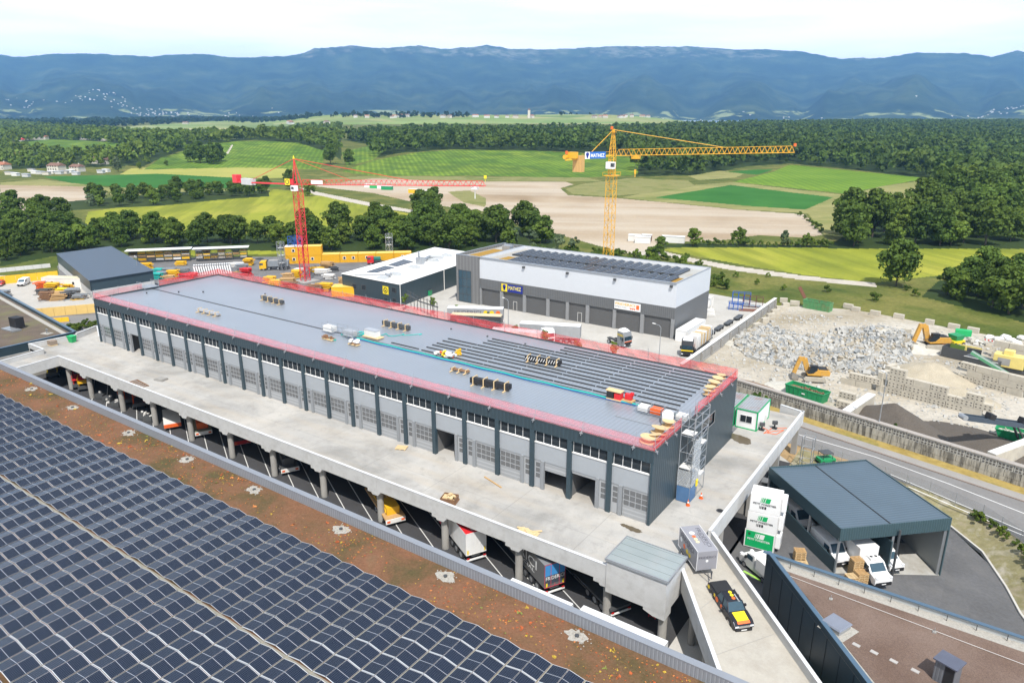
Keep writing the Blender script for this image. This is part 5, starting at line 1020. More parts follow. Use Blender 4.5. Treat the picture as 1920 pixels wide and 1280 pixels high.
def rigid(px, py, lab, load, lm_, L=8, z=.3, col=whitish, dx=0):
    x, y, _ = under(px, py); o = trailer((x+dx, y, G), hw, lab, None, None, L, flat=True, deckm=load); m = MB(); m.box(-.12, -1.25, .55, 0, 1.25, 1.1); m.build('rear_beam', col, o)
    for y_ in (-1.1, .7): m = MB(); m.box(-.15, y_, .7, -.12, y_+.4, .95); m.build('marking_plate', orange, o)
    if lm_:
        m = MB(); g = random.Random(px)
        for _ in range(14): m.obox((g.uniform(1, L-1), g.uniform(-.9, .9), 1.3+g.random()*1.4), (g.uniform(.6, 2.4), .12, .12), g.uniform(-.5, .5), g.uniform(-.4, .4), g.uniform(-.9, .9))
        m.box(.8, -.8, 1.2, 3.4, .8, 2.2); m.build('load', lm_, o)
    return o
rigid(748, 988, 'low loader with wooden beams, ramps down, under the deck', wood, yel, 9, dx=-.5)
rigid(545, 890, 'low loader carrying a dark folded machine under the deck', dsteel, dsteel, 9)
rigid(383, 820, 'low loader with green grey ramps carrying an orange machine under the deck', M('moss steel', (.20, .21, .14), .8), orange, 9)
rigid(455, 838, 'low loader with a red and white rear beam in deep shade under the deck', dsteel, None, 9, col=red)
rigid(325, 806, 'flat trailer with white red tailgate beside the orange one under the deck', whitish, None, 7, col=orange)
def boomlift(px, py, lab, mat, n, sc, hgt=3.6):
    x, y, _ = under(px, py); root = empty('lift_machine', (x, y, G), hw, lab, 'access platform'); m = MB(); m.box(-.6, -1.0, .5, 3.2, 1.0, 1.1); m.build('chassis', dsteel, root)
    for xx in (0, 2.6):
        for yy in (-.9, .9): wheel(root, xx, yy, .45, .3, True)
    m = MB(); g = random.Random(px)
    for k in range(n):
        z0 = 1.1+k*(hgt-1.6)/n; z1 = z0+(hgt-1.6)/n
        for yy in (-.8, .8): m.beam((-.3, yy, z0), (3, yy, z1), .14); m.beam((3, yy, z0), (-.3, yy, z1), .14)
    m.build('scissor_arms', mat, root); m = MB(); z = hgt-.4; m.box(-.6, -.95, z, 3.3, .95, z+.12)
    for xx in (-.6, 1.3, 3.25):
        for yy in (-.95, .9): m.box(xx, yy, z, xx+.06, yy+.06, z+.9)
    for yy in (-.95, .9): m.box(-.6, yy, z+.85, 3.3, yy+.06, z+.92)
    m.build('platform', mat, root)
for a in ((245, 757, 'orange scissor lift under the deck, nearest the column', orange, 4, 1, 4.4), (262, 765, 'orange folded scissor lift right of the taller orange one under the deck', orange, 3, 1, 3.4), (232, 748, 'orange lift half hidden behind the far column under the deck', orange, 3, 1, 3.8), (150, 728, 'small red lift machine at the far left under the deck', red, 1, 1, 2.2), (160, 732, 'small yellow machine beside the red one under the deck', yel, 1, 1, 2.0), (100, 708, 'white and yellow machine at the far left end under the deck', byel, 3, 1, 3.6)): boomlift(*a)
for a in ((190, 747), (204, 752), (220, 762), (272, 785), (281, 790)): pile('equipment_crate', a[0], a[1], G, [('crate', dsteel, [((0, 0, .5), (1.6, 1.1, .9), .4)]), ('load', whitish, rbits(6, .6, .4, 1.2, .5, a[0]))], {190: 'dark crate left of the far columns in the sunlit strip', 204: 'grey crate second from the left in the sunlit strip', 220: 'pale loaded crate beside the column with the orange lift', 272: 'dark crate just right of the orange lifts', 281: 'dark crate under the deck before the plain column'}[a[0]], 'crate')
x, y, _ = under(1195, 1165); lad = empty('red_ladder', (-22.8, 57.2, G), 0, 'red ladder leaning in the shade beside the glass lid box', 'ladder'); m = MB(); m.beam((-22.9, 57.2, G), (-22.9, 58.6, -.6), .09); m.beam((-22.2, 57.2, G), (-22.2, 58.6, -.6), .09); m.build('stile', red, lad, world=True); m = MB()
for k in range(14): z = G+.35*(k+.5); m.beam((-22.9, 57.2+.1*k, z), (-22.2, 57.2+.1*k, z), .05)
m.build('rung', red, lad, world=True)
wt_roof = M('clean white roof', (.74, .75, .76), .5)
for (px0, py0, px1, py1, lab, nm_) in ((1010, 1092, 1075, 1131, 'flat white vehicle roof showing just behind the ribbed roof parapet, left', 'a'), (1150, 1165, 1253, 1201, 'long flat white truck roof showing behind the ribbed parapet near the ramp', 'b')):
    zt = -1.8; b_ = at(px1, py1, zt); o = trailer((b_.x, b_.y-1.25, G), math.pi, lab, white, wt_roof, (7 if nm_ == 'a' else 8.5), H=zt-G-1.2)

# ================================================================ NEAR BUILDING WITH THE SOLAR ROOF
SZ = 5.0
sb = empty('solar_roof_building', (-80, 20, G), 0, 'big near building with a red brown planted roof covered in solar panels', 'building')
sed, nt, b, pos = base('sedum roof', 0.95, 0, 0.1)
c = ramp(nt, noise(nt, pos, 0.18, 7, 0.62, 0.4), [(0.34, (0.09, 0.075, 0.035)), (0.48, (0.16, 0.09, 0.05)), (0.6, (0.20, 0.10, 0.058)), (0.74, (0.17, 0.125, 0.07))])
mp_ = nt.nodes.new('ShaderNodeMapping'); mp_.inputs['Scale'].default_value = (0.4, 1.6, 1); nt.links.new(pos, mp_.inputs['Vector'])
c = mixc(nt, ramp(nt, noise(nt, mp_.outputs[0], 1.4, 6, 0.75), [(0.60, 0.0), (0.74, 0.5)]), c, (0.36, 0.10, 0.04)); c = mixc(nt, ramp(nt, noise(nt, mp_.outputs[0], 2.3, 6, 0.75, 1.0), [(0.64, 0.0), (0.75, 0.7)]), c, (0.40, 0.24, 0.035))
c = mixc(nt, 0.75, c, noise(nt, pos, 5.5, 5, 0.8), 'OVERLAY'); nt.links.new(c, b.inputs['Base Color']); bump(nt, b, noise(nt, pos, 5, 5, .75), .08, .8)
m = MB(); m.box(-215, -30, SZ-.4, -2, 40.45, SZ); m.build('roof', sed, sb, world=True)
m = MB(); m.box(-215, -30, -12, -2, 40.7, SZ-.4); m.build('wall', anth, sb, world=True)
inner = M('ribbed grey parapet', (0.26, 0.28, 0.31), 0.45, var=.05, ribs=(3, .30), ribd=.05)
m = MB(); m.box(-215, 40.45, SZ-.01, -2, 40.7, 5.98); pr_ = m.build('parapet', inner, sb, world=True); m = MB(); m.box(-215, 40.42, 5.98, -2, 41.02, 6.05); m.box(-215, 40.98, 5.7, -2, 41.02, 5.98); m.build('parapet_cap', M('grey cap', (0.235, 0.255, 0.29), .45, var=.08, scale=.4), pr_, world=True)
# fleshy tufts of the planted roof
g = np.random.default_rng(5); V = []; MI = []; n = 3600; X = g.uniform(-150, -6, n); Y = 36.2+4.1*g.random(n)**.9
dens = fbm(X/5, Y/5, 3, 4); keep = dens+g.random(n)*.35 > .55; X, Y = X[keep], Y[keep]
for x, y in zip(X, Y):
    r_ = g.uniform(.03, .10)*(2.6 if g.random() < .05 else 1); k = g.choice(4, p=[.42, .3, .18, .1])
    for _ in range(5):
        a = g.random()*6.28; q = g.random()*r_; c0 = np.array([x+q*math.cos(a), y+q*math.sin(a), SZ+.02+r_*.35*g.random()]); e = g.uniform(-1, 1, (2, 3))*r_*.75*np.array([1, 1, .3]); V.append(np.stack([c0-e[0], c0+e[1], c0+e[0], c0-e[1]])); MI.append(k)
V = np.concatenate(V); o = rawmesh('sedum_tufts', V, np.arange(len(V)).reshape(-1, 4), [plain('tuft rust', (.42, .10, .03), .9), plain('tuft orange', (.55, .20, .06), .9), plain('tuft ochre', (.48, .33, .04), .9), plain('tuft olive', (.20, .22, .05), .9)], 'stuff', mi=MI)
grav = M('white gravel', (0.40, 0.38, 0.34), 0.95, var=.3, scale=6, fine=.8)
VL = ['farthest left', 'second from the left', 'third from the left', 'fourth from the left', 'fifth from the left', 'sixth from the left', 'second from the right', 'nearest, on the right']
for i, x in enumerate((-111, -99, -84.8, -72.2, -60.0, -46.9, -34.1, -21.3)):
    y = 39.4; root = empty('roof_drain', (x, y, SZ), 0, 'roof drain in a ring of white gravel on the planted roof, '+VL[i], 'roof drain', 'roof drains on the planted roof'); g_ = random.Random(i); m = MB(); n = 20; m.face([(1.0*math.cos(2*math.pi*k/n)*g_.uniform(.55, 1.15), .75*math.sin(2*math.pi*k/n)*g_.uniform(.6, 1.2), .03) for k in range(n)]); 
    for _ in range(60): m.obox((g_.gauss(0, .5), g_.gauss(0, .4), .05), (.09, .07, .05), g_.random()*3, .3, .4)
    m.build('gravel_ring', grav, root); m = MB(); m.tube((0, 0, 0), (0, 0, .16), .17, 12); m.build('drain_cap', dsteel, root)
# solar tents
pvm, nt, b, pos = base('solar cells', 0.16, 0.0, 0.3)
uv = nt.nodes.new('ShaderNodeUVMap'); s = nt.nodes.new('ShaderNodeSeparateXYZ'); nt.links.new(uv.outputs[0], s.inputs[0])
def line(sock, n, w): return mth(nt, 'LESS_THAN', mth(nt, 'PINGPONG', mth(nt, 'MULTIPLY', sock, n), 0.5), w)
cell = mth(nt, 'MAXIMUM', line(s.outputs[0], 8, .035), line(s.outputs[1], 18, .05)); mid = mth(nt, 'LESS_THAN', mth(nt, 'ABSOLUTE', mth(nt, 'SUBTRACT', s.outputs[1], 0.5)), .008)
e1 = mth(nt, 'LESS_THAN', mth(nt, 'PINGPONG', s.outputs[0], 0.5), .009); e2 = mth(nt, 'LESS_THAN', mth(nt, 'PINGPONG', s.outputs[1], 0.5), .014)
c = mixc(nt, noise(nt, pos, .6, 2), (0.003, 0.008, 0.020), (0.007, 0.014, 0.034)); c = mixc(nt, mth(nt, 'MULTIPLY', cell, .17), c, (0.45, 0.5, 0.6)); c = mixc(nt, mid, c, (0.42, 0.44, 0.48)); c = mixc(nt, mth(nt, 'MAXIMUM', e1, e2), c, (0.60, 0.62, 0.65)); nt.links.new(c, b.inputs['Base Color'])
fram = plain('panel frame', (0.54, 0.56, 0.59), 0.5)
PX, PY, TH = 2.683, 2.045, .22
def panel_mesh(face):
    h = PX/2-.09; x0, x1 = (0, h) if face == 0 else (0, h); z0, z1 = (0, TH) if face == 0 else (TH, 0); L = PY-.09; m = MB()
    m.face([(x0, 0, z0+.03), (x1, 0, z1+.03), (x1, L, z1+.03), (x0, L, z0+.03)], [(0, 0), (1, 0), (1, 1), (0, 1)]); m.cur = 1
    for a, b_ in (((x0, 0, z0), (x1, 0, z1)), ((x0, L, z0), (x1, L, z1))): m.beam(a, b_, .03, .04)
    return m
slots = []
for i in range(-52, 8):
    xg = -26.60+PX*i
    for jn in range(0, 17):
        y = 35.85-PY*(jn+1)-(.26 if jn >= 5 else 0)-(.0 if jn < 11 else .26)
        q = proj([[xg+PX/2, y+PY/2, SZ]]); slots.append((float(q[2][0]), xg, y, float(q[0][0]), float(q[1][0])))
slots = [s_ for s_ in slots if s_[0] > 3 and -220 < s_[3] < 1500 and s_[4] < 1420]; slots.sort()
meshA, meshB = None, None; restV, restF, restU = [], [], []; npan = 0
arr = empty('solar_array', (-60, 20, SZ), 0, 'field of dark blue solar panels in low zigzag rows covering the near roof', 'solar array')
for k, (dd, xg, y, qx, qy) in enumerate(slots):
    for fc in (0, 1):
        ox = xg+.06 if fc == 0 else xg+PX/2+.03; vis = -40 < qx < 1960 and qy < 1310
        if npan < 100 and vis:
            npan += 1
            if fc == 0 and meshA is None: o = panel_mesh(0).build('solar_panel', [pvm, fram], arr); meshA = o.data
            elif fc == 1 and meshB is None: o = panel_mesh(1).build('solar_panel', [pvm, fram], arr); meshB = o.data
            else: o = bpy.data.objects.new('solar_panel', meshA if fc == 0 else meshB); COL.objects.link(o); o.parent = arr
            o.location = (ox+60, y-20, .16)
        else:
            h = PX/2-.09; z0, z1 = ((0, TH) if fc == 0 else (TH, 0)); L = PY-.09; n0_ = len(restV)
            restV += [(ox, y, SZ+.19+z0), (ox+h, y, SZ+.19+z1), (ox+h, y+L, SZ+.19+z1), (ox, y+L, SZ+.19+z0)]; restU += [(0, 0), (1, 0), (1, 1), (0, 1)]; restF.append((n0_, n0_+1, n0_+2, n0_+3))
o = rawmesh('solar_panels', np.array(restV), np.array(restF), pvm, 'stuff', uv=np.array(restU)); o.parent = arr; o.location = (60, -20, -SZ)
m = MB()
for i in range(-52, 9): m.box(-26.60+PX*i-.05, 0, SZ+.05, -26.60+PX*i+.05, 35.85, SZ+.13)
for jn in range(5): m.box(-165, 35.85-PY*jn-.05, SZ+.02, -5, 35.85-PY*jn-.01, SZ+.08)
m.build('mounting_frame', M('cream mounting rails', (.30, .27, .20), .7), sb, world=True)
m = MB(); m.box(-165, 35.85-PY*5-.24, SZ+.01, -5, 35.85-PY*5-.02, SZ+.12); m.build('walkway_slab', M('dull walkway', (.26, .25, .21), .9, fine=.4), sb, world=True)

# ================================================================ BROWN GRAVEL ROOF BUILDING (lower right)
rb = empty('gravel_roof_building', (0, 58, G), 0, 'low dark building with a brown gravel roof and blue grey parapet at the lower right', 'building')
A = (-14.5, 66.7); d1 = Vector((-2.9+14.5, 53.1-66.7, 0)).normalized(); Bp = (A[0]+d1.x*26, A[1]+d1.y*26); Cp = (45, 66.1); Dp = (45, Bp[1])
poly = [A, Bp, Dp, Cp]; m = MB(); m.prism([(p[0], p[1]) for p in poly], -9.6, -.65); m.build('wall', anth_flat, rb, world=True)
brn, nt, b, pos = base('brown roof gravel', 0.95, 0, 0.15); c = ramp(nt, noise(nt, pos, 0.15, 5, 0.6), [(0.35, (0.135, 0.092, 0.072)), (0.65, (0.19, 0.138, 0.112))]); c = mixc(nt, 0.85, c, noise(nt, pos, 11, 3, 0.85), 'OVERLAY'); nt.links.new(c, b.inputs['Base Color']); bump(nt, b, noise(nt, pos, 9, 3, .8), .03, .6)
nl = Vector((-d1.y, d1.x, 0))                                       # inwards from the slanted edge
def off(p, a, b_): return (p[0]+nl.x*a, p[1]+nl.y*a-b_)
m = MB(); m.prism(poly, -.65, -.62); m.build('gravel_border', grav, rb, world=True)
A3 = Vector((*A, 0))+Vector((1.35, -1.15, 0)); A3 = (-12.9, 65.3); m = MB(); m.prism([(-12.2, 65.35), (Bp[0]+1.6, Bp[1]), (45, Bp[1]), (45, 64.75)], -.62, -.585); m.build('roof', brn, rb, world=True)
def wallstrip(p, q, th, z0, z1, nm, mat, parent, side=1):
    p, q = Vector((*p, 0)), Vector((*q, 0)); d = (q-p).normalized(); n = Vector((-d.y, d.x, 0))*th*side; m = MB(); P4 = [(p.x, p.y), (q.x, q.y), (q.x+n.x, q.y+n.y), (p.x+n.x, p.y+n.y)]; m.prism(P4, z0, z1); return m.build(nm, mat, parent, world=True)
capin = M('pale parapet lining', (0.40, 0.42, 0.42), .6, var=.06)
w_ = wallstrip(A, Cp, .12, -.66, -.04, 'parapet', anth_flat, rb, -1); wallstrip((A[0]+.2, A[1]-.12), (45, 66.1-.12), .04, -.63, -.05, 'parapet_lining', capin, w_, -1)
w2 = wallstrip(A, Bp, .12, -.66, -.04, 'parapet', anth_flat, rb, 1)
wallstrip((A[0]-.3, A[1]+.07), (45, 66.17), .42, -.045, .02, 'parapet_cap', bluecap, w_, -1); wallstrip((A[0]-.05, A[1]+.1), Bp, .42, -.05, .017, 'parapet_cap', bluecap, w2, 1)
for k in range(26): x = -12+k*2.25; m = MB(); m.box(x, 66.0-.02, -.6, x+.05, 66.04, -.05); m.build('lining_joint', black, w_, world=True)
for k in range(12): p = Vector((*A, 0))+d1*(1.5+2.1*k)-nl*.012; m = MB(); m.obox((p.x, p.y, -4.5), (.03, .03, 7.6), math.atan2(d1.y, d1.x)); m.build('cladding_joint', black, rb, world=True)
zr_ = -.585
h_ = empty('roof_hatch', (-6.4, 59.35, zr_), R(-22), 'square blue grey roof hatch set in a patch of white gravel on the brown roof', 'roof hatch'); m = MB(); m.box(-1.0, -1.25, 0, 1.45, 1.2, .03); m.build('gravel_bed', grav, h_); m = MB(); m.box(-.85, -.85, .03, .85, .85, .5); m.build('kerb', steel, h_); m = MB(); m.hexa([(-.95, -.95, .5), (.95, -.95, .5), (.95, .95, .5), (-.95, .95, .5), (-.85, -.85, .62), (.85, -.85, .62), (.85, .85, .62), (-.85, .85, .62)]); m.build('lid', M('hatch lid', (.20, .22, .27), .4), h_)
for i, (x, y) in enumerate(((-4.5, 58.0), (-3.1, 57.9), (-1.6, 57.7), (0, 57.5))): m = MB(); m.box(-.3, -.18, 0, .3, .18, .05); m.build('stepping_slab', plain('pale slab', (.40, .38, .36), .8), loc=(x, y, zr_), rz=-.25, label='pale paving slab on the brown roof, '+['nearest the hatch', 'second from the hatch', 'third from the hatch', 'farthest from the hatch'][i], cat='paving slab', group='stepping slabs on the brown roof')
ch = empty('vent_housing', (2.1, 57.6, zr_), R(-20), 'tall grey ribbed vent housing casting a shadow on the brown roof', 'vent housing'); m = MB(); m.box(-.75, -.6, 0, .75, .6, 1.95); m.build('housing', M('ribbed vent grey', (.17, .18, .20), .5, ribs=(1, .16), ribd=.03), ch); m = MB(); m.box(-.9, -.8, 1.95, .9, .8, 2.06); m.build('lid', M('slate lid', (.10, .11, .15), .45), ch); m = MB(); m.box(.0, -.62, .2, .7, -.59, 1.8); m.build('louvre', black, ch)
hose([(-12+i*1.3, 64.6-.09*i*1.0, zr_+.1) for i in range(30)], .02, whitish, 'thin lightning wire crossing the brown gravel roof', 'lightning_wire', 'wire')
for i, (x, y) in enumerate(((-7.6, 63.2), (.8, 63.6))): pile('wire_holder', 0, 0, 0, [('base', conc_dark, [((0, 0, .06), (.3, .3, .12))]), ('pin', steel, [((0, 0, .25), (.05, .05, .4))])], ['small wire post beside the roof hatch', 'small wire post farther right on the brown roof'][i], 'wire post').location = (x, y, zr_)

# ================================================================ BROWN ROOF BUILDING (far left)
lb = empty('planted_roof_building', (-175, 60, G), 0, 'low dark building with a flat brown planted roof at the left edge', 'building')
m = MB(); m.prism([(-153, 30), (-153, 64.2), (-240, 75.2), (-240, 30)], -9, -.2); m.build('wall', anth_flat, lb, world=True); m = MB(); m.prism([(-153.5, 30), (-153.5, 63.7), (-240, 74.6), (-240, 30)], -.2, 0.0)
m.build('roof', M('brown planted roof', (.13, .10, .075), .95, var=.3, scale=.4, fine=.6, dirt=((.16, .17, .05), .6, .12)), lb, world=True)
w_ = wallstrip((-153, 30), (-153, 64.2), .4, -.25, .42, 'parapet', anth_flat, lb, 1); w2 = wallstrip((-153, 64.25), (-240, 75.25), .4, -.25, .42, 'parapet', anth_flat, lb, 1); wallstrip((-152.9, 30), (-152.9, 64.3), .55, .42, .48, 'parapet_cap', bluecap, w_, 1); wallstrip((-152.9, 64.4), (-240, 75.4), .55, .42, .48, 'parapet_cap', bluecap, w2, 1)
wallstrip((-154.2, 63.2), (-240, 74.0), .9, 0, .02, 'gravel_border', grav, lb, 1)
m = MB(); m.box(-153.02, 45, -5, -152.96, 60, -1.5); m.build('wall_panel', midgrey, lb, world=True)
ac = empty('ventilation_unit', (-178, 62.5, 0), .1, 'black ventilation box standing on the far left brown roof', 'ventilation unit'); P = at(33, 615, 0); ac.location = (P.x, P.y, 0); m = MB(); m.box(-1.2, -.8, .3, 1.3, .9, 2.4); m.build('housing', black, ac); m = MB(); m.box(-1.6, -2.4, .02, 2.8, -.6, .35); m.build('base_slab', steel, ac)
P = at(88, 625, 0); pile('roof_drain', 88, 625, 0, [('gravel_ring', grav, [((0, 0, .03), (2.0, 1.4, .05), .3)]), ('pipe', steel, [((0, 0, .5), (.2, .2, 1.0)), ((.3, 0, .9), (.8, .15, .15))])], 'bent grey pipe in white gravel on the far left brown roof', 'roof pipe')
P = at(92, 641, 0)
# ================================================================ PANELLED WAREHOUSE WITH ROLLER DOORS
wx0, wx1, wy0_, wy1_, WH, WS = -120.7, -58.0, 148.0, 169.6, 7.4, 1.75
wh = empty('panelled_warehouse', (-90, 150, G), 0, 'large warehouse, white above and grey below, with eight roller doors and rooftop solar panels', 'warehouse')
wpan = M('white wall panels', (0.60, 0.625, 0.66), 0.45, var=.03); gpan = M('grey ribbed panels', (0.155, 0.16, 0.165), 0.5, var=.06, ribs=(1, .5), ribd=.012); tpan = M('grey tower panels', (0.20, 0.20, 0.20), 0.5, var=.05, ribs=(1, 1.1), ribd=.01)
rdoor = M('roller door', (0.125, 0.125, 0.125), 0.5, var=.05, ribs=(2, .28), ribd=.02)
TX = -112.9
def hollow(x0, y0, x1, y1, z0, z1, nm, mat, parent, t=.3):
    m = MB(); m.box(x0, y0, z0, x1, y0+t, z1); m.box(x0, y1-t, z0, x1, y1, z1); m.box(x0, y0+t, z0, x0+t, y1-t, z1); m.box(x1-t, y0+t, z0, x1, y1-t, z1); return m.build(nm, mat, parent, world=True)
DX = [(-112.4, -106.3), (-105.3, -99.1), (-98.2, -92.0), (-91.1, -86.3), (-85.5, -80.7), (-79.8, -73.4), (-72.6, -66.3), (-65.4, -58.8)]
hollow(TX, wy0_, wx1, wy1_, WS, WH, 'upper_wall', wpan, wh); m = MB(); DT = -0.9
m.box(TX, wy0_+.02, DT, wx1-.02, wy0_+.3, WS); m.box(wx1-.3, wy0_+.3, G, wx1-.02, wy1_-.02, WS); m.box(TX, wy1_-.3, G, wx1-.3, wy1_-.02, WS); m.build('lower_wall', gpan, wh, world=True)
for i, (a, b_) in enumerate(DX):
    m = MB(); m.box(a, wy0_+.35, G, b_, wy0_+.42, DT); d = m.build('roller_door', rdoor, wh, world=True)
    nx = DX[i+1][0] if i < 7 else wx1-.02; m = MB(); m.box(b_, wy0_-.04, G, nx, wy0_+.45, DT-.003); m.build('door_pier', M('pier grey', (.27, .275, .28), .5), wh, world=True)
    if i in (1, 4):
        x = a+(3.0 if i == 1 else 2.4); m = MB()
        for q in ((x, -5.4, x+.08, -3.2), (x+1.1, -5.4, x+1.18, -3.2), (x, -3.2, x+1.18, -3.12)): m.box(q[0], wy0_+.32, q[1], q[2], wy0_+.35, q[3])
        m.build('wicket_frame', whitish, d, world=True)
m = MB(); m.box(DX[0][0]-.5, wy0_-.04, G, DX[0][0], wy0_+.45, DT); m.build('door_pier', MATS['pier grey'], wh, world=True)
hollow(wx0, wy0_-.25, TX-.02, wy1_, G, WH-.04, 'tower_wall', tpan, wh)
gx0, gx1 = atY(861, 566, wy0_-.25).x, atY(884, 566, wy0_-.25).x; zt = atY(872, 507, wy0_-.3).z
m = MB(); m.box(gx0, wy0_-.3, G+.1, gx1, wy0_-.26, zt); gw = m.build('glazing', glassb, wh, world=True); m = MB()
for k in range(4): x = gx0+(gx1-gx0-.08)*k/3; m.box(x, wy0_-.34, G+.1, x+.08, wy0_-.30, zt)
for k in range(5): z = G+.1+(zt-G-.2)*k/4; m.box(gx0, wy0_-.335, z, gx1, wy0_-.301, z+.1)
m.build('mullion', dsteel, gw, world=True)
m = MB(); m.box(wx0+.3, wy0_+.3, 6.5, wx1-.3, wy1_-.3, 6.6); rfw = m.build('roof', M('grey roof membrane', (.40, .40, .38), .8, dirt=((.30, .2, .06), .5, .2)), wh, world=True)
m = MB()
for q in ((wx0-.06, wy0_-.3, wx1+.06, wy0_+.35), (wx0-.06, wy1_-.3, wx1+.06, wy1_+.06), (wx0-.06, wy0_+.35, wx0+.35, wy1_-.3), (wx1-.3, wy0_+.35, wx1+.06, wy1_-.3), (TX-.2, wy0_+.35, TX+.2, wy1_-.3)): m.box(q[0], q[1], WH-.02, q[2], q[3], WH+.08)
m.build('parapet_cap', M('grey cap b', (.25, .28, .32), .4), wh, world=True)
sedo = M('orange planted roof', (.36, .21, .035), .95, var=.35, scale=1.5, fine=.7)
for q in ((-119.5, 148.8, -114.2, 163.5), (-109.5, 149, -106.5, 156.5), (-62.2, 148.7, -60.0, 157)): m = MB(); m.box(q[0], q[1], 6.6, q[2], q[3], 6.68); m.build('planting', sedo, rfw, world=True)
m = MB(); m.box(-110, 165.2, 6.6, -62, 166.6, 6.62); m.box(-112.3, 149, 6.6, -110.2, 168, 6.625); m.build('gravel_strip', grav, rfw, world=True)
P = Vector((-115.8, 165, 6.6)); m = MB(); m.box(P.x-1.2, P.y-1, 6.6, P.x+1.4, P.y+1, 7.9); m.tube((P.x-2, P.y+1.5, 6.6), (P.x-2, P.y+1.5, 8.2), .3); m.build('roof_plant', steel, rfw, world=True)
def ptable(x, y, L, W):
    m = MB(); m.face([(x, y, 6.98), (x+W/2, y, 7.26), (x+W/2, y+L, 7.26), (x, y+L, 6.98)], [(0, 0), (1, 0), (1, 1), (0, 1)]); m.face([(x+W/2, y, 7.26), (x+W, y, 6.98), (x+W, y+L, 6.98), (x+W/2, y+L, 7.26)], [(0, 0), (1, 0), (1, 1), (0, 1)]); m.cur = 1
    m.face([(x, y, 6.98), (x+W, y, 6.98), (x+W/2, y, 7.26)]); m.box(x+.2, y+.2, 6.6, x+W-.2, y+L-.2, 6.9); m.build('solar_panel', [M2, dsteel], rfw, world=True)
M2, nt, b, pos = base('dark solar table', 0.2, 0, 0.6); uv = nt.nodes.new('ShaderNodeUVMap'); s = nt.nodes.new('ShaderNodeSeparateXYZ'); nt.links.new(uv.outputs[0], s.inputs[0])
nt.links.new(mixc(nt, mth(nt, 'MAXIMUM', line(s.outputs[0], 1, .03), line(s.outputs[1], 6, .05)), (.012, .016, .026), (.16, .18, .21)), b.inputs['Base Color'])
for k in range(19):
    x = -108.6+k*2.52
    if k > 0: ptable(x, 148.7, 8.3, 2.35)
    ptable(x-1.2, 158.2, 8.9, 2.35)
def sign(nm, x0, x1, z0, z1, y, mat, lab, cat='sign'):
    root = empty(nm, ((x0+x1)/2, y, (z0+z1)/2), 0, lab, cat); m = MB(); m.box((x0-x1)/2, -.06, (z0-z1)/2, (x1-x0)/2, .04, (z1-z0)/2); m.build('board', mat, root); return root
p0, p1 = atY(940.5, 531, wy0_-.1), atY(980, 537, wy0_-.1); zt, zb = p0.z, atY(940.5, 545, wy0_-.1).z; SW = p1.x-p0.x; SHh = zt-zb
sg = sign('company_sign', p0.x, p1.x, zb, zt, wy0_-.12, plain('sign navy', (.015, .03, .25), .4), 'navy and yellow company sign on the white and grey warehouse, left')
m = MB(); m.box(-SW/2, -.09, -SHh/2, -SW/2+SW*.28, -.061, SHh/2); m.build('emblem_panel', byel, sg)
def emblem(root, x, r, y, mat):
    m = MB(); m.tube((x, y, r*.45), (x, y-.02, r*.45), r*.72, 16); m.build('emblem', mat, root); m = MB(); m.hexa([(x-r*.28, y-.02, -r*1.0), (x+r*.28, y-.02, -r*1.0), (x+r*.28, y, -r*1.0), (x-r*.28, y, -r*1.0), (x-r*.6, y-.02, r*.2), (x+r*.6, y-.02, r*.2), (x+r*.6, y, r*.2), (x-r*.6, y, r*.2)]); m.build('emblem', mat, root)
emblem(sg, -SW/2+SW*.14, SHh*.36, -.095, plain('sign navy', None)); lyel = plain('sign pale yellow', (.80, .68, .15), .5)
text('MATHEZ', SW*.6, SHh*.48, lyel, sg, loc=(SW*.13, -.065, SHh*.06), rot=(R(90), 0, 0), bold=.02)
p0, p1 = atY(1152.5, 563, wy0_-.1), atY(1201.5, 571, wy0_-.1); zt, zb = p0.z, atY(1152.5, 577.5, wy0_-.1).z; SW = p1.x-p0.x; SHh = zt-zb
sg = sign('company_sign', p0.x, p1.x, zb, zt, wy0_-.12, white, 'white company sign with gold letters on the white and grey warehouse, right'); gold = plain('gold lettering', (.72, .47, .12), .5)
text('FRIDERICI', SW*.76, SHh*.34, gold, sg, loc=(-SW*.08, -.065, SHh*.18), rot=(R(90), 0, 0), bold=.03); text('SPECIAL', SW*.46, SHh*.15, midgrey, sg, loc=(-SW*.24, -.065, -SHh*.2), rot=(R(90), 0, 0))
m = MB(); m.box(SW*.34, -.08, -SHh*.25, SW*.45, -.061, SHh*.3); m.build('emblem', org, sg)
for k in range(3): m = MB(); m.hexa([(SW*(.10+.07*k)+.2, -.08, -SHh*.36), (SW*(.10+.07*k)+.3, -.08, -SHh*.36), (SW*(.10+.07*k)+.3, -.061, -SHh*.36), (SW*(.10+.07*k)+.2, -.061, -SHh*.36), (SW*(.10+.07*k)-.1, -.08, -SHh*.16), (SW*(.16+.07*k)+.1, -.08, -SHh*.16), (SW*(.16+.07*k)+.1, -.061, -SHh*.16), (SW*(.10+.07*k)-.1, -.061, -SHh*.16)]); m.build('emblem', org, sg)
for px, py in ((982, 501), (1064, 512), (1153, 524), (1259, 537)): p = atY(px, py, wy0_-.15); m = MB(); m.box(p.x-.3, wy0_-.5, p.z-.25, p.x+.3, wy0_, p.z+.25); m.build('floodlight', dsteel, wh, world=True)

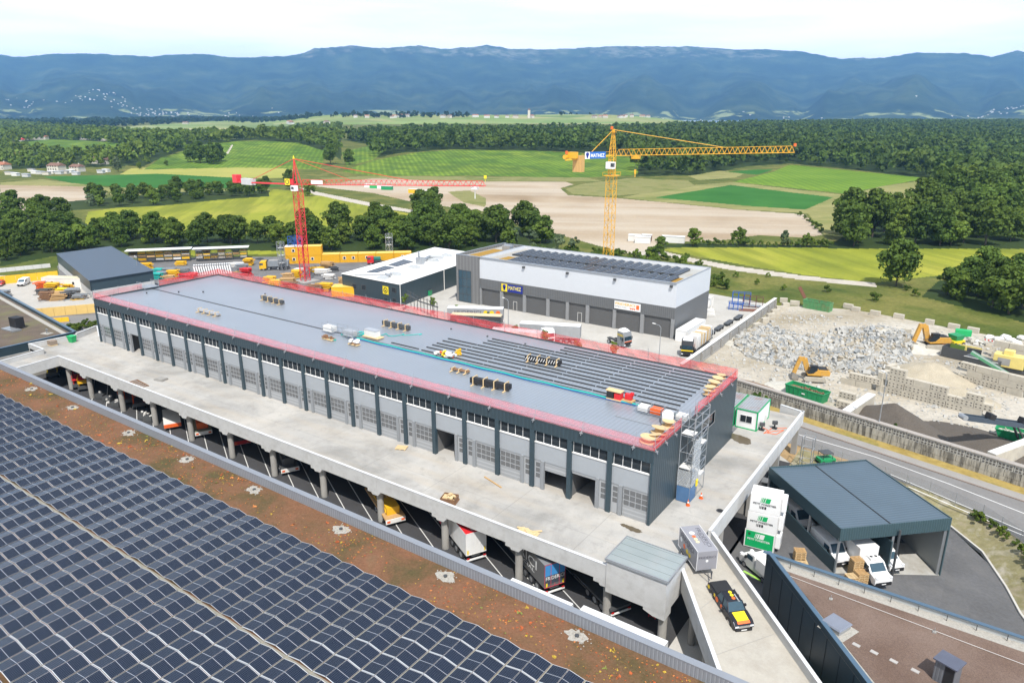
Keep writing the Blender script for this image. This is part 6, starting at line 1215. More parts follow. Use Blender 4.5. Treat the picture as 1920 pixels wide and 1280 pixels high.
# ================================================================ WHITE ROOF HALL
rz_ = .4; cn = [Vector((-152, 135)), Vector((-129, 134.4)), Vector((-118.5, 188)), Vector((-141.5, 189))]
ds = Vector((-134+129, 163-134.4)); cn = [Vector((-152, 135.2)), Vector((-129, 134.4)), Vector((-135.6, 182)), Vector((-158.8, 183))]
h2 = empty('white_roof_hall', (-140, 150, G), 0, 'anthracite hall with a bright white roof carrying two solar arrays and ducts', 'building')
m = MB(); m.prism([tuple(c) for c in cn], G, rz_-.02); m.build('wall', anth, h2, world=True); wroof = M('white membrane', (0.78, 0.78, 0.77), .6, var=.03, scale=.3); m = MB(); ctr = sum(cn, Vector((0, 0)))/4
m.prism([tuple(c+(c-ctr).normalized()*.25) for c in cn], rz_, rz_+.12); r2 = m.build('roof', wroof, h2, world=True)
zr = rz_+.12
def qpx(l): return [at(x, y, zr) for x, y in l]
for l in ([(687, 510), (722, 499), (740, 502), (704, 512)], [(728, 497), (757, 487), (775, 491), (744, 500)]):
    q = qpx(l); m = MB(); m.hexa([Vector((v.x, v.y, zr+.02)) for v in q]+[Vector((v.x, v.y, zr+.14)) for v in q]); m.build('solar_array', M('roof solar dark', (.03, .035, .05), .25, ribs=(3, .6), ribd=.002), r2, world=True)
for px, py, s_ in ((741, 515, 1.9), (777, 502, 1.9), (811, 489, 1.9), (838, 480, 1.7), (718, 522, 1.5)):
    P = at(px, py, zr); m = MB(); m.hexa([(P.x-s_, P.y-1.1, zr+.01), (P.x+s_, P.y-1.1, zr+.01), (P.x+s_, P.y+1.1, zr+.01), (P.x-s_, P.y+1.1, zr+.01), (P.x-s_*.7, P.y-.7, zr+.65), (P.x+s_*.7, P.y-.7, zr+.65), (P.x+s_*.7, P.y+.7, zr+.65), (P.x-s_*.7, P.y+.7, zr+.65)]); m.build('skylight', M('grey rooflight', (.42, .44, .45), .3), r2, world=True)
m = MB(); P = at(788, 495, zr); m.box(P.x-1, P.y-.9, zr+.01, P.x+1, P.y+.9, zr+2.0); m.tube((P.x-.5, P.y, zr+2), (P.x-.5, P.y, zr+3.8), .3); a = at(790, 488, zr+.9); c_ = at(806, 481, zr+.9); e = at(832, 481, zr+.9); m.path([a, c_, e], .45, 8); m.build('duct', steel, r2, world=True)
m = MB(); m.path([at(664, 514, zr+.4), at(722, 513, zr+.4), at(733, 517, zr+.4)], .28, 6); m.path([at(735, 512, zr+.3), at(728, 518, zr+.3)], .3, 6); m.build('duct', steel, r2, world=True)
f0 = cn[0]; f1 = cn[1]; fd = (f1-f0).normalized(); fn_ = Vector((fd.y, -fd.x)); FW = (f1-f0).length; fr_ = math.atan2(fd.y, fd.x)
def onf(px, py): # where a sight line meets the front wall: returns distance along and height
    d = ray(px, py); t = (f0.x*fn_.x+f0.y*fn_.y)/(d.x*fn_.x+d.y*fn_.y); p = Vector((t*d.x, t*d.y, CAMZ+t*d.z)); return (Vector((p.x, p.y))-f0).dot(fd), p.z
for (xa, ya, xb, yb) in ((660, 531, 669, 542), (677.5, 533, 686.5, 544), (734, 538, 743, 549), (662, 553, 670, 558), (675, 553, 688, 562), (720, 557, 727, 567), (736, 558, 743, 570)):
    s0, z1 = onf(xa, ya); s1, z0 = onf(xb, yb); p = f0+fd*((s0+s1)/2)+fn_*.03; m = MB(); m.obox((p.x, p.y, (z0+z1)/2), (s1-s0, .06, abs(z1-z0)), fr_); w_ = m.build('window_frame', dsteel, h2, world=True); p = p+fn_*.04; m = MB(); m.obox((p.x, p.y, (z0+z1)/2), ((s1-s0)*.8, .04, abs(z1-z0)*.8), fr_); m.build('pane', glass, w_, world=True)
s0, z1 = onf(718, 538); s1, z0 = onf(729, 550); p = f0+fd*((s0+s1)/2)+fn_*.1; sg = empty('round_emblem_sign', (p.x, p.y, (z0+z1)/2), fr_, 'square yellow sign with a dark ring on the anthracite hall wall', 'sign'); k = (s1-s0)*.5; m = MB(); m.box(-k, -.05, -k, k, .05, k); m.build('board', byel, sg); m = MB()
for i in range(20): a = 2*math.pi*i/20; b_ = 2*math.pi*(i+1)/20; m.face([(k*.72*math.cos(a), -.06, k*.72*math.sin(a)), (k*.72*math.cos(b_), -.06, k*.72*math.sin(b_)), (k*.52*math.cos(b_), -.06, k*.52*math.sin(b_)), (k*.52*math.cos(a), -.06, k*.52*math.sin(a))])
m.box(-k*.22, -.07, -k*.3, -k*.05, -.052, k*.3); m.box(k*.0, -.07, -k*.3, k*.25, -.052, k*.05); m.build('emblem', black, sg)
m = MB(); p = f1+Vector((0.1, -.1)); m.tube((p.x, p.y, G), (p.x, p.y, rz_), .1, 6); q = cn[1].lerp(cn[2], .45); m.tube((q.x+.1, q.y, G), (q.x+.1, q.y, rz_), .12, 6); q = cn[1].lerp(cn[2], .9); m.tube((q.x+.1, q.y, G), (q.x+.1, q.y, rz_), .12, 6); m.build('downpipe', whitish, h2, world=True)
P = at(798, 553, G); pile('green_container', 798, 553, G, [('body', green, [((0, 0, .8), (3.4, 1.6, 1.5), .3)]), ('lid', dsteel, [((0, 0, 1.6), (3.5, 1.7, .1), .3)])], 'green bin against the side wall of the white roofed hall', 'bin')
st = empty('outside_stair', (-122, 134, G), 0, 'dark steel stair beside the white roofed hall, seen over the red net', 'stair'); a, b_ = at(762, 548, 0), at(820, 580, -2.5); m = MB()
m.beam(at(763, 551, -1), at(787, 565, -2.6), .25); m.beam(at(787, 565, -2.6), at(821, 576, -2.6), .25); m.beam(at(763, 551, -1)+Vector((0, 0, 1)), at(787, 565, -2.6)+Vector((0, 0, 1)), .08); m.beam(at(787, 565, -2.6)+Vector((0, 0, 1)), at(821, 576, -2.6)+Vector((0, 0, 1)), .08); m.build('stringer', dsteel, st, world=True); m = MB()
for k in range(9): q = at(770+k*6.2, 556+k*2.6, -2.6); m.beam((q.x, q.y, G), (q.x, q.y, -1.2), .12)
m.build('baluster', dsteel, st, world=True)

# ================================================================ DARK ROOF SHED, RACKS, CONTAINERS, YARD STOCK
zs = -.5; q = [at(x, y, zs) for x, y in ((167, 527), (288, 508), (209, 462), (105, 476))]; dg = empty('dark_roof_shed', (q[0].x, q[0].y, G), 0, 'open sided shed with a plain dark blue grey roof at the back left', 'shed')
m = MB(); m.prism([(v.x, v.y) for v in q], zs, zs+.15); m.build('roof', M('slate blue roof', (.065, .09, .125), .45, var=.05), dg, world=True); cen = sum(q, Vector((0, 0, 0)))/4; qi = [v.lerp(cen, .015) for v in q]
for i, (z0, mt, nm_) in enumerate(((-3.4, anth_flat, 'upper_wall'), (G, conc_wall, 'lower_wall'))):
    z1 = zs if i == 0 else -3.4; m = MB()
    for a, b_ in ((0, 1), (3, 0), (1, 2), (2, 3)):
        A_, B_ = qi[a], qi[b_]; n = (cen-A_).normalized()*.3; m.hexa([(A_.x, A_.y, z0), (B_.x, B_.y, z0), (B_.x+n.x, B_.y+n.y, z0), (A_.x+n.x, A_.y+n.y, z0), (A_.x, A_.y, z1), (B_.x, B_.y, z1), (B_.x+n.x, B_.y+n.y, z1), (A_.x+n.x, A_.y+n.y, z1)])
    m.build(nm_, mt, dg, world=True)
def boxat(nm, px, py, L, W, H, mat, lab, cat, rz=0, group=None, z=G, extra=None, roofm=None, wins=0, ribs=True):
    """container-like box whose front left bottom corner stands at the surveyed point"""
    P = at(px, py, z); root = empty(nm, (P.x, P.y, z), rz, lab, cat, group); m = MB(); m.box(.05, .05, .08, L-.05, W-.05, H-.06); m.build('body', mat, root); m = MB()
    for a in (0, L-.14):
        for b_ in (0, W-.14): m.box(a, b_, 0, a+.14, b_+.14, H)
    for zz in (0, H-.14):
        for b_ in (0, W-.14): m.box(.14, b_, zz, L-.14, b_+.14, zz+.14)
        for a in (0, L-.14): m.box(a, .14, zz, a+.14, W-.14, zz+.14)
    m.build('frame', mat, root); m = MB(); m.box(.1, .1, H-.03, L-.1, W-.1, H+.02); m.build('roof', roofm or mat, root)
    for k in range(wins): x = L*(k+.5)/wins; m = MB(); m.box(x-.5, -.03, 1.1, x+.5, .05, 2.1); w_ = m.build('window', white, root); m = MB(); m.box(x-.35, -.05, 1.2, x+.35, -.03, 2.0); m.build('pane', glass, w_)
    return root
ylwr = M('yellow ribbed container', (0.80, 0.42, 0.015), .5, var=.06, ribs=(1, .45), ribd=.02); ytop = M('pale yellow roof', (.82, .55, .12), .5)
cr = math.atan2(183-156, -173+202)
base_ = at(535, 495, G); u_ = Vector((math.cos(cr), math.sin(cr), 0)); v_ = Vector((-u_.y, u_.x, 0))
names = ['yellow container left of the row below the scaffold tower', 'second yellow container from the left in the bottom row', 'third yellow container from the left in the bottom row', 'fourth yellow container from the left, with two windows', 'fifth yellow container of the bottom row', 'sixth yellow container of the bottom row', 'last yellow container of the bottom row, by the lattice tower']
for k in range(7): p = base_+u_*(6.15*k); o = boxat('yellow_container', 0, 0, 6.06, 4.4, 2.9, ylwr, names[k], 'container', cr, 'yellow containers behind the yard', roofm=ytop, wins=(1, 1, 0, 2, 1, 0, 1)[k]); o.location = p
for k, l in enumerate(('upper yellow container at the left end of the stacked pair', 'upper yellow container at the right end of the stacked pair')): p = base_+u_*(6.15*k*1.03); o = boxat('yellow_container', 0, 0, 6.06, 4.4, 2.9, ylwr, l, 'container', cr, 'yellow containers behind the yard', roofm=whitish if k == 0 else ytop, wins=1-k); o.location = (p.x, p.y, G+2.93)
def lattice(root, P, H, w, step, mat, nm='mast', r_=.06, rungs=True):
    m = MB(); x, y, z = P; a = w/2
    for sx_ in (-a, a):
        for sy in (-a, a): m.beam((x+sx_, y+sy, z), (x+sx_, y+sy, z+H), r_*1.6)
    n = int(H/step)
    for k in range(n):
        z0, z1 = z+H*k/n, z+H*(k+1)/n
        for (p0, p1) in (((-a, -a), (a, -a)), ((a, -a), (a, a)), ((a, a), (-a, a)), ((-a, a), (-a, -a))):
            m.beam((x+p0[0], y+p0[1], z0), (x+p1[0], y+p1[1], z1) if k % 2 else (x+p1[0], y+p1[1], z1), r_*.9) if k % 2 == 0 else m.beam((x+p1[0], y+p1[1], z0), (x+p0[0], y+p0[1], z1), r_*.9)
            m.beam((x+p0[0], y+p0[1], z1), (x+p1[0], y+p1[1], z1), r_*.9)
    return m.build(nm, mat, root, world=True)
for px, py, H, l, mt in ((530, 507, 9.5, 'grey scaffold tower left of the yellow containers', steel), (731, 485, 9.0, 'grey lattice tower segment behind the white roofed hall', steel)):
    P = at(px, py, G); r_ = empty('scaffold_tower', (P.x, P.y, G), .3, l, 'scaffold tower'); r_.rotation_euler = (0, 0, 0); lattice(r_, (P.x, P.y, G), H, 1.7, 1.3, mt, 'frame', .07); m = MB()
    for k in range(3): m.box(P.x-.8, P.y-.8, G+2.5*(k+1), P.x+.8, P.y+.8, G+2.5*(k+1)+.08)
    m.build('platform', whitish, r_, world=True)
P = at(548, 494, G); tq = empty('formwork_tower', (P.x, P.y, G+5.9), 0, 'blue steel formwork frame standing above the yellow containers', 'formwork'); lattice(tq, (P.x, P.y+2, G+5.95), 3.2, 3.4, 1.0, MATS['blue paint'], 'frame', .09)
TK = cabtruck(tuple(at(488, 506, G)), cr+math.pi, 'yellow cab truck with a grey tipper body in the back yard', yel, 'tipper_truck', L=9.5, H=3.0, axles=(0, 1.8, 4.6, 6))
m = MB(); m.hexa([(-9.2, -1.2, 1.2), (-3.2, -1.2, 1.2), (-3.2, 1.2, 1.2), (-9.2, 1.2, 1.2), (-9.4, -1.25, 3.1), (-2.9, -1.25, 3.1), (-2.9, 1.25, 3.1), (-9.4, 1.25, 3.1)]); tb_ = m.build('tipper_body', M('grey tipper', (.28, .31, .34), .5, ribs=(1, .6)), TK); m = MB(); m.box(-9.2, -.9, 3.1, -3.1, .9, 3.2); m.build('load', conc_dark, tb_)
cabtruck(tuple(at(689, 495, G)), cr+math.pi, 'small red cab truck beside the yellow container row', red, 'flatbed_truck', L=6.5, H=2.6)
P = at(703, 492, G); pile('truck_load', 703, 492, G, [('body', M('teal body', (.03, .22, .19), .5), [((0, 0, 1.5), (4.0, 2.1, .8), cr)]), ('chassis', dsteel, [((0, 0, .8), (4.4, 1.0, .4), cr)])], 'teal load body behind the red cab truck', 'truck body')
def rackhouse(px0, py0, px1, py1, lab, seed):
    a, b_ = at(px0, py0, G), at(px1, py1, G); L = (b_-a).length; rz = math.atan2(b_.y-a.y, b_.x-a.x); root = empty('roofed_rack', tuple(a), rz, lab, 'storage rack'); m = MB(); n = 7
    for i in range(n+1):
        for y in (0, 2.2): m.box(L*i/n-.06, y-.06, 0, L*i/n+.06, y+.06, 4.3)
    for z in (.6, 1.7, 2.8, 3.8):
        for y in (0, 2.2): m.box(0, y-.05, z, L, y+.05, z+.12)
    m.build('frame', dsteel, root); m = MB(); m.box(-.8, -1.0, 4.3, L+.8, 3.0, 4.45); m.build('roof', white, root); g = random.Random(seed)
    for mt, nm_ in ((yel, 'yellow_stock'), (wood, 'timber_stock'), (whitish, 'pale_stock'), (dsteel, 'steel_stock')):
        m = MB()
        for _ in range(12): i = g.randrange(n); z = g.choice((.75, 1.85, 2.95)); m.box(L*i/n+.15, .1, z, L*(i+1)/n-.15, 2.0, z+g.uniform(.3, .8))
        m.build(nm_, mt, root)
rackhouse(243, 494, 357, 489, 'long storage rack under a white roof, the left one of the two', 3); rackhouse(368, 490, 464, 486, 'long storage rack under a white roof, the right one of the two', 8)
def stock(nm, px, py, spec, lab, cat='stock pile', rz=0, z=G): return pile(nm, px, py, z, spec, lab, cat, rz)
fa = at(366, 516, G); fb = at(432, 512, G); fdv = (fb-fa)/15
for k in range(16):
    p = fa+fdv*k; o = empty('formwork_shutter', tuple(p), math.atan2(fdv.y, fdv.x), 'white upright formwork shutter in the tight row, '+nth(k+1)+' from the left', 'formwork', 'row of white formwork panels'); m = MB(); m.hexa([(0, 0, 0), (.45, 0, 0), (.45, 3.4, 0), (0, 3.4, 0), (-.4, .2, 2.9), (.05, .2, 2.9), (.05, 3.2, 2.9), (-.4, 3.2, 2.9)]); m.build('panel', white, o); m = MB(); m.box(-.45, .1, 2.9, .15, .3, 3.02); m.box(-.45, 3.1, 2.9, .15, 3.3, 3.02); m.build('rim', dsteel, o)
g = random.Random(77)
stk = [(272, 503, yel, 6, 'stack of yellow beams left under the first roofed rack'), (340, 497, yel, 5, 'stack of yellow beams right under the first roofed rack'), (330, 512, dsteel, 9, 'bundle of dark steel props in the back left yard'), (325, 520, yel, 6, 'yellow frame stack before the row of formwork'), (318, 524, wood, 6, 'brown timber stack in front of the yellow frames'), (345, 516, steel, 6, 'upright grey mesh stack left of the white row'), (350, 521, red, 5, 'red crates at the foot of the grey mesh'), (360, 519, red, 6, 'second group of red crates beside the white row'),
 (300, 514, teal, 5, 'turquoise netting heap behind the workshop'), (295, 522, teal, 4, 'smaller turquoise heap near the roof landing'), (307, 520, steel, 10, 'long grey scaffold tubes laid in the back left yard'), (320, 516, steel, 10, 'second bundle of grey scaffold tubes in the back left yard'), (455, 508, steel, 8, 'grey frames right of the white formwork row'), (462, 516, red, 8, 'red machine parts right of the formwork row'), (467, 497, yel, 4, 'tall yellow bin behind the red machine parts'), (445, 500, whitish, 6, 'white wrapped frames behind the formwork row'),
 (508, 529, yel, 7, 'yellow crates at the left of the stock rows by the red crane'), (519, 536, byel, 8, 'bright yellow beam stack by the red net'), (540, 526, wood, 8, 'long brown timber stack, the farthest by the red crane'), (540, 535, wood, 9, 'long brown timber stack in the middle by the red crane'), (543, 542, dwood, 8, 'dark timber stack nearest the red net'), (556, 520, yel, 5, 'yellow barrier pieces left of the red crane'), (595, 509, yel, 6, 'yellow and white goods behind the red crane'), (604, 515, whitish, 8, 'white crates behind the red crane'),
 (613, 504, wood, 6, 'timber and props right of the red crane'), (618, 522, whitish, 9, 'white wrapped stock right of the red crane'), (600, 541, whitish, 8, 'white concrete element stack at the crane foot'), (611, 545, yel, 5, 'yellow box in front of the white stack'), (625, 508, dsteel, 8, 'dark long steel behind the stock rows'), (648, 531, wood, 7, 'timber shelves beside the white roofed hall'), (652, 545, red, 6, 'red covered stock beside the hall wall'), (560, 511, whitish, 4, 'white site box behind the red crane'), (655, 522, yel, 5, 'yellow shelf at the corner of the hall'),
 (590, 548, dwood, 8, 'loose timber at the foot of the crane base'), (100, 545, yel, 9, 'yellow beams behind in the left yard'), (130, 540, yel, 10, 'long yellow beam rack along the shed'), (120, 548, byel, 9, 'second long yellow beam rack along the shed'), (108, 555, wood, 7, 'brown cage stack in the left yard'), (112, 562, wood, 7, 'brown cage stack nearest the barrier wall'), (125, 560, dsteel, 6, 'dark tunnel shaped frames in the left yard'), (138, 556, steel, 7, 'grey mesh cages in the left yard'), (152, 560, steel, 8, 'grid of grey steel frames in the left yard'), (85, 550, dsteel, 6, 'dark covered pile in the left yard'),
 (80, 543, orange, 4, 'orange pallet stack in the left yard'), (90, 562, dwood, 7, 'scattered brown beams in the left yard'), (115, 533, rust, 9, 'rust brown beams beside the white cabin'), (140, 533, steel, 5, 'tall grey scaffold bundle against the shed wall'), (5, 568, dsteel, 7, 'dark steel shelves at the left picture edge'), (20, 574, dsteel, 6, 'low black frames near the barrier wall'), (8, 556, steel, 5, 'light mesh fence stack at the left edge')]
for i, (px, py, mt, n, l) in enumerate(stk):
    g.seed(i); it = []; L = g.uniform(3.2, 5.6); lay = g.randint(3, 5)
    for k in range(lay):
        for j in range(5):
            if g.random() < .88: it.append(((g.uniform(-.4, .4), -1.1+.52*j+g.uniform(-.08, .08), .2+k*.5), (L*g.uniform(.6, 1), .36, g.uniform(.2, .36)), g.uniform(-.07, .07)))
    sup = [((sx_*L*.35, 0, .05+k*.5), (.12, 2.4, .1)) for k in range(lay) for sx_ in (-1, 1)]
    stock('stock_pile', px, py, [('stock', mt, it), ('bearer', dwood, sup), ('loose_piece', steel if mt != steel else yel, [((g.uniform(-2, 2), -1.8+g.random()*.5, .2), (g.uniform(1, 3), .12, .12), g.random()*2) for _ in range(3)])], l, rz=g.uniform(.4, .9))
boxat('white_cabin', 80, 539, 13.5, 3.2, 3.0, whitish, 'long white site cabin with small windows in the left yard', 'site cabin', math.atan2(7, 13.5), wins=2, roofm=M('cream roof', (.66, .60, .42), .6))
oc = boxat('yellow_container', 622, 556, 9.0, 4.2, 2.7, yel, 'yellow site container with an open end seen just over the red net', 'container', .62, roofm=ytop)
van(tuple(at(45, 534, G)), -.75, 'white van parked facing the camera at the far left yard', nm='white_van')
car('parked_car', tuple(at(1, 535, G)), -.6, 4.3, 1.75, [(-2.1, .4), (2.0, .35), (2.12, .6), (2.0, .85), (.9, .98), (-1.9, .98), (-2.12, .8)], (-1.6, 1.0, -1.2, .3, 1.6, 1.2, .97, 1.45), red, 'red car at the left picture edge beside the yellow wall', 'car', (-1.3, 1.3), .32)
# yellow barriers
def barrier(pts, z0, z1, n, lab, nm='yellow_hoarding', mat=None, cat='hoarding', low=True):
    a, b_ = Vector((*pts[0], 0)), Vector((*pts[1], 0)); root = empty(nm, (a.x, a.y, z0), 0, lab, cat); d = (b_-a)/n; nv = Vector((-d.y, d.x, 0)).normalized()*.18
    for k in range(n):
        p, q_ = a+d*(k+.01), a+d*(k+.99); m = MB(); m.hexa([p-nv*1.6+Vector((0, 0, z0)), q_-nv*1.6+Vector((0, 0, z0)), q_+nv*1.6+Vector((0, 0, z0)), p+nv*1.6+Vector((0, 0, z0)), p-nv*.5+Vector((0, 0, z1)), q_-nv*.5+Vector((0, 0, z1)), q_+nv*.5+Vector((0, 0, z1)), p+nv*.5+Vector((0, 0, z1))]); m.build('panel', mat or yel, root, world=True)
    return root
byl = M('sun bleached yellow', (.68, .47, .16), .6, var=.08)
a, b_ = at(38, 598, G), at(186, 585, G); barrier(((a.x, a.y), (b_.x, b_.y)), G, G+2.3, 7, 'long pale yellow hoarding between the left yard and the road', mat=byl)
a, b_ = at(60, 608, G), at(130, 602, G); barrier(((a.x, a.y), (b_.x, b_.y)), G, G+1.1, 5, 'low darker yellow barrier in front of the pale hoarding')
a, b_ = at(-10, 534, G), at(110, 522, G); barrier(((a.x, a.y), (b_.x, b_.y)), G, G+2.4, 6, 'bright yellow hoarding along the far side of the left yard')
a, b_ = at(-5, 511, G), at(95, 501, G); barrier(((a.x, a.y), (b_.x, b_.y)), G, G+1.3, 6, 'low pale concrete wall in the grass behind the left yard', 'garden_wall', conc_wall, 'wall')
X, Y, Z_ = scatter([(95, 624), (185, 606), (186, 614), (110, 631)], 1.3, 71)
for i in range(0, len(X), 1)[:26]: plant(random.choice(SHR[:2]), (X[i], Y[i], G), random.uniform(.22, .4), 'small bush in the narrow bed between the road and the deck', 'bush', 'bushes beside the left end of the deck')

# ================================================================ TRUCKS BEHIND THE WORKSHOP
o = trailer(tuple(at(944, 607, G)), math.atan2(133-137, -104+97)+.0, 'grey curtain trailer with white roof and coloured discs, just behind the red net', M('light grey curtain', (.34, .35, .36), .6), wt_roof, 13.6)
for i, mt in enumerate((org, ylw, ylw)): disc(o, (1.2+1.5*i, 1.26, 3.0), (0, 1, 0), .55, mt)
text('FRIDERICI', 6.5, .9, ltxt, o, loc=(8.6, 1.262, 3.0), rot=(R(90), 0, R(180)))
o = trailer(tuple(at(941, 622, G)), 3.6, 'open trailer with a beige tarpaulin roof, second behind the red net', M('black trailer', (.05, .05, .055), .6), M('beige tarpaulin', (.62, .50, .33), .8), 12)
cabtruck(tuple(at(1031, 646, G)), -.55, 'white and black tractor unit behind the red net, left of the long white roofs', white, L=6.5, H=3.4)
trailer(tuple(at(1015, 655, G)), 3.5, 'white roofed trailer coupled behind the white tractor unit', whitish, wt_roof, 11)
o = trailer(tuple(at(1088, 642, G)), 3.55, 'long trailer with a white roof and grey side, middle of the yard', M('light grey curtain', None), wt_roof, 13.6)
o = cabtruck(tuple(at(1177, 652, G)), -.35, 'grey tractor unit with orange stripe and yellow lettering standing alone', M('grey cab', (.22, .23, .24), .5), L=6.2, H=3.5, roofm=white); m = MB(); m.box(.02, -1.1, 1.36, .045, 1.1, 1.5); m.build('stripe', org, o); text('FRIDERICI', 1.9, .5, ylw, o, loc=(-1.2, -1.25, 2.8), rot=(R(90), 0, 0))
o = cabtruck(tuple(at(1287, 670, G)), -1.25, 'black and white tractor unit with a yellow band beside the white container', M('black cab', (.04, .042, .045), .4), L=6.5, H=3.5, roofm=white); m = MB(); m.box(-.0, -1.24, 1.38, .06, 1.24, 1.62); m.build('stripe', ylw, o); m = MB(); m.box(-3.4, -1.1, 1.2, -2.4, 1.1, 2.2); m.build('red_tank', orange, o)
o = boxat('shipping_container', 1286, 637, 2.44, 12.19, 2.6, white, 'white forty foot shipping container alongside the warehouse end wall', 'container'); o.location.x = -57.2; o.location.y = 147.2
tm = at(1322, 652, G); o = empty('container_frame_row', (-51.8, 139.5, G), .03, 'white frame trailer loaded with orange and dark upright boards', 'trailer load'); m = MB(); m.box(0, 0, 1.1, 2.4, 11, 1.3); m.build('bed', dsteel, o)
gg = random.Random(4)
for mt, nm_ in ((whitish, 'white_board'), (bwood, 'brown_board'), (white, 'pale_board')):
    m = MB()
    for k in range(8): y = gg.uniform(.3, 10.5); m.box(.1, y, 1.3, 2.3, y+.25, 3.6+gg.random()*.6)
    m.build(nm_, mt, o)
m = MB()
for x, y in ((.0, 0), (2.36, 0), (0, 11), (2.36, 11)): m.box(x, y, 1.3, x+.08, y+.08, 4.0)
m.build('corner_post', white, o)
def lamp(px, py, H, lab, arm=(-1.6, .6)):
    P = at(px, py, G); root = empty('street_lamp', tuple(P), 0, lab, 'street lamp'); m = MB(); m.tube((0, 0, 0), (0, 0, H), .10, 8, .06); m.path([(0, 0, H), (arm[0]*.3, arm[1]*.3, H+.35), (arm[0], arm[1], H+.4)], .05, 6); m.build('pole', steel, root); m = MB(); m.obox((arm[0]*1.15, arm[1]*1.15, H+.4), (.8, .3, .12), math.atan2(arm[1], arm[0])); m.build('lamp_head', whitish, root)
lamp(953, 623, 7.5, 'slim street lamp in the yard left of the white tractor unit'); lamp(1235, 680, 7.5, 'slim street lamp before the last roller door'); lamp(262, 530, 7.5, 'slim street lamp at the back left near the dark roofed shed'); lamp(1643, 823, 10.5, 'tall street lamp on the verge before the block wall', (-.6, .6))
for i, (px, py) in enumerate(((761, 580), (812, 588), (860, 602), (912, 615), (965, 645), (1022, 655), (1082, 668), (1150, 680))): plant(YNG, at(px, py, G), random.uniform(.85, 1.1), 'thin young tree just behind the red net, '+['first', 'second', 'third', 'fourth', 'fifth', 'sixth', 'seventh', 'eighth'][i]+' from the left', 'tree', 'young trees behind the workshop')
# clutter right of the warehouse
o = stock('tank_frame', 1313, 575, [('tank', white, [((0, 0, 1.5), (5.0, 2.2, 2.2))]), ('frame', whitish, [((x, y, 1.4), (.2, .2, 2.8)) for x in (-3, 0, 3) for y in (-1.2, 1.2)]+[((0, y, z), (6.2, .2, .2)) for y in (-1.2, 1.2) for z in (.1, 2.8)])], 'white tank inside a frame beyond the warehouse corner', 'tank', .2)
stock('board_stack', 1325, 592, [('board', whitish, [((0, .2*k, .2+.3*k), (4, 1.2, .2), .1*k) for k in range(5)]), ('brown_roll', rust, [((-1.8, -.8, .5), (1.2, .8, .9), .4)])], 'stack of white boards at the warehouse corner', 'stack', .6)
for px, py, mt, L, l, h in ((1372, 570, blue, 4.6, 'tall blue steel frame on the pale yard behind', 3.2), (1392, 575, M('maroon steel', (.12, .035, .04), .6), 5.0, 'maroon steel frame right of the blue one', 2.8), (1366, 580, blue, 3.4, 'lower blue folding frame in front of the tall blue one', 1.8)):
    P = at(px, py, G); o = empty('steel_frame', tuple(P), .25, l, 'steel frame'); m = MB()
    for a in (0, L*.33, L*.66, L):
        for b_ in (0, 1.8): m.box(a-.07, b_-.07, 0, a+.07, b_+.07, h)
    for z in (.15, h*.55, h):
        for b_ in (0, 1.8): m.box(0, b_-.05, z-.05, L, b_+.05, z+.05)
        for a in (0, L): m.box(a-.05, 0, z-.05, a+.05, 1.8, z+.05)
    m.build('frame', mt, o); m = MB(); m.box(.2, .2, .2, L-.2, 1.6, .35); m.build('deck_board', steel, o)
stock('plank_stack', 1412, 583, [('plank', M('red brown planks', (.22, .11, .08), .8), [((0, -.8+.4*k, .1+.05*k), (7, .35, .12), .02*k) for k in range(5)])], 'red brown planks lying beside the long white wall', 'planks', .35)
for k, (px, py) in enumerate(((1326, 622), (1342, 612), (1360, 602), (1378, 592))): stock('flatbed_trailer', px+6, py+6, [('bed', dsteel, [((0, 0, .6), (1.2, 4.4, .2))]), ('wheel', rubber, [((x, y, .4), (.2, .5, .5)) for x in (-.6, .6) for y in (-1, 1)])], ['dark trailer half hidden by the long white wall, nearest', 'dark trailer half hidden by the white wall, second', 'dark trailer half hidden by the white wall, third', 'dark trailer half hidden by the white wall, farthest'][k], 'trailer')
qw = empty('yard_wall', (-47, 160, G), 0, 'long straight pale concrete wall between the paved yard and the rubble yard', 'wall'); m = MB(); m.box(-47.6, 126, G, -47.1, 191.5, -3.2); m.build('wall', conc_dark, qw, world=True); m = MB(); m.box(-47.75, 126, -3.2, -46.95, 191.5, -3.08); m.build('coping', whitish, qw, world=True)
for k in range(11): m = MB(); y = 130+6*k; m.box(-47.05, y, G, -46.7, y+.5, -3.6); m.build('buttress', conc_dark, qw, world=True)

# ================================================================ TOWER CRANES
def truss(root, a, b_, w, h, n, mat, nm='jib', r_=.07, inv=False):
    a, b_ = Vector(a), Vector(b_); d = (b_-a).normalized(); s_ = Vector((d.y, -d.x, 0)).normalized()*w/2; up = Vector((0, 0, h)); m = MB(); L = (b_-a)/n
    m.beam(a-s_, b_-s_, r_*1.7); m.beam(a+s_, b_+s_, r_*1.7); m.beam(a+up+L*.5, b_+up-L*.5, r_*1.7)
    for k in range(n):
        p, q_ = a+L*k, a+L*(k+1); t_ = a+L*(k+.5)+up
        for e in (-s_, s_): m.beam(p+e, t_, r_); m.beam(t_, q_+e, r_)
        m.beam(p-s_, q_+s_, r_*.8); m.beam(p-s_, p+s_, r_)
    return m.build(nm, mat, root, world=True)
ycr = M('crane yellow', (.76, .40, .03), .5); rcr = plain('crane red', (.70, .035, .045), .5)
kk = 190/231.8; MX, MY = -118*kk, 190.0
def zk(z): return CAMZ-(CAMZ-z)*kk
zj = atY(1146, 292, MY).z; ztop = atY(1150, 242, MY).z; zc = atY(1143, 322, MY).z; zm = atY(1143, 330, MY).z
yc = empty('tower_crane', (MX, MY, G), 0, 'yellow tower crane with a blue name board behind the warehouse', 'tower crane'); pm = atY(1143, 420, MY); MX = pm.x
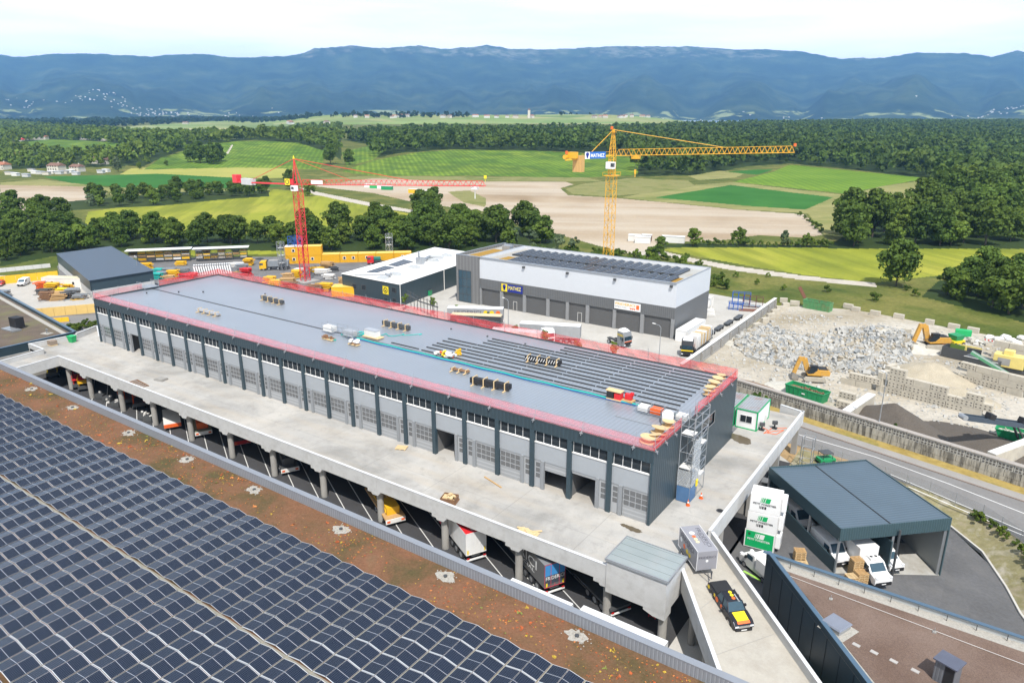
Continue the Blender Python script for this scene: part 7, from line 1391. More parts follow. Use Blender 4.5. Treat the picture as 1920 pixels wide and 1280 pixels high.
lattice(yc, (MX, MY, G), zm-G, 2.3, 2.1, ycr, 'mast', .085); ptop = atY(1150, 242, MY)
m = MB(); m.box(MX-1.7, MY-1.7, zm, MX+1.7, MY+1.7, zm+.3)
for a in (-1.9, 1.9):
    m.beam((MX+a, MY-1.9, zm+1.1), (MX+a, MY+1.9, zm+1.1), .07); m.beam((MX-1.9, MY+a, zm+1.1), (MX+1.9, MY+a, zm+1.1), .07)
    for c_ in (-1.9, 1.9): m.beam((MX+a, MY+c_, zm), (MX+a, MY+c_, zm+1.1), .07)
m.build('slewing_platform', ycr, yc, world=True); lattice(yc, (MX, MY, zm+.3), zj-zm-.3, 1.5, 1.0, ycr, 'slewing_tower', .09)
m = MB(); m.box(MX-.9, MY-2.3, atY(1143, 316, MY).z, MX+1.6, MY-.9, atY(1143, 303, MY).z); cb_ = m.build('cab', white, yc, world=True, bevel=.1); m = MB(); m.box(MX+.7, MY-2.34, atY(1143, 312, MY).z, MX+1.64, MY-1.6, atY(1143, 305, MY).z); m.build('cab_window', glass, cb_, world=True)
m = MB()
for a in (-.75, .75):
    for c_ in (-.75, .75): m.beam((MX+a, MY+c_, zj), (MX+a*.25, MY+c_*.25, ztop), .14)
for k in range(5):
    t = k/5; w0 = .75*(1-t*.75); w1 = .75*(1-(t+.2)*.75); z0 = zj+(ztop-zj)*t; z1 = zj+(ztop-zj)*(t+.2)
    for e in (-1, 1): m.beam((MX-w0, MY+e*w0, z0), (MX+w1, MY+e*w1, z1), .07); m.beam((MX+e*w0, MY-w0, z0), (MX+e*w1, MY+w1, z1), .07)
m.box(MX-.8, MY-.8, ztop-.9, MX+.8, MY+.8, ztop-.8); m.build('tower_head', ycr, yc, world=True)
yR = at(1489, 286, zk(31.6)); yL = at(1062, 300, zk(28.9)); yM = Vector((MX, MY, zj)); jd = (yR-yM).normalized(); ld = (yL-yM).normalized()
truss(yc, yM+jd*1.0, yR, 1.3, 1.7, 34, ycr); m = MB(); m.beam(yM+Vector((0, -.6, .1)), yL+Vector((0, -.6, 0)), .25, .4); m.beam(yM+Vector((0, .6, .1)), yL+Vector((0, .6, 0)), .25, .4); m.beam(yM+Vector((0, -.7, 1.2)), yL.lerp(yM, .35)+Vector((0, -.7, 1.1)), .08); m.build('counter_jib', ycr, yc, world=True)
m = MB(); p = yL.lerp(yM, .27); m.box(p.x-1.5, p.y-.9, p.z-3.6, p.x+1.3, p.y+.9, p.z+.9); m.build('counterweight', M('counterweight ochre', (.66, .40, .14), .7, ribs=(1, .5)), yc, world=True); p = yL.lerp(yM, .13); m = MB(); m.box(p.x-1.2, p.y-.8, p.z+.3, p.x+1.3, p.y+.8, p.z+2.0); m.build('winch_house', ycr, yc, world=True); p = yL; m = MB(); m.tube((p.x-.3, p.y-.6, p.z+.8), (p.x-.3, p.y+.6, p.z+.8), .6, 12); m.build('winch_drum', ycr, yc, world=True)
m = MB(); T_ = Vector((MX, MY, ztop-.2)); m.tube(T_, yM+jd*(yR-yM).length*.62+Vector((0, 0, 1.7)), .09, 5); m.tube(T_, yL.lerp(yM, .45)+Vector((0, 0, .5)), .09, 5); m.build('tie_bar', ycr, yc, world=True)
q0 = yM+ld*1.8; q1 = yM+ld*8.7; c_ = (q0+q1)/2+Vector((0, -.95, .55)); nb = empty('name_board', tuple(c_), math.atan2((q0-q1).y, (q0-q1).x), 'blue and white name board on the counter jib of the yellow crane', 'sign'); LW = (q1-q0).length
m = MB(); m.box(-LW/2, -.05, -.95, LW/2, .05, .95); m.build('board', plain('board blue', (.02, .13, .45), .45), nb); m = MB(); m.box(-LW/2, -.08, -.95, -LW/2+LW*.23, -.051, .95); m.build('emblem_panel', white, nb); emblem(nb, -LW/2+LW*.115, .72, -.09, plain('sign navy', None)); text('MATHEZ', LW*.66, .95, white, nb, loc=(LW*.11, -.055, -.05), rot=(R(90), 0, 0), bold=.02)
p = yM+jd*(yR-yM).length*.135; m = MB(); m.box(p.x-1.1, p.y-.8, p.z-1.0, p.x+1.1, p.y+.8, p.z-.15); m.build('trolley', ycr, yc, world=True); m = MB(); m.tube(p-Vector((0, 0, 1)), p-Vector((0, 0, 4.2)), .04, 5); m.build('hoist_rope', dsteel, yc, world=True); m = MB(); m.obox(p-Vector((0, 0, 4.6)), (.5, .4, 1.3), .3); m.tube(p-Vector((0, 0, 5.2)), p-Vector((0, 0, 6.1)), .12); m.build('hook_block', ycr, yc, world=True)
for (P_, l) in ((yR+Vector((0, 0, 2.0)), ''), (Vector((MX-.4, MY-.3, ztop+.3)), ''), (yL+Vector((0, 0, 2.0)), '')): m = MB(); m.tube(P_-Vector((0, 0, .4)), P_+Vector((0, 0, .4)), .38, 10); m.build('warning_ball', orange, yc, world=True)
RX, RY = -174.0, 140.0; P = atY(573, 528, RY); RX = P.x; rzj = atY(560, 346, RY).z; rzt = atY(556, 298, RY).z; rzc = atY(560, 356, RY).z
rc = empty('tower_crane', (RX, RY, G), 0, 'red tower crane with a white cab in the stock yard', 'tower crane'); lattice(rc, (RX, RY, G), rzc-G, 2.0, 1.9, rcr, 'mast', .10); m = MB(); m.box(RX-3, RY-3, G, RX+3, RY+3, G+.35); m.build('crane_base', conc_dark, rc, world=True)
m = MB()
for a in (-.9, .9):
    for c_ in (-.9, .9): m.beam((RX+a, RY+c_, rzc), (RX+a, RY+c_, rzj), .16); m.beam((RX+a, RY+c_, rzj), (RX-.6, RY, rzt), .15)
for k in range(4): t = k/4; z0 = rzj+(rzt-rzj)*t; z1 = rzj+(rzt-rzj)*(t+.25); w0 = .9*(1-t); w1 = .9*(.75-t); m.beam((RX-w0-.6*t, RY-w0, z0), (RX+w1-.6*t, RY-w1, z1), .08)
m.build('tower_head', rcr, rc, world=True)
m = MB(); m.box(RX-.2, RY-2.4, rzc-.2, RX+1.5, RY-1.0, rzj-.2); cb_ = m.build('cab', white, rc, world=True, bevel=.08); m = MB(); m.box(RX+.1, RY-2.45, rzc+.3, RX+1.25, RY-2.36, rzj-.5); m.build('cab_window', glass, cb_, world=True)
rR = at(910, 349, 24.8); rL = at(442, 341, 22.9); rM = Vector((RX, RY, rzj)); jd = (rR-rM).normalized(); ld = (rL-rM).normalized(); truss(rc, rM+jd*1.2, rR, 1.2, 1.35, 36, rcr, r_=.065)
m = MB(); m.beam(rM+Vector((0, -.6, 0)), rL+Vector((0, -.6, 0)), .3, .35); m.beam(rM+Vector((0, .6, 0)), rL+Vector((0, .6, 0)), .3, .35); m.build('counter_jib', rcr, rc, world=True)
p = rL.lerp(rM, .22); m = MB(); m.box(p.x-2.6, p.y-.8, p.z-.7, p.x+2.6, p.y+.8, p.z+1.2); m.build('counterweight', conc_wall, rc, world=True); p = rL; m = MB(); m.box(p.x-.3, p.y-.9, p.z-.2, p.x+1.9, p.y+.9, p.z+2.3); m.build('winch_house', rcr, rc, world=True)
T_ = Vector((RX-.6, RY, rzt)); m = MB(); m.tube(T_, rM+jd*(rR-rM).length*.62+Vector((0, 0, 1.35)), .08, 5); m.tube(T_, rL.lerp(rM, .25)+Vector((0, 0, .5)), .08, 5); m.tube(T_, rM+jd*(rR-rM).length*.3+Vector((0, 0, 1.35)), .06, 5); m.build('tie_bar', rcr, rc, world=True); m = MB(); m.tube(T_, T_+Vector((0, 0, .9)), .3, 8, .05); m.build('warning_light', byel, rc, world=True)
c_ = rM+ld*2.6+Vector((0, -1, .7)); nb = empty('crane_sign', tuple(c_), .3, 'yellow and red emblem boards beside the red crane cab', 'sign'); m = MB(); m.box(-1.3, -.05, -.9, .4, .05, .9); m.build('yellow_board', byel, nb); m = MB(); m.box(.41, -.05, -.7, 1.8, .05, .9); m.build('red_board', red, nb); m = MB(); m.tube((-.45, -.06, 0), (-.45, -.08, 0), .65, 16); m.build('ring', black, nb); m = MB(); m.tube((-.45, -.085, 0), (-.45, -.1, 0), .45, 16); m.build('ring_centre', byel, nb)
c_ = rM+jd*7+Vector((.5, -.8, .75)); nb = empty('white_board', tuple(c_), math.atan2(jd.y, jd.x), 'small white board on the jib of the red crane', 'sign'); m = MB(); m.box(-1.9, -.04, -.55, 1.9, .04, .55); m.build('board', white, nb)
p = rM+jd*((rR-rM).length-3); m = MB(); m.box(p.x-.9, p.y-.6, p.z-.9, p.x+.9, p.y+.6, p.z-.1); m.build('trolley', whitish, rc, world=True); m = MB(); m.tube(p-Vector((0, 0, .9)), p-Vector((0, 0, 3.4)), .12, 6); m.build('hoist_rope', whitish, rc, world=True)
P_ = rR+Vector((0, 0, 2.4)); m = MB(); m.tube(P_-Vector((0, 0, .4)), P_+Vector((0, 0, .4)), .4, 10); m.tube(rR+Vector((0, 0, 1.2)), P_, .06, 5); m.build('warning_ball', byel, rc, world=True)
# ================================================================ CANOPY AND DELIVERY YARD
cA, cB, cC, cD = Vector((-9.15, 75.4)), Vector((.5, 84.8)), Vector((-9.9, 94.9)), Vector((-19.6, 85.6))
cn_ = empty('vehicle_canopy', (-9, 85, yz(-9, 0)), 0, 'blue grey steel canopy sheltering white vans in the delivery yard', 'canopy')
croof = M('canopy roof', (0.105, 0.150, 0.190), 0.45, metal=.1, var=.08, scale=.3, ribs=(5, .62), ribd=.012); sid = M('canopy siding', (0.055, 0.10, 0.115), .45, var=.06, ribs=(1, .42), ribd=.04); sidin = M('pale inner siding', (.42, .45, .45), .5, var=.05, ribs=(1, .42), ribd=.05)
mid1, mid2 = cA.lerp(cB, .47), cD.lerp(cC, .47)
m = MB(); m.face([(cA.x, cA.y, -.02), (mid1.x, mid1.y, -.22), (mid2.x, mid2.y, -.22), (cD.x, cD.y, -.02)]); m.face([(mid1.x, mid1.y, -.22), (cB.x, cB.y, -.02), (cC.x, cC.y, -.02), (mid2.x, mid2.y, -.22)]); rr_ = m.build('roof', croof, cn_, world=True)
m = MB(); m.beam((mid1.x, mid1.y, -.2), (mid2.x, mid2.y, -.2), .16, .03); m.build('gutter', black, rr_, world=True)
def vwall(p, q, z0, z1, th, nm, mat, parent, z0b=None, z1b=None):
    d = (q-p).normalized(); n = Vector((-d.y, d.x))*th; z0b = z0 if z0b is None else z0b; z1b = z1 if z1b is None else z1b; m = MB()
    m.hexa([(p.x, p.y, z0), (q.x, q.y, z0b), (q.x+n.x, q.y+n.y, z0b), (p.x+n.x, p.y+n.y, z0), (p.x, p.y, z1), (q.x, q.y, z1b), (q.x+n.x, q.y+n.y, z1b), (p.x+n.x, p.y+n.y, z1)]); return m.build(nm, mat, parent, world=True)
def tw(p, q, t): return p.lerp(q, t)
for p, q in ((cA, cB), (cB, cC), (cC, cD), (cD, cA)): d_ = (q-p).normalized()*.006; vwall(p+d_, q-d_, -1.45, .08, .12, 'fascia', sid, cn_)
vwall(tw(cD, cA, .02), tw(cD, cA, .995), yz(-19, 0), yz(-19, 0)+2.3, .14, 'side_wall', sid, cn_, z1b=yz(-9, 0)+1.6)
vwall(tw(cC, cD, .01), tw(cC, cD, .99), yz(-9, 0), -1.46, .14, 'back_wall', sid, cn_); vwall(tw(cB, cC, .0), tw(cB, cC, .99), yz(.5, 0), -1.46, .14, 'side_wall', sid, cn_, z0b=yz(-9, 0)-.3); dn = (cC-cB).normalized(); iw = Vector((-dn.y, dn.x))*.16
vwall(tw(cB, cC, .01)+iw, tw(cB, cC, .98)+iw, yz(.5, 0)+.05, -1.5, .03, 'inner_lining', sidin, cn_, z0b=yz(-9, 0)-.2); 
pm_ = tw(cA, cB, .49); pe = pm_+(cD-cA)*.92; vwall(pm_, pe, yz(-4, 0), -2.2, .14, 'partition', sid, cn_)
for p in (cA, tw(cA, cB, .5), cB-(cB-cA).normalized()*.25, tw(cA, cD, .38), tw(cA, cD, .75), cD): m = MB(); k = (Vector((-9.5, 85))-p).normalized()*.2; m.box(p.x+k.x-.11, p.y+k.y-.11, -9, p.x+k.x+.11, p.y+k.y+.11, -1.1); m.build('post', steel, cn_, world=True)
p = tw(cA, cB, .53)-Vector((-.1, .35)); m = MB(); m.tube((p.x, p.y, -8), (p.x, p.y, -.6), .13, 8); m.build('downpipe', dsteel, cn_, world=True)
m = MB(); q = [cA, cB, cC, cD]; m.face([(v.x, v.y, yz(v.x, v.y)+.06) for v in q]); m.build('canopy_floor', M('canopy slab', (.40, .39, .36), .85, dirt=((.2, .17, .12), .6, .5)), kind='structure')
vd = math.atan2(cA.y-cD.y, cA.x-cD.x)
def yv(p, o=0.06): return (p.x, p.y, yz(p.x, p.y)+o)
FP = Vector(at(1655, 1105, -6.1)[:2]); fw = Vector((math.cos(vd), math.sin(vd)))
v1 = van(yv(FP-fw*3.4), vd, 'white box van with a roof cooling unit half out of the canopy', L=6.8, W=2.1, boxl=4.1, boxh=2.25, reefer=True, nm='refrigerated_van')
FP = Vector(at(1682, 1081, -6.5)[:2]); v2 = van(yv(FP-fw*2.6), vd, 'small white van parked behind the downpipe under the canopy', L=4.9, W=1.85, H=1.85, reefer=True)
FP = tw(cA, cB, .12)+(cD-cA)*.10; v3 = van(yv(FP-fw*1.9), vd, 'white van in the shade behind the low side wall of the canopy', L=5.2, W=1.9, H=2.2)
FP = tw(cA, cB, .14)+(cD-cA)*.72; v4 = van(yv(FP), vd, 'white van deep in the canopy with green marks on its side', L=5.2, W=1.9, H=2.3); m = MB()
for k in range(4): m.box(-1.6+.3*k, -.97, 1.3, -1.4+.3*k, -.955, 1.9)
m.build('green_mark', bgreen, v4)
def pallets(px, py, z, n, lab, rz=0.3, w=1.2, stand=False):
    P = at(px, py, z); root = empty('pallet_stack', (P.x, P.y, z), rz, lab, 'pallet stack')
    for k in range(n):
        m = MB(); zz = .15*k
        for j in range(5): m.box(-.6, -.45+.21*j, zz+.11, .6, -.33+.21*j, zz+.14)
        for j in (-.55, 0, .45): m.box(j, -.45, zz, j+.1, .5, zz+.1)
        m.build('pallet', [wood, bwood][k % 2], root)
    return root
for a in ((1602, 1080, -5.8, 15, 'tallest stack of pallets beside the white box van', .75), (1613, 1092, -5.9, 9, 'pallet stack leaning against the box van, front right', .75), (1596, 1092, -5.8, 6, 'lower pallet stack in front of the tallest one', .75), (1498, 1050, -5.5, 9, 'pallet stack by the dark side wall of the canopy', .5), (1503, 1056, -5.5, 2, 'nearly flat pallet pile beside the gravel roof parapet', .5)): pallets(*a)
stock('white_crate', 1578, 1058, [('crate', byel, [((0, 0, .4), (1.3, 1.0, .8), .7)]), ('lid', white, [((0, 0, .85), (1.35, 1.05, .12), .7)])], 'yellow box with a white lid left of the pallets', 'crate', z=-5.9)
# refrigerated boxes
gm = plain('brand green', (.005, .40, .12), .5); blk = plain('black lettering', (.03, .03, .03), .5)
rdx = math.atan2(75.9-75.3, -15.4+19.0)+.02; P0 = at(1393, 1024, G); rlab = ['green and white cold box, bottom of the stack of three', 'white cold box in the middle of the stack of three', 'white cold box on top of the stack of three']
RL, RWd, BXH = 3.35, 2.2, 2.3
for k in range(3):
    root = empty('cold_storage_box', (-19.0+.1*k, 75.0, G+.12+BXH*1.01*k), .10+.03*k, rlab[k], 'cold box', 'stacked cold boxes'); m = MB(); m.box(0, 0, 0, RL, RWd, BXH-.02); m.build('box', white, root, bevel=.03)
    m = MB(); m.box(RL, .35, .4, RL+.55, RWd-.35, BXH-.2); u = m.build('cooling_unit', white, root, bevel=.12); m = MB(); m.box(RL+.55, .8, .9, RL+.56, 1.3, 1.4); m.build('fan_grille', steel, u)
    if k == 0: m = MB(); m.box(.12, -.012, .12, RL-.15, -.0, BXH-.15); m.build('green_panel', gm, root)
    cm = white if k == 0 else gm; x = 1.1; m = MB()
    for i, w_ in enumerate((.05, .09, .16, .5)): m.hexa([(x, -.03, 1.35), (x+w_, -.03, 1.35), (x+w_, -.014, 1.35), (x, -.014, 1.35), (x+.12, -.03, 1.95), (x+.12+w_, -.03, 1.95), (x+.12+w_, -.014, 1.95), (x+.12, -.014, 1.95)]); x += w_+.07
    m.build('logo_stripes', cm, root); text('PETIT FORESTIER', 2.5, .24, white if k == 0 else blk, root, loc=(1.6, -.02, 1.12), rot=(R(90), 0, 0), bold=.02)
    if k:
        m = MB(); x = 1.05
        for w_ in (.05, .1, .16, .2): m.box(x, -.03, .55, x+w_, -.014, .88); x += w_+.08
        m.build('logo_stripes', blk, root)
    else: text('S', .3, .3, blk, root, loc=(.5, -.02, 1.75), rot=(R(90), 0, 0), bold=.04)
    m = MB()
    for x in (0, RL-.06): m.box(x, -.01, 0, x+.06, .0, BXH-.02)
    m.build('edge_trim', whitish, root)
FPc = at(1390, 1043, G); v5 = van((FPc.x+2.6, FPc.y-1.9, G), R(145), 'white small van parked below the green cold box', L=5.0, W=1.8, boxl=2.2, boxh=1.4, reefer=False, nm='small_van')
gl = plain('green kerb paint', (.35, .62, .12), .6); a, b_ = at(1394, 1070, G), at(1430, 1090, G); m = MB(); m.beam(a+Vector((0, 0, .03)), b_+Vector((0, 0, .03)), .3, .04); m.build('green_line', gl, kind='structure')
stock('dark_cabinet', 1442, 925, [('cabinet', dsteel, [((0, 0, .9), (2.0, 1.2, 1.7), .1)]), ('lid', steel, [((0, 0, 1.8), (2.2, 1.4, .1), .1)])], 'dark cabinet behind the top cold box under the deck edge', 'cabinet')
# wire fence along the yard edge and the road
def fence(pts, H, lab, step=2.6, z=G):
    P = [Vector((p[0], p[1], z)) for p in pts]; root = empty('wire_fence', tuple(P[0]), 0, lab, 'fence'); tot = []
    for a, b_ in zip(P[:-1], P[1:]):
        n = max(1, int((b_-a).length/step)); tot += [a.lerp(b_, i/n) for i in range(n)]
    tot.append(P[-1])
    for i, p in enumerate(tot):
        m = MB(); m.tube(p-Vector((0, 0, .3)), p+Vector((0, 0, H)), .035, 5)
        if i % 5 == 0: m.tube(p+Vector((.5, .3, 0)), p+Vector((0, 0, H*.8)), .025, 5)
        m.build('fence_post', steel, root, world=True)
    m = MB()
    for a, b_ in zip(tot[:-1], tot[1:]): m.face([a, b_, b_+Vector((0, 0, H-.1)), a+Vector((0, 0, H-.1))])
    m.build('mesh', wiremesh, root, world=True); return root
wiremesh, nt, b, pos = base('chain link', .6, .4); b.inputs['Base Color'].default_value = (.35, .37, .38, 1); b.inputs['Alpha'].default_value = .20
fence([(-20, 106.0), (-11, 103.6), (-2.5, 101.6), (3.6, 98.7), (7.6, 94.6), (9.8, 90), (11.5, 85), (14, 78)], 1.7, 'thin grey wire fence between the sunken yard and the road')
rnd = random.Random(2)
for i in range(34):
    t = rnd.random(); k = [(2.6, 99.0), (6.6, 94.9), (8.8, 90.0), (10.2, 84.5), (12.5, 78)]; j = min(3, int(t*4)); f_ = t*4-j; x = k[j][0]*(1-f_)+k[j+1][0]*f_; y = k[j][1]*(1-f_)+k[j+1][1]*f_; s_ = rnd.uniform(.12, .32)
    plant(SHR[i % 2], (x+rnd.uniform(-.6, .6), y+rnd.uniform(-.4, .4), -5.9), (s_, s_, s_*1.2), 'weedy green bush growing along the wire fence of the sunken yard', 'bush', 'bushes along the yard fence')
uv_ = empty('green_utility_vehicle', tuple(at(1547, 868, G)), .8, 'small dark green utility vehicle on the bare soil behind the canopy', 'utility vehicle'); m = MB(); m.box(-1.2, -.7, .4, 1.2, .7, .95); m.build('body', green, uv_, bevel=.08); m = MB(); m.box(-.9, -.7, 1.75, .7, .7, 1.85); m.build('roof', dsteel, uv_); m = MB()
for x in (-.85, .6):
    for y in (-.65, .65): m.tube((x, y, .9), (x, y, 1.8), .04, 5)
m.build('roll_cage', black, uv_)
for x in (-.8, .8):
    for y in (-.7, .7): wheel(uv_, x, y, .33, .22)
sheet('soil_patch', [tuple(at(x, y, G)[:2]) for x, y in ((1500, 855), (1530, 845), (1590, 862), (1610, 880), (1560, 885), (1505, 885))], G+.012, M('bare brown soil', (.38, .26, .13), .95, var=.25, scale=1, fine=.5))
st2 = empty('deck_scaffold', tuple(at(1497, 880, G)), 0, 'grey steel scaffold leg at the right end of the deck beside the road', 'scaffold'); P = at(1497, 882, G); m = MB()
for a in (0, 1.4):
    for b_ in (0, 1.6): m.tube((P.x+a, P.y+b_, G), (P.x+a, P.y+b_, -.2), .05, 6)
for z in (-4, -2.2, -.5):
    for a in (0, 1.4): m.tube((P.x+a, P.y, z), (P.x+a, P.y+1.6, z), .035, 5)
    for b_ in (0, 1.6): m.tube((P.x, P.y+b_, z), (P.x+1.4, P.y+b_, z), .035, 5)
m.build('frame', steel, st2, world=True)
hy = empty('fire_hydrant', tuple(at(1662, 828, G)), 0, 'small red hydrant with a white top on the dry verge', 'hydrant'); hy.location.z = G+.1; m = MB(); m.tube((0, 0, 0), (0, 0, .85), .13, 10); m.tube((-.22, 0, .55), (.22, 0, .55), .08, 8); m.build('body', red, hy); m = MB(); m.tube((0, 0, .85), (0, 0, 1.05), .15, 10, .06); m.build('cap', white, hy)
for px, py, s_ in ((1600, 803, .30), (1610, 790, .22), (1650, 818, .45), (1662, 815, .4), (1672, 810, .35), (1860, 870, .22), (1420, 748, .3), (1435, 752, .28), (1640, 812, .3)): plant(SHR[rnd.randint(0, 1)], at(px, py, G) if px > 1500 else at(px, py, -3.5), s_, 'green weed bush growing at the foot of the stained block wall', 'bush', 'weeds along the block wall')

# ================================================================ BLOCK WALLS OF THE RUBBLE YARD
blkm = M('cast block concrete', (.50, .46, .38), .9, var=.14, scale=.9, fine=.15, dirt=((.33, .30, .25), .5, .8)); holes = plain('block hole', (.10, .09, .08), .95)
# stained retaining wall: cap, perforated course, plain courses
stain, nt, b, pos = base('stained block wall', .92, 0, .2); mp_ = nt.nodes.new('ShaderNodeMapping'); mp_.inputs['Scale'].default_value = (1.6, 1.6, .18); nt.links.new(pos, mp_.inputs['Vector'])
c = mixc(nt, noise(nt, pos, 1.3, 4), (.34, .32, .28), (.47, .45, .39)); c = mixc(nt, mth(nt, 'MULTIPLY', ramp(nt, noise(nt, mp_.outputs[0], 1.0, 6, .7), [(.44, 0.0), (.58, 1.0)]), .8), c, (.085, .08, .07)); nt.links.new(c, b.inputs['Base Color'])
bw_ = empty('block_retaining_wall', (*rd(0, 5), G), 0, 'long stained concrete block wall with a perforated top course along the road', 'wall'); SL = 82; s0_ = -22
def wp(s, t=0): a = rd(s, 4.3); return Vector((a[0], a[1], 0))+rdn*t
def wseg(sa, sb, z0, z1, t0, t1, mb): mb.hexa([wp(sa, t0)+Vector((0, 0, z0)), wp(sb, t0)+Vector((0, 0, z0)), wp(sb, t1)+Vector((0, 0, z0)), wp(sa, t1)+Vector((0, 0, z0)), wp(sa, t0)+Vector((0, 0, z1)), wp(sb, t0)+Vector((0, 0, z1)), wp(sb, t1)+Vector((0, 0, z1)), wp(sa, t1)+Vector((0, 0, z1))])
WTOP = -2.55; m = MB(); k = s0_; i = 0
for row, (z0, z1) in enumerate(((G, G+.78), (G+.80, G+1.78))):
    s_ = s0_-(1.0 if row else 0)
    while s_ < s0_+SL: wseg(s_+.02, s_+1.96, z0, z1, -.02*row, .8, m); s_ += 2.0
m.build('plain_course', stain, bw_, world=True); m = MB(); h_m = MB(); s_ = s0_; 
while s_ < s0_+SL:
    wseg(s_+.03, s_+1.95, G+1.80, WTOP-.16, .04, .8, m)
    for u in (.34, .78, 1.24, 1.66):
        for z in (G+1.98, G+2.38): p = wp(s_+u, .03); h_m.obox((p.x, p.y, z+.07), (.26, .08, .19), math.atan2(rdv.y, rdv.x))
    s_ += 2.0
m.build('perforated_course', M('pale block', (.46, .45, .41), .9, dirt=((.2, .19, .17), .6, 1.5)), bw_, world=True); h_m.build('block_holes', holes, bw_, world=True); m = MB(); s_ = s0_
while s_ < s0_+SL: wseg(s_+.01, min(s0_+SL, s_+5.98), WTOP-.15, WTOP, -.08, .9, m); s_ += 6
m.build('coping', M('worn coping', (.36, .33, .30), .9, var=.12, fine=.3), bw_, world=True)
BP = None; nblk = 0
def block(P, rz, hol, lab, grp, L=2.7, H=1.22, W=.9):
    global nblk
    root = empty('concrete_block', tuple(P), rz, lab, 'concrete block', grp); key = (hol, round(L, 1))
    if key not in BC:
        m = MB(); m.box(0, 0, 0.01, L, W, H); o = m.build('block', blkm, root, bevel=.035); hh = None
        if hol:
            m = MB(); n = max(2, int(L/.62))
            for i in range(n):
                for z in (.28, .76): m.box((i+.3)*L/n, -.012, z, (i+.3)*L/n+.26, .02, z+.18)
            hh = m.build('hole', holes, root)
        BC[key] = (o.data, hh.data if hh else None)
    else:
        for nm_, me in zip(('block', 'hole'), BC[key]):
            if me: o = bpy.data.objects.new(nm_, me); COL.objects.link(o); o.parent = root
    nblk += 1; return root
BC = {}; rnd = random.Random(12)
def blockwall(px0, px1, z, heights, lab, grp, hol=.8, start=0):
    a, b_ = at(*px0, z), at(*px1, z); d = (b_-a); n = int(d.length/2.75); d.normalize(); rz = math.atan2(d.y, d.x)
    for i in range(n):
        hh = heights[i*len(heights)//n]
        for r_ in range(hh): P = a+d*(2.75*i+(1.35 if r_ % 2 else 0)+rnd.uniform(-.03, .03)); block((P.x, P.y, z+1.24*r_), rz+rnd.uniform(-.01, .01), rnd.random() < hol, lab+', '+nth(i+1)+' from the left, '+nth(r_+1)+' course', grp)
blockwall((1647, 733), (1842, 783), G, [4, 3, 3, 3, 3, 2, 3, 2], 'concrete block in the middle wall', 'blocks of the middle wall', .85)
blockwall((1795, 712), (1940, 752), G, [3, 3, 3, 3], 'concrete block in the wall below the crusher', 'blocks of the crusher wall', .45)
blockwall((1575, 718), (1640, 733), G, [2, 2, 1], 'concrete block in the short wall behind the skips', 'blocks of the short wall', .3)
blockwall((1858, 669), (1960, 690), G, [3, 3, 3], 'smooth grey block behind the yellow machine', 'blocks of the rear wall', 0)
for x, y in ((1663, 722), (1650, 735)): P = at(x, y, G); [block((P.x, P.y, G+1.24*k), 1.2, False, ['bottom', 'middle', 'top'][k]+' block of the '+('front' if y > 725 else 'rear')+' pillar left of the middle wall', 'blocks of the corner pillar') for k in range(3)]
for k, (x, y, z) in enumerate(((1567, 762, 0), (1570, 757, 1.24))): P = at(x, y, G); block((P.x, P.y, G+z), -.15, True, ['lower', 'upper'][k]+' perforated block of the small pair beside the sloping white wall', None, 2.6)
for i, (px, py, a) in enumerate(((1462, 567, .3), (1481, 572, .3), (1580, 577, -.2), (1596, 583, -.2), (1630, 590, -.2), (1674, 596, -.2), (1733, 607, -.2), (1776, 615, -.2), (1812, 622, -.2), (1468, 577, .8), (1448, 590, .9), (1440, 598, 1.0), (1430, 606, 1.0), (1415, 617, 1.2), (1456, 583, .6), (1690, 625, .1))):
    P = at(px, py, G); block((P.x, P.y, G), a, False, 'loose white block on the edge of the rubble yard, '+nth(i+1)+' along it', 'loose white blocks around the rubble yard', 2.4 if i % 3 else 1.95)
for i, (px, py) in enumerate(((1895, 640), (1905, 645), (1915, 636), (1885, 634), (1872, 638), (1898, 650), (1910, 652), (1855, 634))):
    P = at(px, py, G); bm_ = bmesh.new(); bmesh.ops.create_icosphere(bm_, subdivisions=2, radius=1.1); g = random.Random(i)
    for v in bm_.verts: v.co *= g.uniform(.75, 1.1); v.co.z *= .6
    me = bpy.data.meshes.new('boulder'); bm_.to_mesh(me); bm_.free(); me.materials.append(whitish); o = bpy.data.objects.new('boulder', me); COL.objects.link(o); o.location = (P.x, P.y, G+.3); tag(o, 'white boulder in the heap at the right edge of the meadow', 'boulder', 'white boulders')
sw_ = empty('sloping_wall', tuple(at(1585, 768, G)), 0, 'long white topped concrete wall running away from the road in the rubble yard', 'wall'); a, b_ = at(1583, 766, -2.9), at(1628, 736, -2.9); d = (b_-a).normalized(); n = Vector((-d.y, d.x, 0)); a = a-d*1.0; m = MB(); m.hexa([Vector((p.x, p.y, z))for z in (G, -3.0) for p in (a, a+n*-1.2, b_+n*-1.2, b_)]); m.build('wall', blkm, sw_, world=True); m = MB(); m.hexa([Vector((p.x, p.y, z))for z in (-3.0, -2.85) for p in (a-n*-.05, a+n*-1.25, b_+n*-1.25, b_-n*-.05)]); m.build('coping', whitish, sw_, world=True)
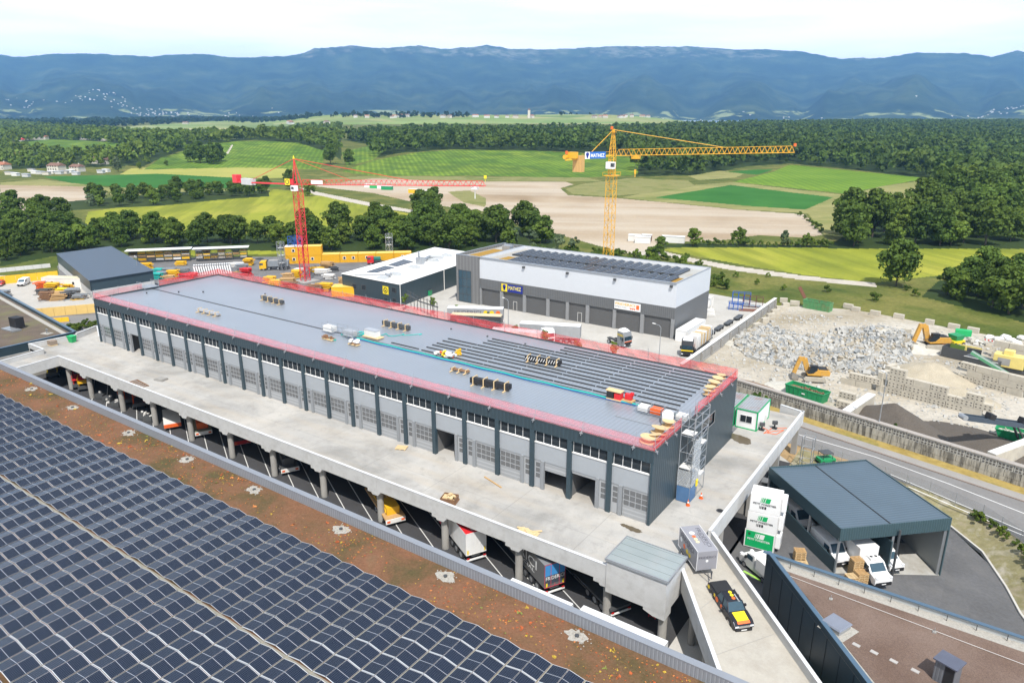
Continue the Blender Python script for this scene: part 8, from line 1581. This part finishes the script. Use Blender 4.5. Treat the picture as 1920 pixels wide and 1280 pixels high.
# rubble, gravel heap, soil heaps
def mound(nm, pxc, rx, ry, h, rz, mat, seed, lab, cat='heap', n=44, rough=.25, kind=None, power=1.0):
    P = at(*pxc, G); co = []; f = []
    X = np.linspace(-1.15, 1.15, n); XX, YY = np.meshgrid(X, X); r_ = np.hypot(XX, YY); z = h*np.clip(1-r_**power, 0, None)**1.15; z = z*(1-rough*.5+rough*fbm(XX*3+seed, YY*3, 4, seed))+(-.06)
    z = np.where(z <= 0, -.15, z); co = np.stack([XX.ravel()*rx, YY.ravel()*ry, z.ravel()], 1); i = (np.arange(n-1)[:, None]*n+np.arange(n-1)[None, :]); f = np.stack([i, i+1, i+n+1, i+n], -1).reshape(-1, 4)
    o = rawmesh(nm, co, f, mat, kind, smooth=True); o.location = (P.x, P.y, G); o.rotation_euler = (0, 0, rz); return tag(o, lab, cat)
asphg = M('dark road planings', (.105, .09, .075), .95, var=.15, scale=.5, fine=.6); sand = M('sandy soil', (.42, .37, .28), .95, var=.2, scale=.5, fine=.45); crush = M('pale crushed rubble', (.52, .50, .44), .95, var=.2, scale=1.2, fine=.5)
mound('gravel_heap', (1672, 795), 9.5, 5.2, 3.9, -.35, asphg, 3, 'smooth dark brown heap of road planings behind the block wall', rough=.15)
mound('gravel_heap', (1850, 830), 11, 5.5, 1.3, -.3, asphg, 5, 'low dark brown spread of planings under the conveyor', rough=.3)
mound('soil_heap', (1740, 705), 8.5, 6.5, 3.4, -.2, sand, 7, 'sandy heap behind the middle block wall', rough=.6)
mound('soil_heap', (1800, 745), 7, 4.5, 1.9, -.3, sand, 9, 'brown sandy heap between the two block walls', rough=.5)
mound('soil_heap', (1490, 728), 6, 4, 1.2, .2, crush, 10, 'pale heap under the left excavator', rough=.5)
mound('rubble_mound', (1660, 640), 13, 7, 3.0, -.2, crush, 11, 'pale rubble mound behind, below the right excavator', rough=.6); mound('rubble_mound', (1480, 650), 15, 9, 2.0, .3, crush, 12, 'wide pale rubble mound in the middle of the yard', rough=.6); mound('rubble_mound', (1600, 680), 16, 7, 2.4, -.2, crush, 14, 'pale rubble mound in front of the far one', rough=.6)
g = np.random.default_rng(8); RP = [(1385, 625), (1440, 612), (1500, 632), (1570, 622), (1640, 612), (1700, 625), (1708, 650), (1706, 690), (1640, 706), (1560, 698), (1470, 690), (1400, 668), (1375, 645)]
cs = [at(*p, G) for p in RP]; xs = [c.x for c in cs]; ys = [c.y for c in cs]; N = 30000; X = g.uniform(min(xs), max(xs), N); Y = g.uniform(min(ys), max(ys), N); k = inpoly(X, Y, list(zip(xs, ys))) & (fbm(X/9, Y/9, 4, 2)+g.random(N)*.25 > .52); X, Y = X[k], Y[k]
mnd = [(o.location.x, o.location.y, o.rotation_euler.z, o.dimensions.x/2.3, o.dimensions.y/2.3, float(max(v.co.z for v in o.data.vertices))) for o in bpy.data.objects if o.name.startswith('rubble_mound')]
H = np.zeros(len(X))
for (mx0, my0, rz0, rx0, ry0, h0) in mnd:
    dx, dy = X-mx0, Y-my0; a, b_ = dx*math.cos(rz0)+dy*math.sin(rz0), -dx*math.sin(rz0)+dy*math.cos(rz0); H = np.maximum(H, h0*.9*np.clip(1-np.hypot(a/rx0, b_/ry0), 0, None)**1.1)
V = []
for x, y, h in zip(X, Y, H):
    s_ = min(.75, g.gamma(1.6, .10)+.07); q = g.normal(size=(3, 3)); q, _ = np.linalg.qr(q); e = np.array([[sx_, sy, sz] for sz in (-1, 1) for sx_, sy in ((-1, -1), (1, -1), (1, 1), (-1, 1))])*np.array([s_, s_*g.uniform(.5, .9), s_*g.uniform(.25, .6)]); V.append(e@q+np.array([x, y, G+h+s_*.35]))
V = np.concatenate(V); f0_ = np.array([(3, 2, 1, 0), (4, 5, 6, 7), (0, 1, 5, 4), (1, 2, 6, 5), (2, 3, 7, 6), (3, 0, 4, 7)]); Fq = (np.arange(len(X))[:, None, None]*8+f0_[None]).reshape(-1, 4)
rawmesh('rubble', V, Fq, [M('broken concrete', (.42, .415, .39), .9, var=.2, scale=2), M('blue grey rubble', (.29, .305, .31), .9, var=.2), M('brown rubble', (.37, .325, .25), .9, var=.2)], 'stuff', mi=np.repeat(g.choice(3, len(X), p=[.62, .16, .22]), 6))
N = 2400; X = g.uniform(-46, 7, N); Y = g.uniform(128, 190, N); V = []
for x, y in zip(X, Y): s_ = g.gamma(1.5, .05)+.05; q, _ = np.linalg.qr(g.normal(size=(3, 3))); e = np.array([[sx_, sy, sz] for sz in (-1, 1) for sx_, sy in ((-1, -1), (1, -1), (1, 1), (-1, 1))])*s_; V.append(e@q+np.array([x, y, G+.04]))
rawmesh('loose_stones', np.concatenate(V), (np.arange(N)[:, None, None]*8+f0_[None]).reshape(-1, 4), MATS['broken concrete'], 'stuff')
BR = mound('brushwood_heap', (1420, 728), 9, 2.6, 1.3, -.33, M('dry brushwood', (.24, .15, .09), .95, var=.4, scale=3, fine=.7), 15, 'brown heap of dry brushwood behind the block wall', rough=.9)
# skips, excavators, plant
def skip(px, py, L, W, H, rz, mat, lab, load, slant=.5):
    P = at(px, py, G); root = empty('skip', (P.x, P.y, G), rz, lab, 'skip'); m = MB(); t = .06; B = [(slant*.6, .15), (L-slant*.6, .15), (L-slant*.6, W-.15), (slant*.6, W-.15)]; T = [(0, 0), (L, 0), (L, W), (0, W)]
    for i in range(4):
        j = (i+1) % 4; c0 = Vector((L/2, W/2)); o = lambda p, z: (*(Vector(p)), z); inn = lambda p, z: (*(Vector(p).lerp(c0, .04)), z); m.hexa([o(B[i], 0), o(B[j], 0), inn(B[j], 0), inn(B[i], 0), o(T[i], H), o(T[j], H), inn(T[j], H), inn(T[i], H)])
    m.hexa([(*p, 0) for p in B]+[(*p, .08) for p in B]); m.build('body', mat, root); m = MB()
    for a, b_ in zip(T, T[1:]+T[:1]): m.beam((*a, H), (*b_, H), .14)
    n = int(L/.9)
    for i in range(1, n):
        for y0, y1 in ((-.03, .12), (W+.03, W-.12)): m.beam((L*i/n, y0, H-.1), (slant*.6+(L-1.2*slant)*i/n, y1, .1), .10)
    m.build('rim', mat, root); m = MB(); m.prism([(.3, .2), (L-.3, .2), (L-.3, W-.2), (.3, W-.2)], .3, H*.72); g_ = random.Random(px)
    for _ in range(36): m.obox((g_.uniform(.4, L-.4), g_.uniform(.3, W-.3), H*.75+g_.random()*.15), (g_.uniform(.2, .8), .2, .12), g_.random()*3, g_.random(), g_.random())
    m.build('load', load, root); return root
sk = skip(1470, 738, 7.2, 2.6, 1.9, -.28, green, 'long green skip filled with brown brushwood behind the block wall', MATS['dry brushwood']); m = MB(); m.box(3.3, -.06, 1.0, 3.9, -.03, 1.2); m.build('plate', white, sk)
skip(1862, 822, 5.0, 2.4, 1.7, -.1, green, 'small dark green skip filled with pale rubble under the conveyor', crush, 1.3)
skip(1504, 577, 7.0, 2.5, 2.2, -.18, M('faded green', (.10, .30, .12), .6, var=.2, dirt=((.25, .12, .06), .5, 1.0)), 'long faded green open container at the meadow edge', rust, .1)
m = MB(); P = at(1503, 575, G); m.beam((P.x+.4, P.y+1, G+2.2), (P.x-1.4, P.y+1.2, G+5.0), 2.0, .12); m.build('open_flap', rust, label='rusty flap raised at the left end of the faded container', cat='flap')
def excavator(px, py, rz, lab, boomz=5.2, dipx=5.6, bucket=True, sc=1.0, exy=M('excavator yellow', (.58, .31, .05), .55, var=.2, scale=2, dirt=((.30, .26, .2), .5, 1.2))):
    P = at(px, py, G); root = empty('excavator', (P.x, P.y, G+.3), rz, lab, 'excavator'); root.scale = (sc, sc, sc)
    for y in (-1.25, 1.25):
        m = MB(); m.side([(-2.1, .45), (-1.7, .05), (1.7, .05), (2.1, .45), (1.75, .9), (-1.75, .9)], y-.3, y+.3); m.build('track', M('dusty track', (.40, .37, .31), .9), root, bevel=.05)
    m = MB(); m.box(-1.2, -.95, .45, 1.2, .95, 1.0); m.build('undercarriage', black, root); m = MB(); m.tube((0, 0, 1.0), (0, 0, 1.15), .8, 16); m.build('slew_ring', black, root)
    m = MB(); m.side([(-2.6, 1.2), (1.4, 1.15), (1.4, 1.5), (.4, 1.7), (-.4, 2.35), (-2.4, 2.35), (-2.75, 1.9)], -1.25, 1.25); m.build('body', exy, root, bevel=.08); m = MB(); m.box(-2.3, -1.0, 2.36, -.6, 1.0, 2.42); m.build('engine_cover', black, root)
    m = MB(); m.hexa([(-.35, .3, 1.5), (1.35, .3, 1.5), (1.35, 1.25, 1.5), (-.35, 1.25, 1.5), (-.3, .35, 3.0), (.95, .35, 3.0), (.95, 1.2, 3.0), (-.3, 1.2, 3.0)]); c_ = m.build('cab', glass, root, bevel=.04); m = MB(); m.box(-.4, .28, 3.0, 1.05, 1.27, 3.1); m.build('cab_roof', black, c_)
    b0 = Vector((1.2, -.35, 1.8)); b1 = Vector((1.2+(dipx-1.6)*.45, -.35, boomz-.25)); b2 = Vector((dipx-.3, -.35, boomz-.3)); m = MB(); m.beam(b0, b1, .65, .95); m.beam(b1, b2, .6, .8); m.build('boom', exy, root); t_ = Vector((dipx+.3, -.35, 1.1)); m = MB(); m.beam(b2+Vector((-.3, 0, .25)), t_, .5, .7); m.build('dipper_arm', exy, root); m = MB(); m.tube(b0+Vector((.5, .0, -.2)), b1+Vector((.1, 0, -.4)), .12, 8); m.tube(b1+Vector((.2, 0, .45)), b2+Vector((-.4, 0, .5)), .12, 8); m.build('hydraulic_ram', steel, root)
    m = MB(); m.side([(dipx+.4, 1.2), (dipx-.2, .9), (dipx-.7, .1), (dipx-.1, -.2), (dipx+.75, .0), (dipx+.7, .8)], -1.0, .3); m.build('bucket', M('worn steel', (.30, .28, .25), .6, metal=.3), root); return root
excavator(1524, 714, R(205), 'yellow excavator with its arm down standing beside the long green skip', 4.3, 3.3, sc=.98)
excavator(1748, 654, R(215), 'larger yellow excavator on the rubble at the far side of the yard', 4.6, 3.4, sc=1.12)
P = at(1790, 648, G); dm = empty('site_dumper', (P.x, P.y, G), .9, 'green and yellow small dumper beside the far excavator', 'dumper'); m = MB(); m.hexa([(-1.4, -1, .7), (1.4, -1, .7), (1.4, 1, .7), (-1.4, 1, .7), (-1.6, -1.1, 1.4), (1.6, -1.1, 1.4), (1.6, 1.1, 1.4), (-1.6, 1.1, 1.4)]); m.build('chassis', byel, dm); m = MB(); m.hexa([(-.9, -.9, 1.4), (.9, -.9, 1.4), (.9, .9, 1.4), (-.9, .9, 1.4), (-1.2, -1.2, 2.6), (1.2, -1.2, 2.6), (1.2, 1.2, 2.6), (-1.2, 1.2, 2.6)]); m.build('hopper', green, dm)
for x in (-1.1, 1.1):
    for y in (-1.0, 1.0): wheel(dm, x, y, .5, .35)
stock('green_tank', 1805, 630, [('tank', bgreen, [((0, 0, .8), (3.2, 1.6, 1.4))]), ('leg', dsteel, [((x, 0, .1), (.2, 1.4, .2)) for x in (-1, 1)])], 'small green tank on the track behind the dumper', 'tank', rz=.1)
stock('digger_bucket', 1768, 645, [('bucket', rust, [((0, 0, .5), (2.0, 1.2, 1.0), .3), ((1.8, -.6, .4), (1.2, 1.0, .9), .8)]), ('frame', dsteel, [((-1.4, .4, .6), (2.2, 1.0, .9), .2)])], 'rusty buckets lying between the excavator and the green dumper', 'bucket')
stock('stone_pile', 1832, 645, [('stone', crush, rbits(20, 1.6, 1.0, 1.0, 1.0, 60)), ('lump', whitish, rbits(6, 1.2, .8, .8, .9, 61))], 'pale pile of stones right of the green dumper', 'stone pile')
stock('striped_barrier', 1855, 642, [('board', white, [((0, 0, .5), (2.4, .08, .3))]), ('stripe', red, [((x, -.05, .5), (.3, .04, .3)) for x in (-.9, -.2, .5)])], 'small red and white barrier in the rubble yard', 'barrier', -.3)
cy = M('pale machine yellow', (.74, .60, .20), .5); cg = M('conveyor green', (.12, .34, .18), .5)
P = at(1882, 694, G); cs_ = empty('crushing_plant', (P.x, P.y, G), -.15, 'pale yellow crusher with a control box at the right picture edge', 'crusher'); m = MB(); m.box(-2, -1.3, 1.0, 3.2, 1.3, 3.4); m.box(-.5, -.8, 3.4, 1.2, .8, 4.3); m.build('body', cy, cs_, bevel=.08); m = MB(); m.box(-1.2, -1.34, 1.4, .9, -1.3, 2.8); m.build('grille', conc_dark, cs_); m = MB(); m.box(-6, -1.0, .2, 4.5, 1.0, .9); m.build('chassis', dsteel, cs_); m = MB(); m.tube((3, 0, 1), (4.4, 0, 4.0), .25); m.build('exhaust', steel, cs_); m = MB(); m.box(3.3, -1.1, 1.2, 5.2, 1.1, 3.0); m.build('engine', cg, cs_)
a, b_ = at(1822, 660, -1.2), at(1900, 708, -4.6); cv = empty('conveyor', tuple(b_), 0, 'long green conveyor slanting up left of the yellow crusher', 'conveyor'); m = MB(); d = (b_-a).normalized(); n = Vector((d.y, -d.x, 0)).normalized()
for e in (-.55, .55): m.beam(a+n*e, b_+n*e, .14, .5)
for k in range(14): q = a.lerp(b_, k/13); m.beam(q-n*.55, q+n*.55, .1)
m.build('frame', cg, cv, world=True); m = MB(); m.beam(a+Vector((0, 0, .22)), b_+Vector((0, 0, .22)), .85, .05); m.build('belt', M('grey belt', (.25, .27, .26), .8), cv, world=True); m = MB(); q = a.lerp(b_, .4); m.beam(q-n*.5, (q.x, q.y, G), .15); m.beam(q+n*.5, (q.x+1, q.y, G), .15); m.build('support_leg', dsteel, cv, world=True)
stock('feed_hopper', 1800, 672, [('side', dsteel, [((0, -1.4, 1.2), (6.5, .1, 2.2)), ((0, 1.4, 1.2), (6.5, .1, 2.2)), ((-3.2, 0, 1.2), (.1, 2.8, 2.2)), ((0, 0, .5), (6.4, 2.7, .5))]), ('inner_green', M('dull green steel', (.13, .22, .04), .7), [((-1, 1.3, 2.0), (3.2, .06, .9))]), ('yellow_rail', cy, [((1.2, 1.5, 2.5), (4, .2, .3)), ((.7, 0, 1.8), (.3, .3, 2.0))])], 'dark open hopper with yellow rails left of the green conveyor', 'hopper', rz=-.25)
stock('hopper_box', 1840, 690, [('box', dsteel, [((0, 0, 1.1), (6, 2.6, 2.0))]), ('rail', whitish, [((0, -1.35, 2.1), (6.1, .1, .1))])], 'dark steel trough under the green conveyor', 'trough', rz=-.3)
a, b_ = at(1806, 781, .0), at(1960, 802, -2.2); cv = empty('conveyor', (b_.x, b_.y, G), 0, 'dark blue grey stacking conveyor raised over the small green skip', 'conveyor'); dk = M('conveyor slate', (.055, .075, .10), .5); d = (b_-a).normalized(); n = Vector((d.y, -d.x, 0)).normalized(); m = MB()
for e in (-.5, .5): m.beam(a+n*e, b_+n*e, .14, .75)
m.beam(a-Vector((0, 0, .1)), b_-Vector((0, 0, .1)), .9, .1); m.build('frame', dk, cv, world=True); m = MB(); m.tube(a-n*.6, a+n*.6, .4, 12); m.build('drive_drum', steel, cv, world=True)
for t in (.32, .72): q = a.lerp(b_, t); m = MB(); m.obox((q.x, q.y, q.z+.7), (.9, 1.2, .8), math.atan2(d.y, d.x), 0, .3); m.build('guard', black, cv, world=True)
q = a.lerp(b_, .62); f_ = at(1912, 830, G); m = MB(); m.beam(q-n*.4, (f_.x, f_.y, G), .25); m.beam(q+n*.4, (f_.x+1.0, f_.y-.6, G), .18); m.beam((f_.x+.3, f_.y, G+1.4), (b_.x, b_.y, b_.z-.2), .18); m.build('support_leg', dsteel, cv, world=True); m = MB(); f_ = at(1925, 800, G); m.tube((f_.x, f_.y-.8, G+.6), (f_.x, f_.y-.5, G+.6), .6, 14); m.build('wheel', rubber, cv, world=True)
wl2 = empty('low_block_wall', tuple(at(1905, 845, G)), 0, 'pale low wall leaving the block wall at the right picture edge', 'wall'); a, b_ = at(1868, 853, -3.2), at(1945, 825, -3.2); d = (b_-a).normalized(); n = Vector((-d.y, d.x, 0))*1.2; m = MB(); m.hexa([Vector((p.x, p.y, z)) for z in (G, -3.2) for p in (a, b_, b_+n, a+n)]); m.build('wall', blkm, wl2, world=True); m = MB(); m.hexa([Vector((p.x, p.y, z)) for z in (-3.2, -3.08) for p in (a, b_, b_+n, a+n)]); m.build('coping', whitish, wl2, world=True)

# ================================================================ FAR HOUSES AND THE EARTHWORKS CAMP
tile = M('terracotta tiles', (.36, .15, .09), .85, var=.2, scale=.8); tile2 = M('brown tiles', (.20, .115, .085), .85, var=.2, scale=.8); wallc = M('cream render', (.62, .58, .50), .85, var=.05)
def house(px, py, L, W, H, rz, lab, roofm=None, wallm=None, grp=None, s=1.0):
    P = ground(px, py); root = empty('house', (P.x, P.y, P.z-.3), rz, lab, 'house', grp); m = MB(); m.box(-L/2, -W/2, 0, L/2, W/2, H); m.build('wall', wallm or wallc, root); m = MB(); r = H+W*.28; o = .5
    m.face([(-L/2-o, -W/2-o, H-.15), (L/2+o, -W/2-o, H-.15), (L/2-o, 0, r), (-L/2+o, 0, r)]); m.face([(L/2+o, W/2+o, H-.15), (-L/2-o, W/2+o, H-.15), (-L/2+o, 0, r), (L/2-o, 0, r)]); m.face([(-L/2-o, W/2+o, H-.15), (-L/2-o, -W/2-o, H-.15), (-L/2+o, 0, r)]); m.face([(L/2+o, -W/2-o, H-.15), (L/2+o, W/2+o, H-.15), (L/2-o, 0, r)])
    rf_ = m.build('roof', roofm or tile, root); m = MB(); m.box(L*.2, -.4, H, L*.2+.8, .4, r+.8); m.build('chimney', wallm or wallc, rf_); m = MB()
    for i in range(int(L/3)):
        for z in ([1.0] if H < 4.5 else [1.0, 3.8]): m.box(-L/2+1.2+3*i, -W/2-.04, z, -L/2+2.3+3*i, -W/2, z+1.4)
    m.build('window', glass, root); return root
hs = [(78, 262, 26, 9, 6, .4, 'long white villa with a terracotta roof on the left hill', tile), (56, 262, 10, 8, 5, .4, 'small white house beside the long villa on the left hill', tile2), (160, 262, 16, 10, 6, .4, 'terracotta roofed house in the middle of the left hill', tile), (194, 264, 13, 9, 7, .5, 'cream house with a pale roof at the right of the left hill', tile2), (39, 265, 10, 7, 3, .4, 'low red roofed shed at the left end of the hill', red),
 (34, 297, 12, 9, 4, .5, 'house with an orange pink roof among the left trees', tile), (180, 306, 16, 10, 4, .3, 'brown roofed house behind the allotments', tile2), (198, 308, 12, 9, 5, .3, 'second brown roofed house behind the allotments', tile2), (107, 320, 14, 9, 5, .3, 'brown and white house by the allotments, left', tile2), (146, 322, 11, 8, 5, .3, 'white gabled house by the allotments, right', tile2), (6, 318, 12, 9, 5, .3, 'orange roofed house at the left picture edge', tile), (210, 289, 9, 6, 3, .4, 'cream walled house right of the left hill vineyard', tile), (244, 288, 9, 6, 3, .4, 'small orange roofed house right of the left hill vineyard', tile)]
for h in hs: house(*h[:7], roofm=h[7])
for k, (px, py) in enumerate(((66, 326), (76, 327), (88, 328), (98, 326), (112, 327), (122, 326), (133, 324), (143, 328), (18, 328), (30, 330), (50, 332), (60, 322), (200, 323), (190, 325))):
    P = ground(px, py); o = empty('allotment_shed', (P.x, P.y, P.z), .3+.1*(k % 3), 'small pale shed beside the dark green field, '+nth(k+1)+' of the row', 'shed', 'allotment sheds'); m = MB(); m.box(-3, -1.8, 0, 3, 1.8, 2.3); m.build('wall', [whitish, conc_wall, wallc][k % 3], o); m = MB(); m.side([(-3.3, 2.3), (3.3, 2.3), (3.3, 2.5), (-3.3, 2.9)], -2, 2); m.build('roof', [wt_roof, gsteel, MATS['grey tin roof']][k % 3], o)
rnd = random.Random(6)
for k in range(46):
    px = rnd.choice((rnd.uniform(640, 780), rnd.uniform(1110, 1330), rnd.uniform(830, 1000), rnd.uniform(300, 620))); py = 221 if px > 620 else rnd.uniform(224, 234)
    house(px, py+rnd.uniform(-1, 1), rnd.uniform(12, 26), rnd.uniform(9, 13), rnd.uniform(6, 9), rnd.uniform(-.6, .9), 'pale house with a brown roof in the villages on the far ridge', rnd.choice((tile, tile2, tile2)), rnd.choice((wallc, whitish)), 'houses on the far ridge')
def farroll(x, y):
    r = math.hypot(x, y); i = int(np.argmin(np.abs(mx_-x)+np.abs(my_-y))); return float(mz[i])
hl = sorted([o for o in bpy.data.objects if o.get('group') == 'houses on the far ridge'], key=lambda o: proj([tuple(o.location)])[0][0])
for i, o in enumerate(hl): o['label'] = 'pale house with a brown roof on the far ridge, '+nth(i+1)+' from the left'
V, Fq, MI = [], [], []; g = np.random.default_rng(3)                     # towns on the mountain foot: too many and too small to count
for (px, n, dlo, dhi, wdt) in ((300, 60, 6300, 6900, 90), (195, 40, 6700, 7200, 60), (520, 10, 6400, 7200, 60), (1860, 40, 6400, 7000, 90), (1120, 14, 6300, 6900, 160), (440, 10, 6400, 6900, 40), (60, 14, 6400, 7000, 60), (1500, 8, 6400, 7000, 120)):
    for _ in range(n):
        u = (px+g.normal()*wdt*.5-960)/1400; D = g.uniform(dlo, dhi); x = FH[0]*D+RH[0]*u*D; y = FH[1]*D+RH[1]*u*D; z = farroll(x, y); s_ = g.uniform(4, 8); h = g.uniform(4, 7); k = len(V)
        V += [(x+a*s_, y+b_*s_*.7, z+c_) for c_ in (-5, h) for a, b_ in ((-1, -1), (1, -1), (1, 1), (-1, 1))]; Fq += [tuple(k+i for i in f) for f in ((3, 2, 1, 0), (4, 5, 6, 7), (0, 1, 5, 4), (1, 2, 6, 5), (2, 3, 7, 6), (3, 0, 4, 7))]; MI += [0, 1, 0, 0, 0, 0]
rawmesh('distant_town', np.array(V), np.array(Fq), [M('bright render', (.78, .76, .72), .8), tile], 'stuff', mi=np.array(MI))
P = ground(1866, 226); wt_ = empty('water_tower', (P.x, P.y, P.z), 0, 'white concrete water tower above the wood at the far right', 'water tower'); m = MB(); m.tube((0, 0, 0), (0, 0, 30), 4, 16, 3.4); m.tube((0, 0, 30), (0, 0, 36), 3.4, 16, 6.5); m.build('tower', white, wt_); m = MB(); m.tube((0, 0, 36), (0, 0, 37), 6.7, 16); m.build('cap', conc_wall, wt_)
P = ground(992, 222); ct = empty('church_tower', (P.x, P.y, P.z), .4, 'slim pale tower on the far village ridge', 'tower'); m = MB(); m.box(-4, -4, 0, 4, 4, 28); m.build('tower', wallc, ct); m = MB(); m.hexa([(-4.5, -4.5, 28), (4.5, -4.5, 28), (4.5, 4.5, 28), (-4.5, 4.5, 28), (-.3, -.3, 34), (.3, -.3, 34), (.3, .3, 34), (-.3, .3, 34)]); m.build('roof', tile2, ct)
for i, (px, py, mt, L) in enumerate(((693, 352, white, 7), (703, 353, bgreen, 7), (716, 354, white, 6), (726, 356, green, 8), (1262, 455, whitish, 9), (1205, 456, whitish, 6), (1190, 452, whitish, 5), (1212, 452, rust, 4), (775, 362, yel, 6), (800, 365, yel, 6))):
    P = ground(px, py); pile('site_hut', 0, 0, 0, [('body', mt, [((0, 0, 1.3), (L, 3, 2.5), .3)]), ('roof', whitish, [((0, 0, 2.62), (L+.3, 3.3, .12), .3)])], ['white hut at the left of the earthworks camp', 'bright green hut of the earthworks camp', 'white hut in the middle of the earthworks camp', 'dark green container at the right of the earthworks camp', 'long pale hut beside the flat topped tree', 'pale hut left of the yellow crane mast', 'second pale hut by the yellow crane mast', 'brown machine right of the yellow crane mast', 'yellow digger at the earthworks, left', 'yellow digger at the earthworks, right'][i], 'hut' if i < 7 else 'machine').location = P
X, Y, Z_ = scatter([(640, 372), (700, 368), (730, 380), (700, 384)], 6, 9)

# ================================================================ THE AIR
hz = MB(); hz.box(-17500, -700, -10.6, 17500, 19500, 1260); haze = hz.build('haze', None, kind='stuff'); hm = bpy.data.materials.new('haze'); hm.use_nodes = True; nt = hm.node_tree; nt.nodes.remove(nt.nodes['Principled BSDF'])
pv = nt.nodes.new('ShaderNodeVolumePrincipled'); pv.inputs['Color'].default_value = (0.24, 0.54, 1.0, 1); pv.inputs['Density'].default_value = 7.4e-5; pv.inputs['Anisotropy'].default_value = 0.0; nt.links.new(pv.outputs[0], nt.nodes['Material Output'].inputs['Volume'])
haze.data.materials.clear(); haze.data.materials.append(hm)

# look-alikes of one group are told apart by their place, counted from the left of the view
seen = {}
for o in bpy.data.objects:
    if o.parent is None and o.get('label') and 'group' in o: seen.setdefault(o['label'], []).append(o)
bpy.context.view_layer.update()
for l, L_ in seen.items():
    if len(L_) > 1 and len(l.split()) <= 12:
        for i, o in enumerate(sorted(L_, key=lambda o: float(proj([tuple(o.matrix_world.translation)])[0][0]))): o['label'] = l+', '+nth(i+1)+' from left'
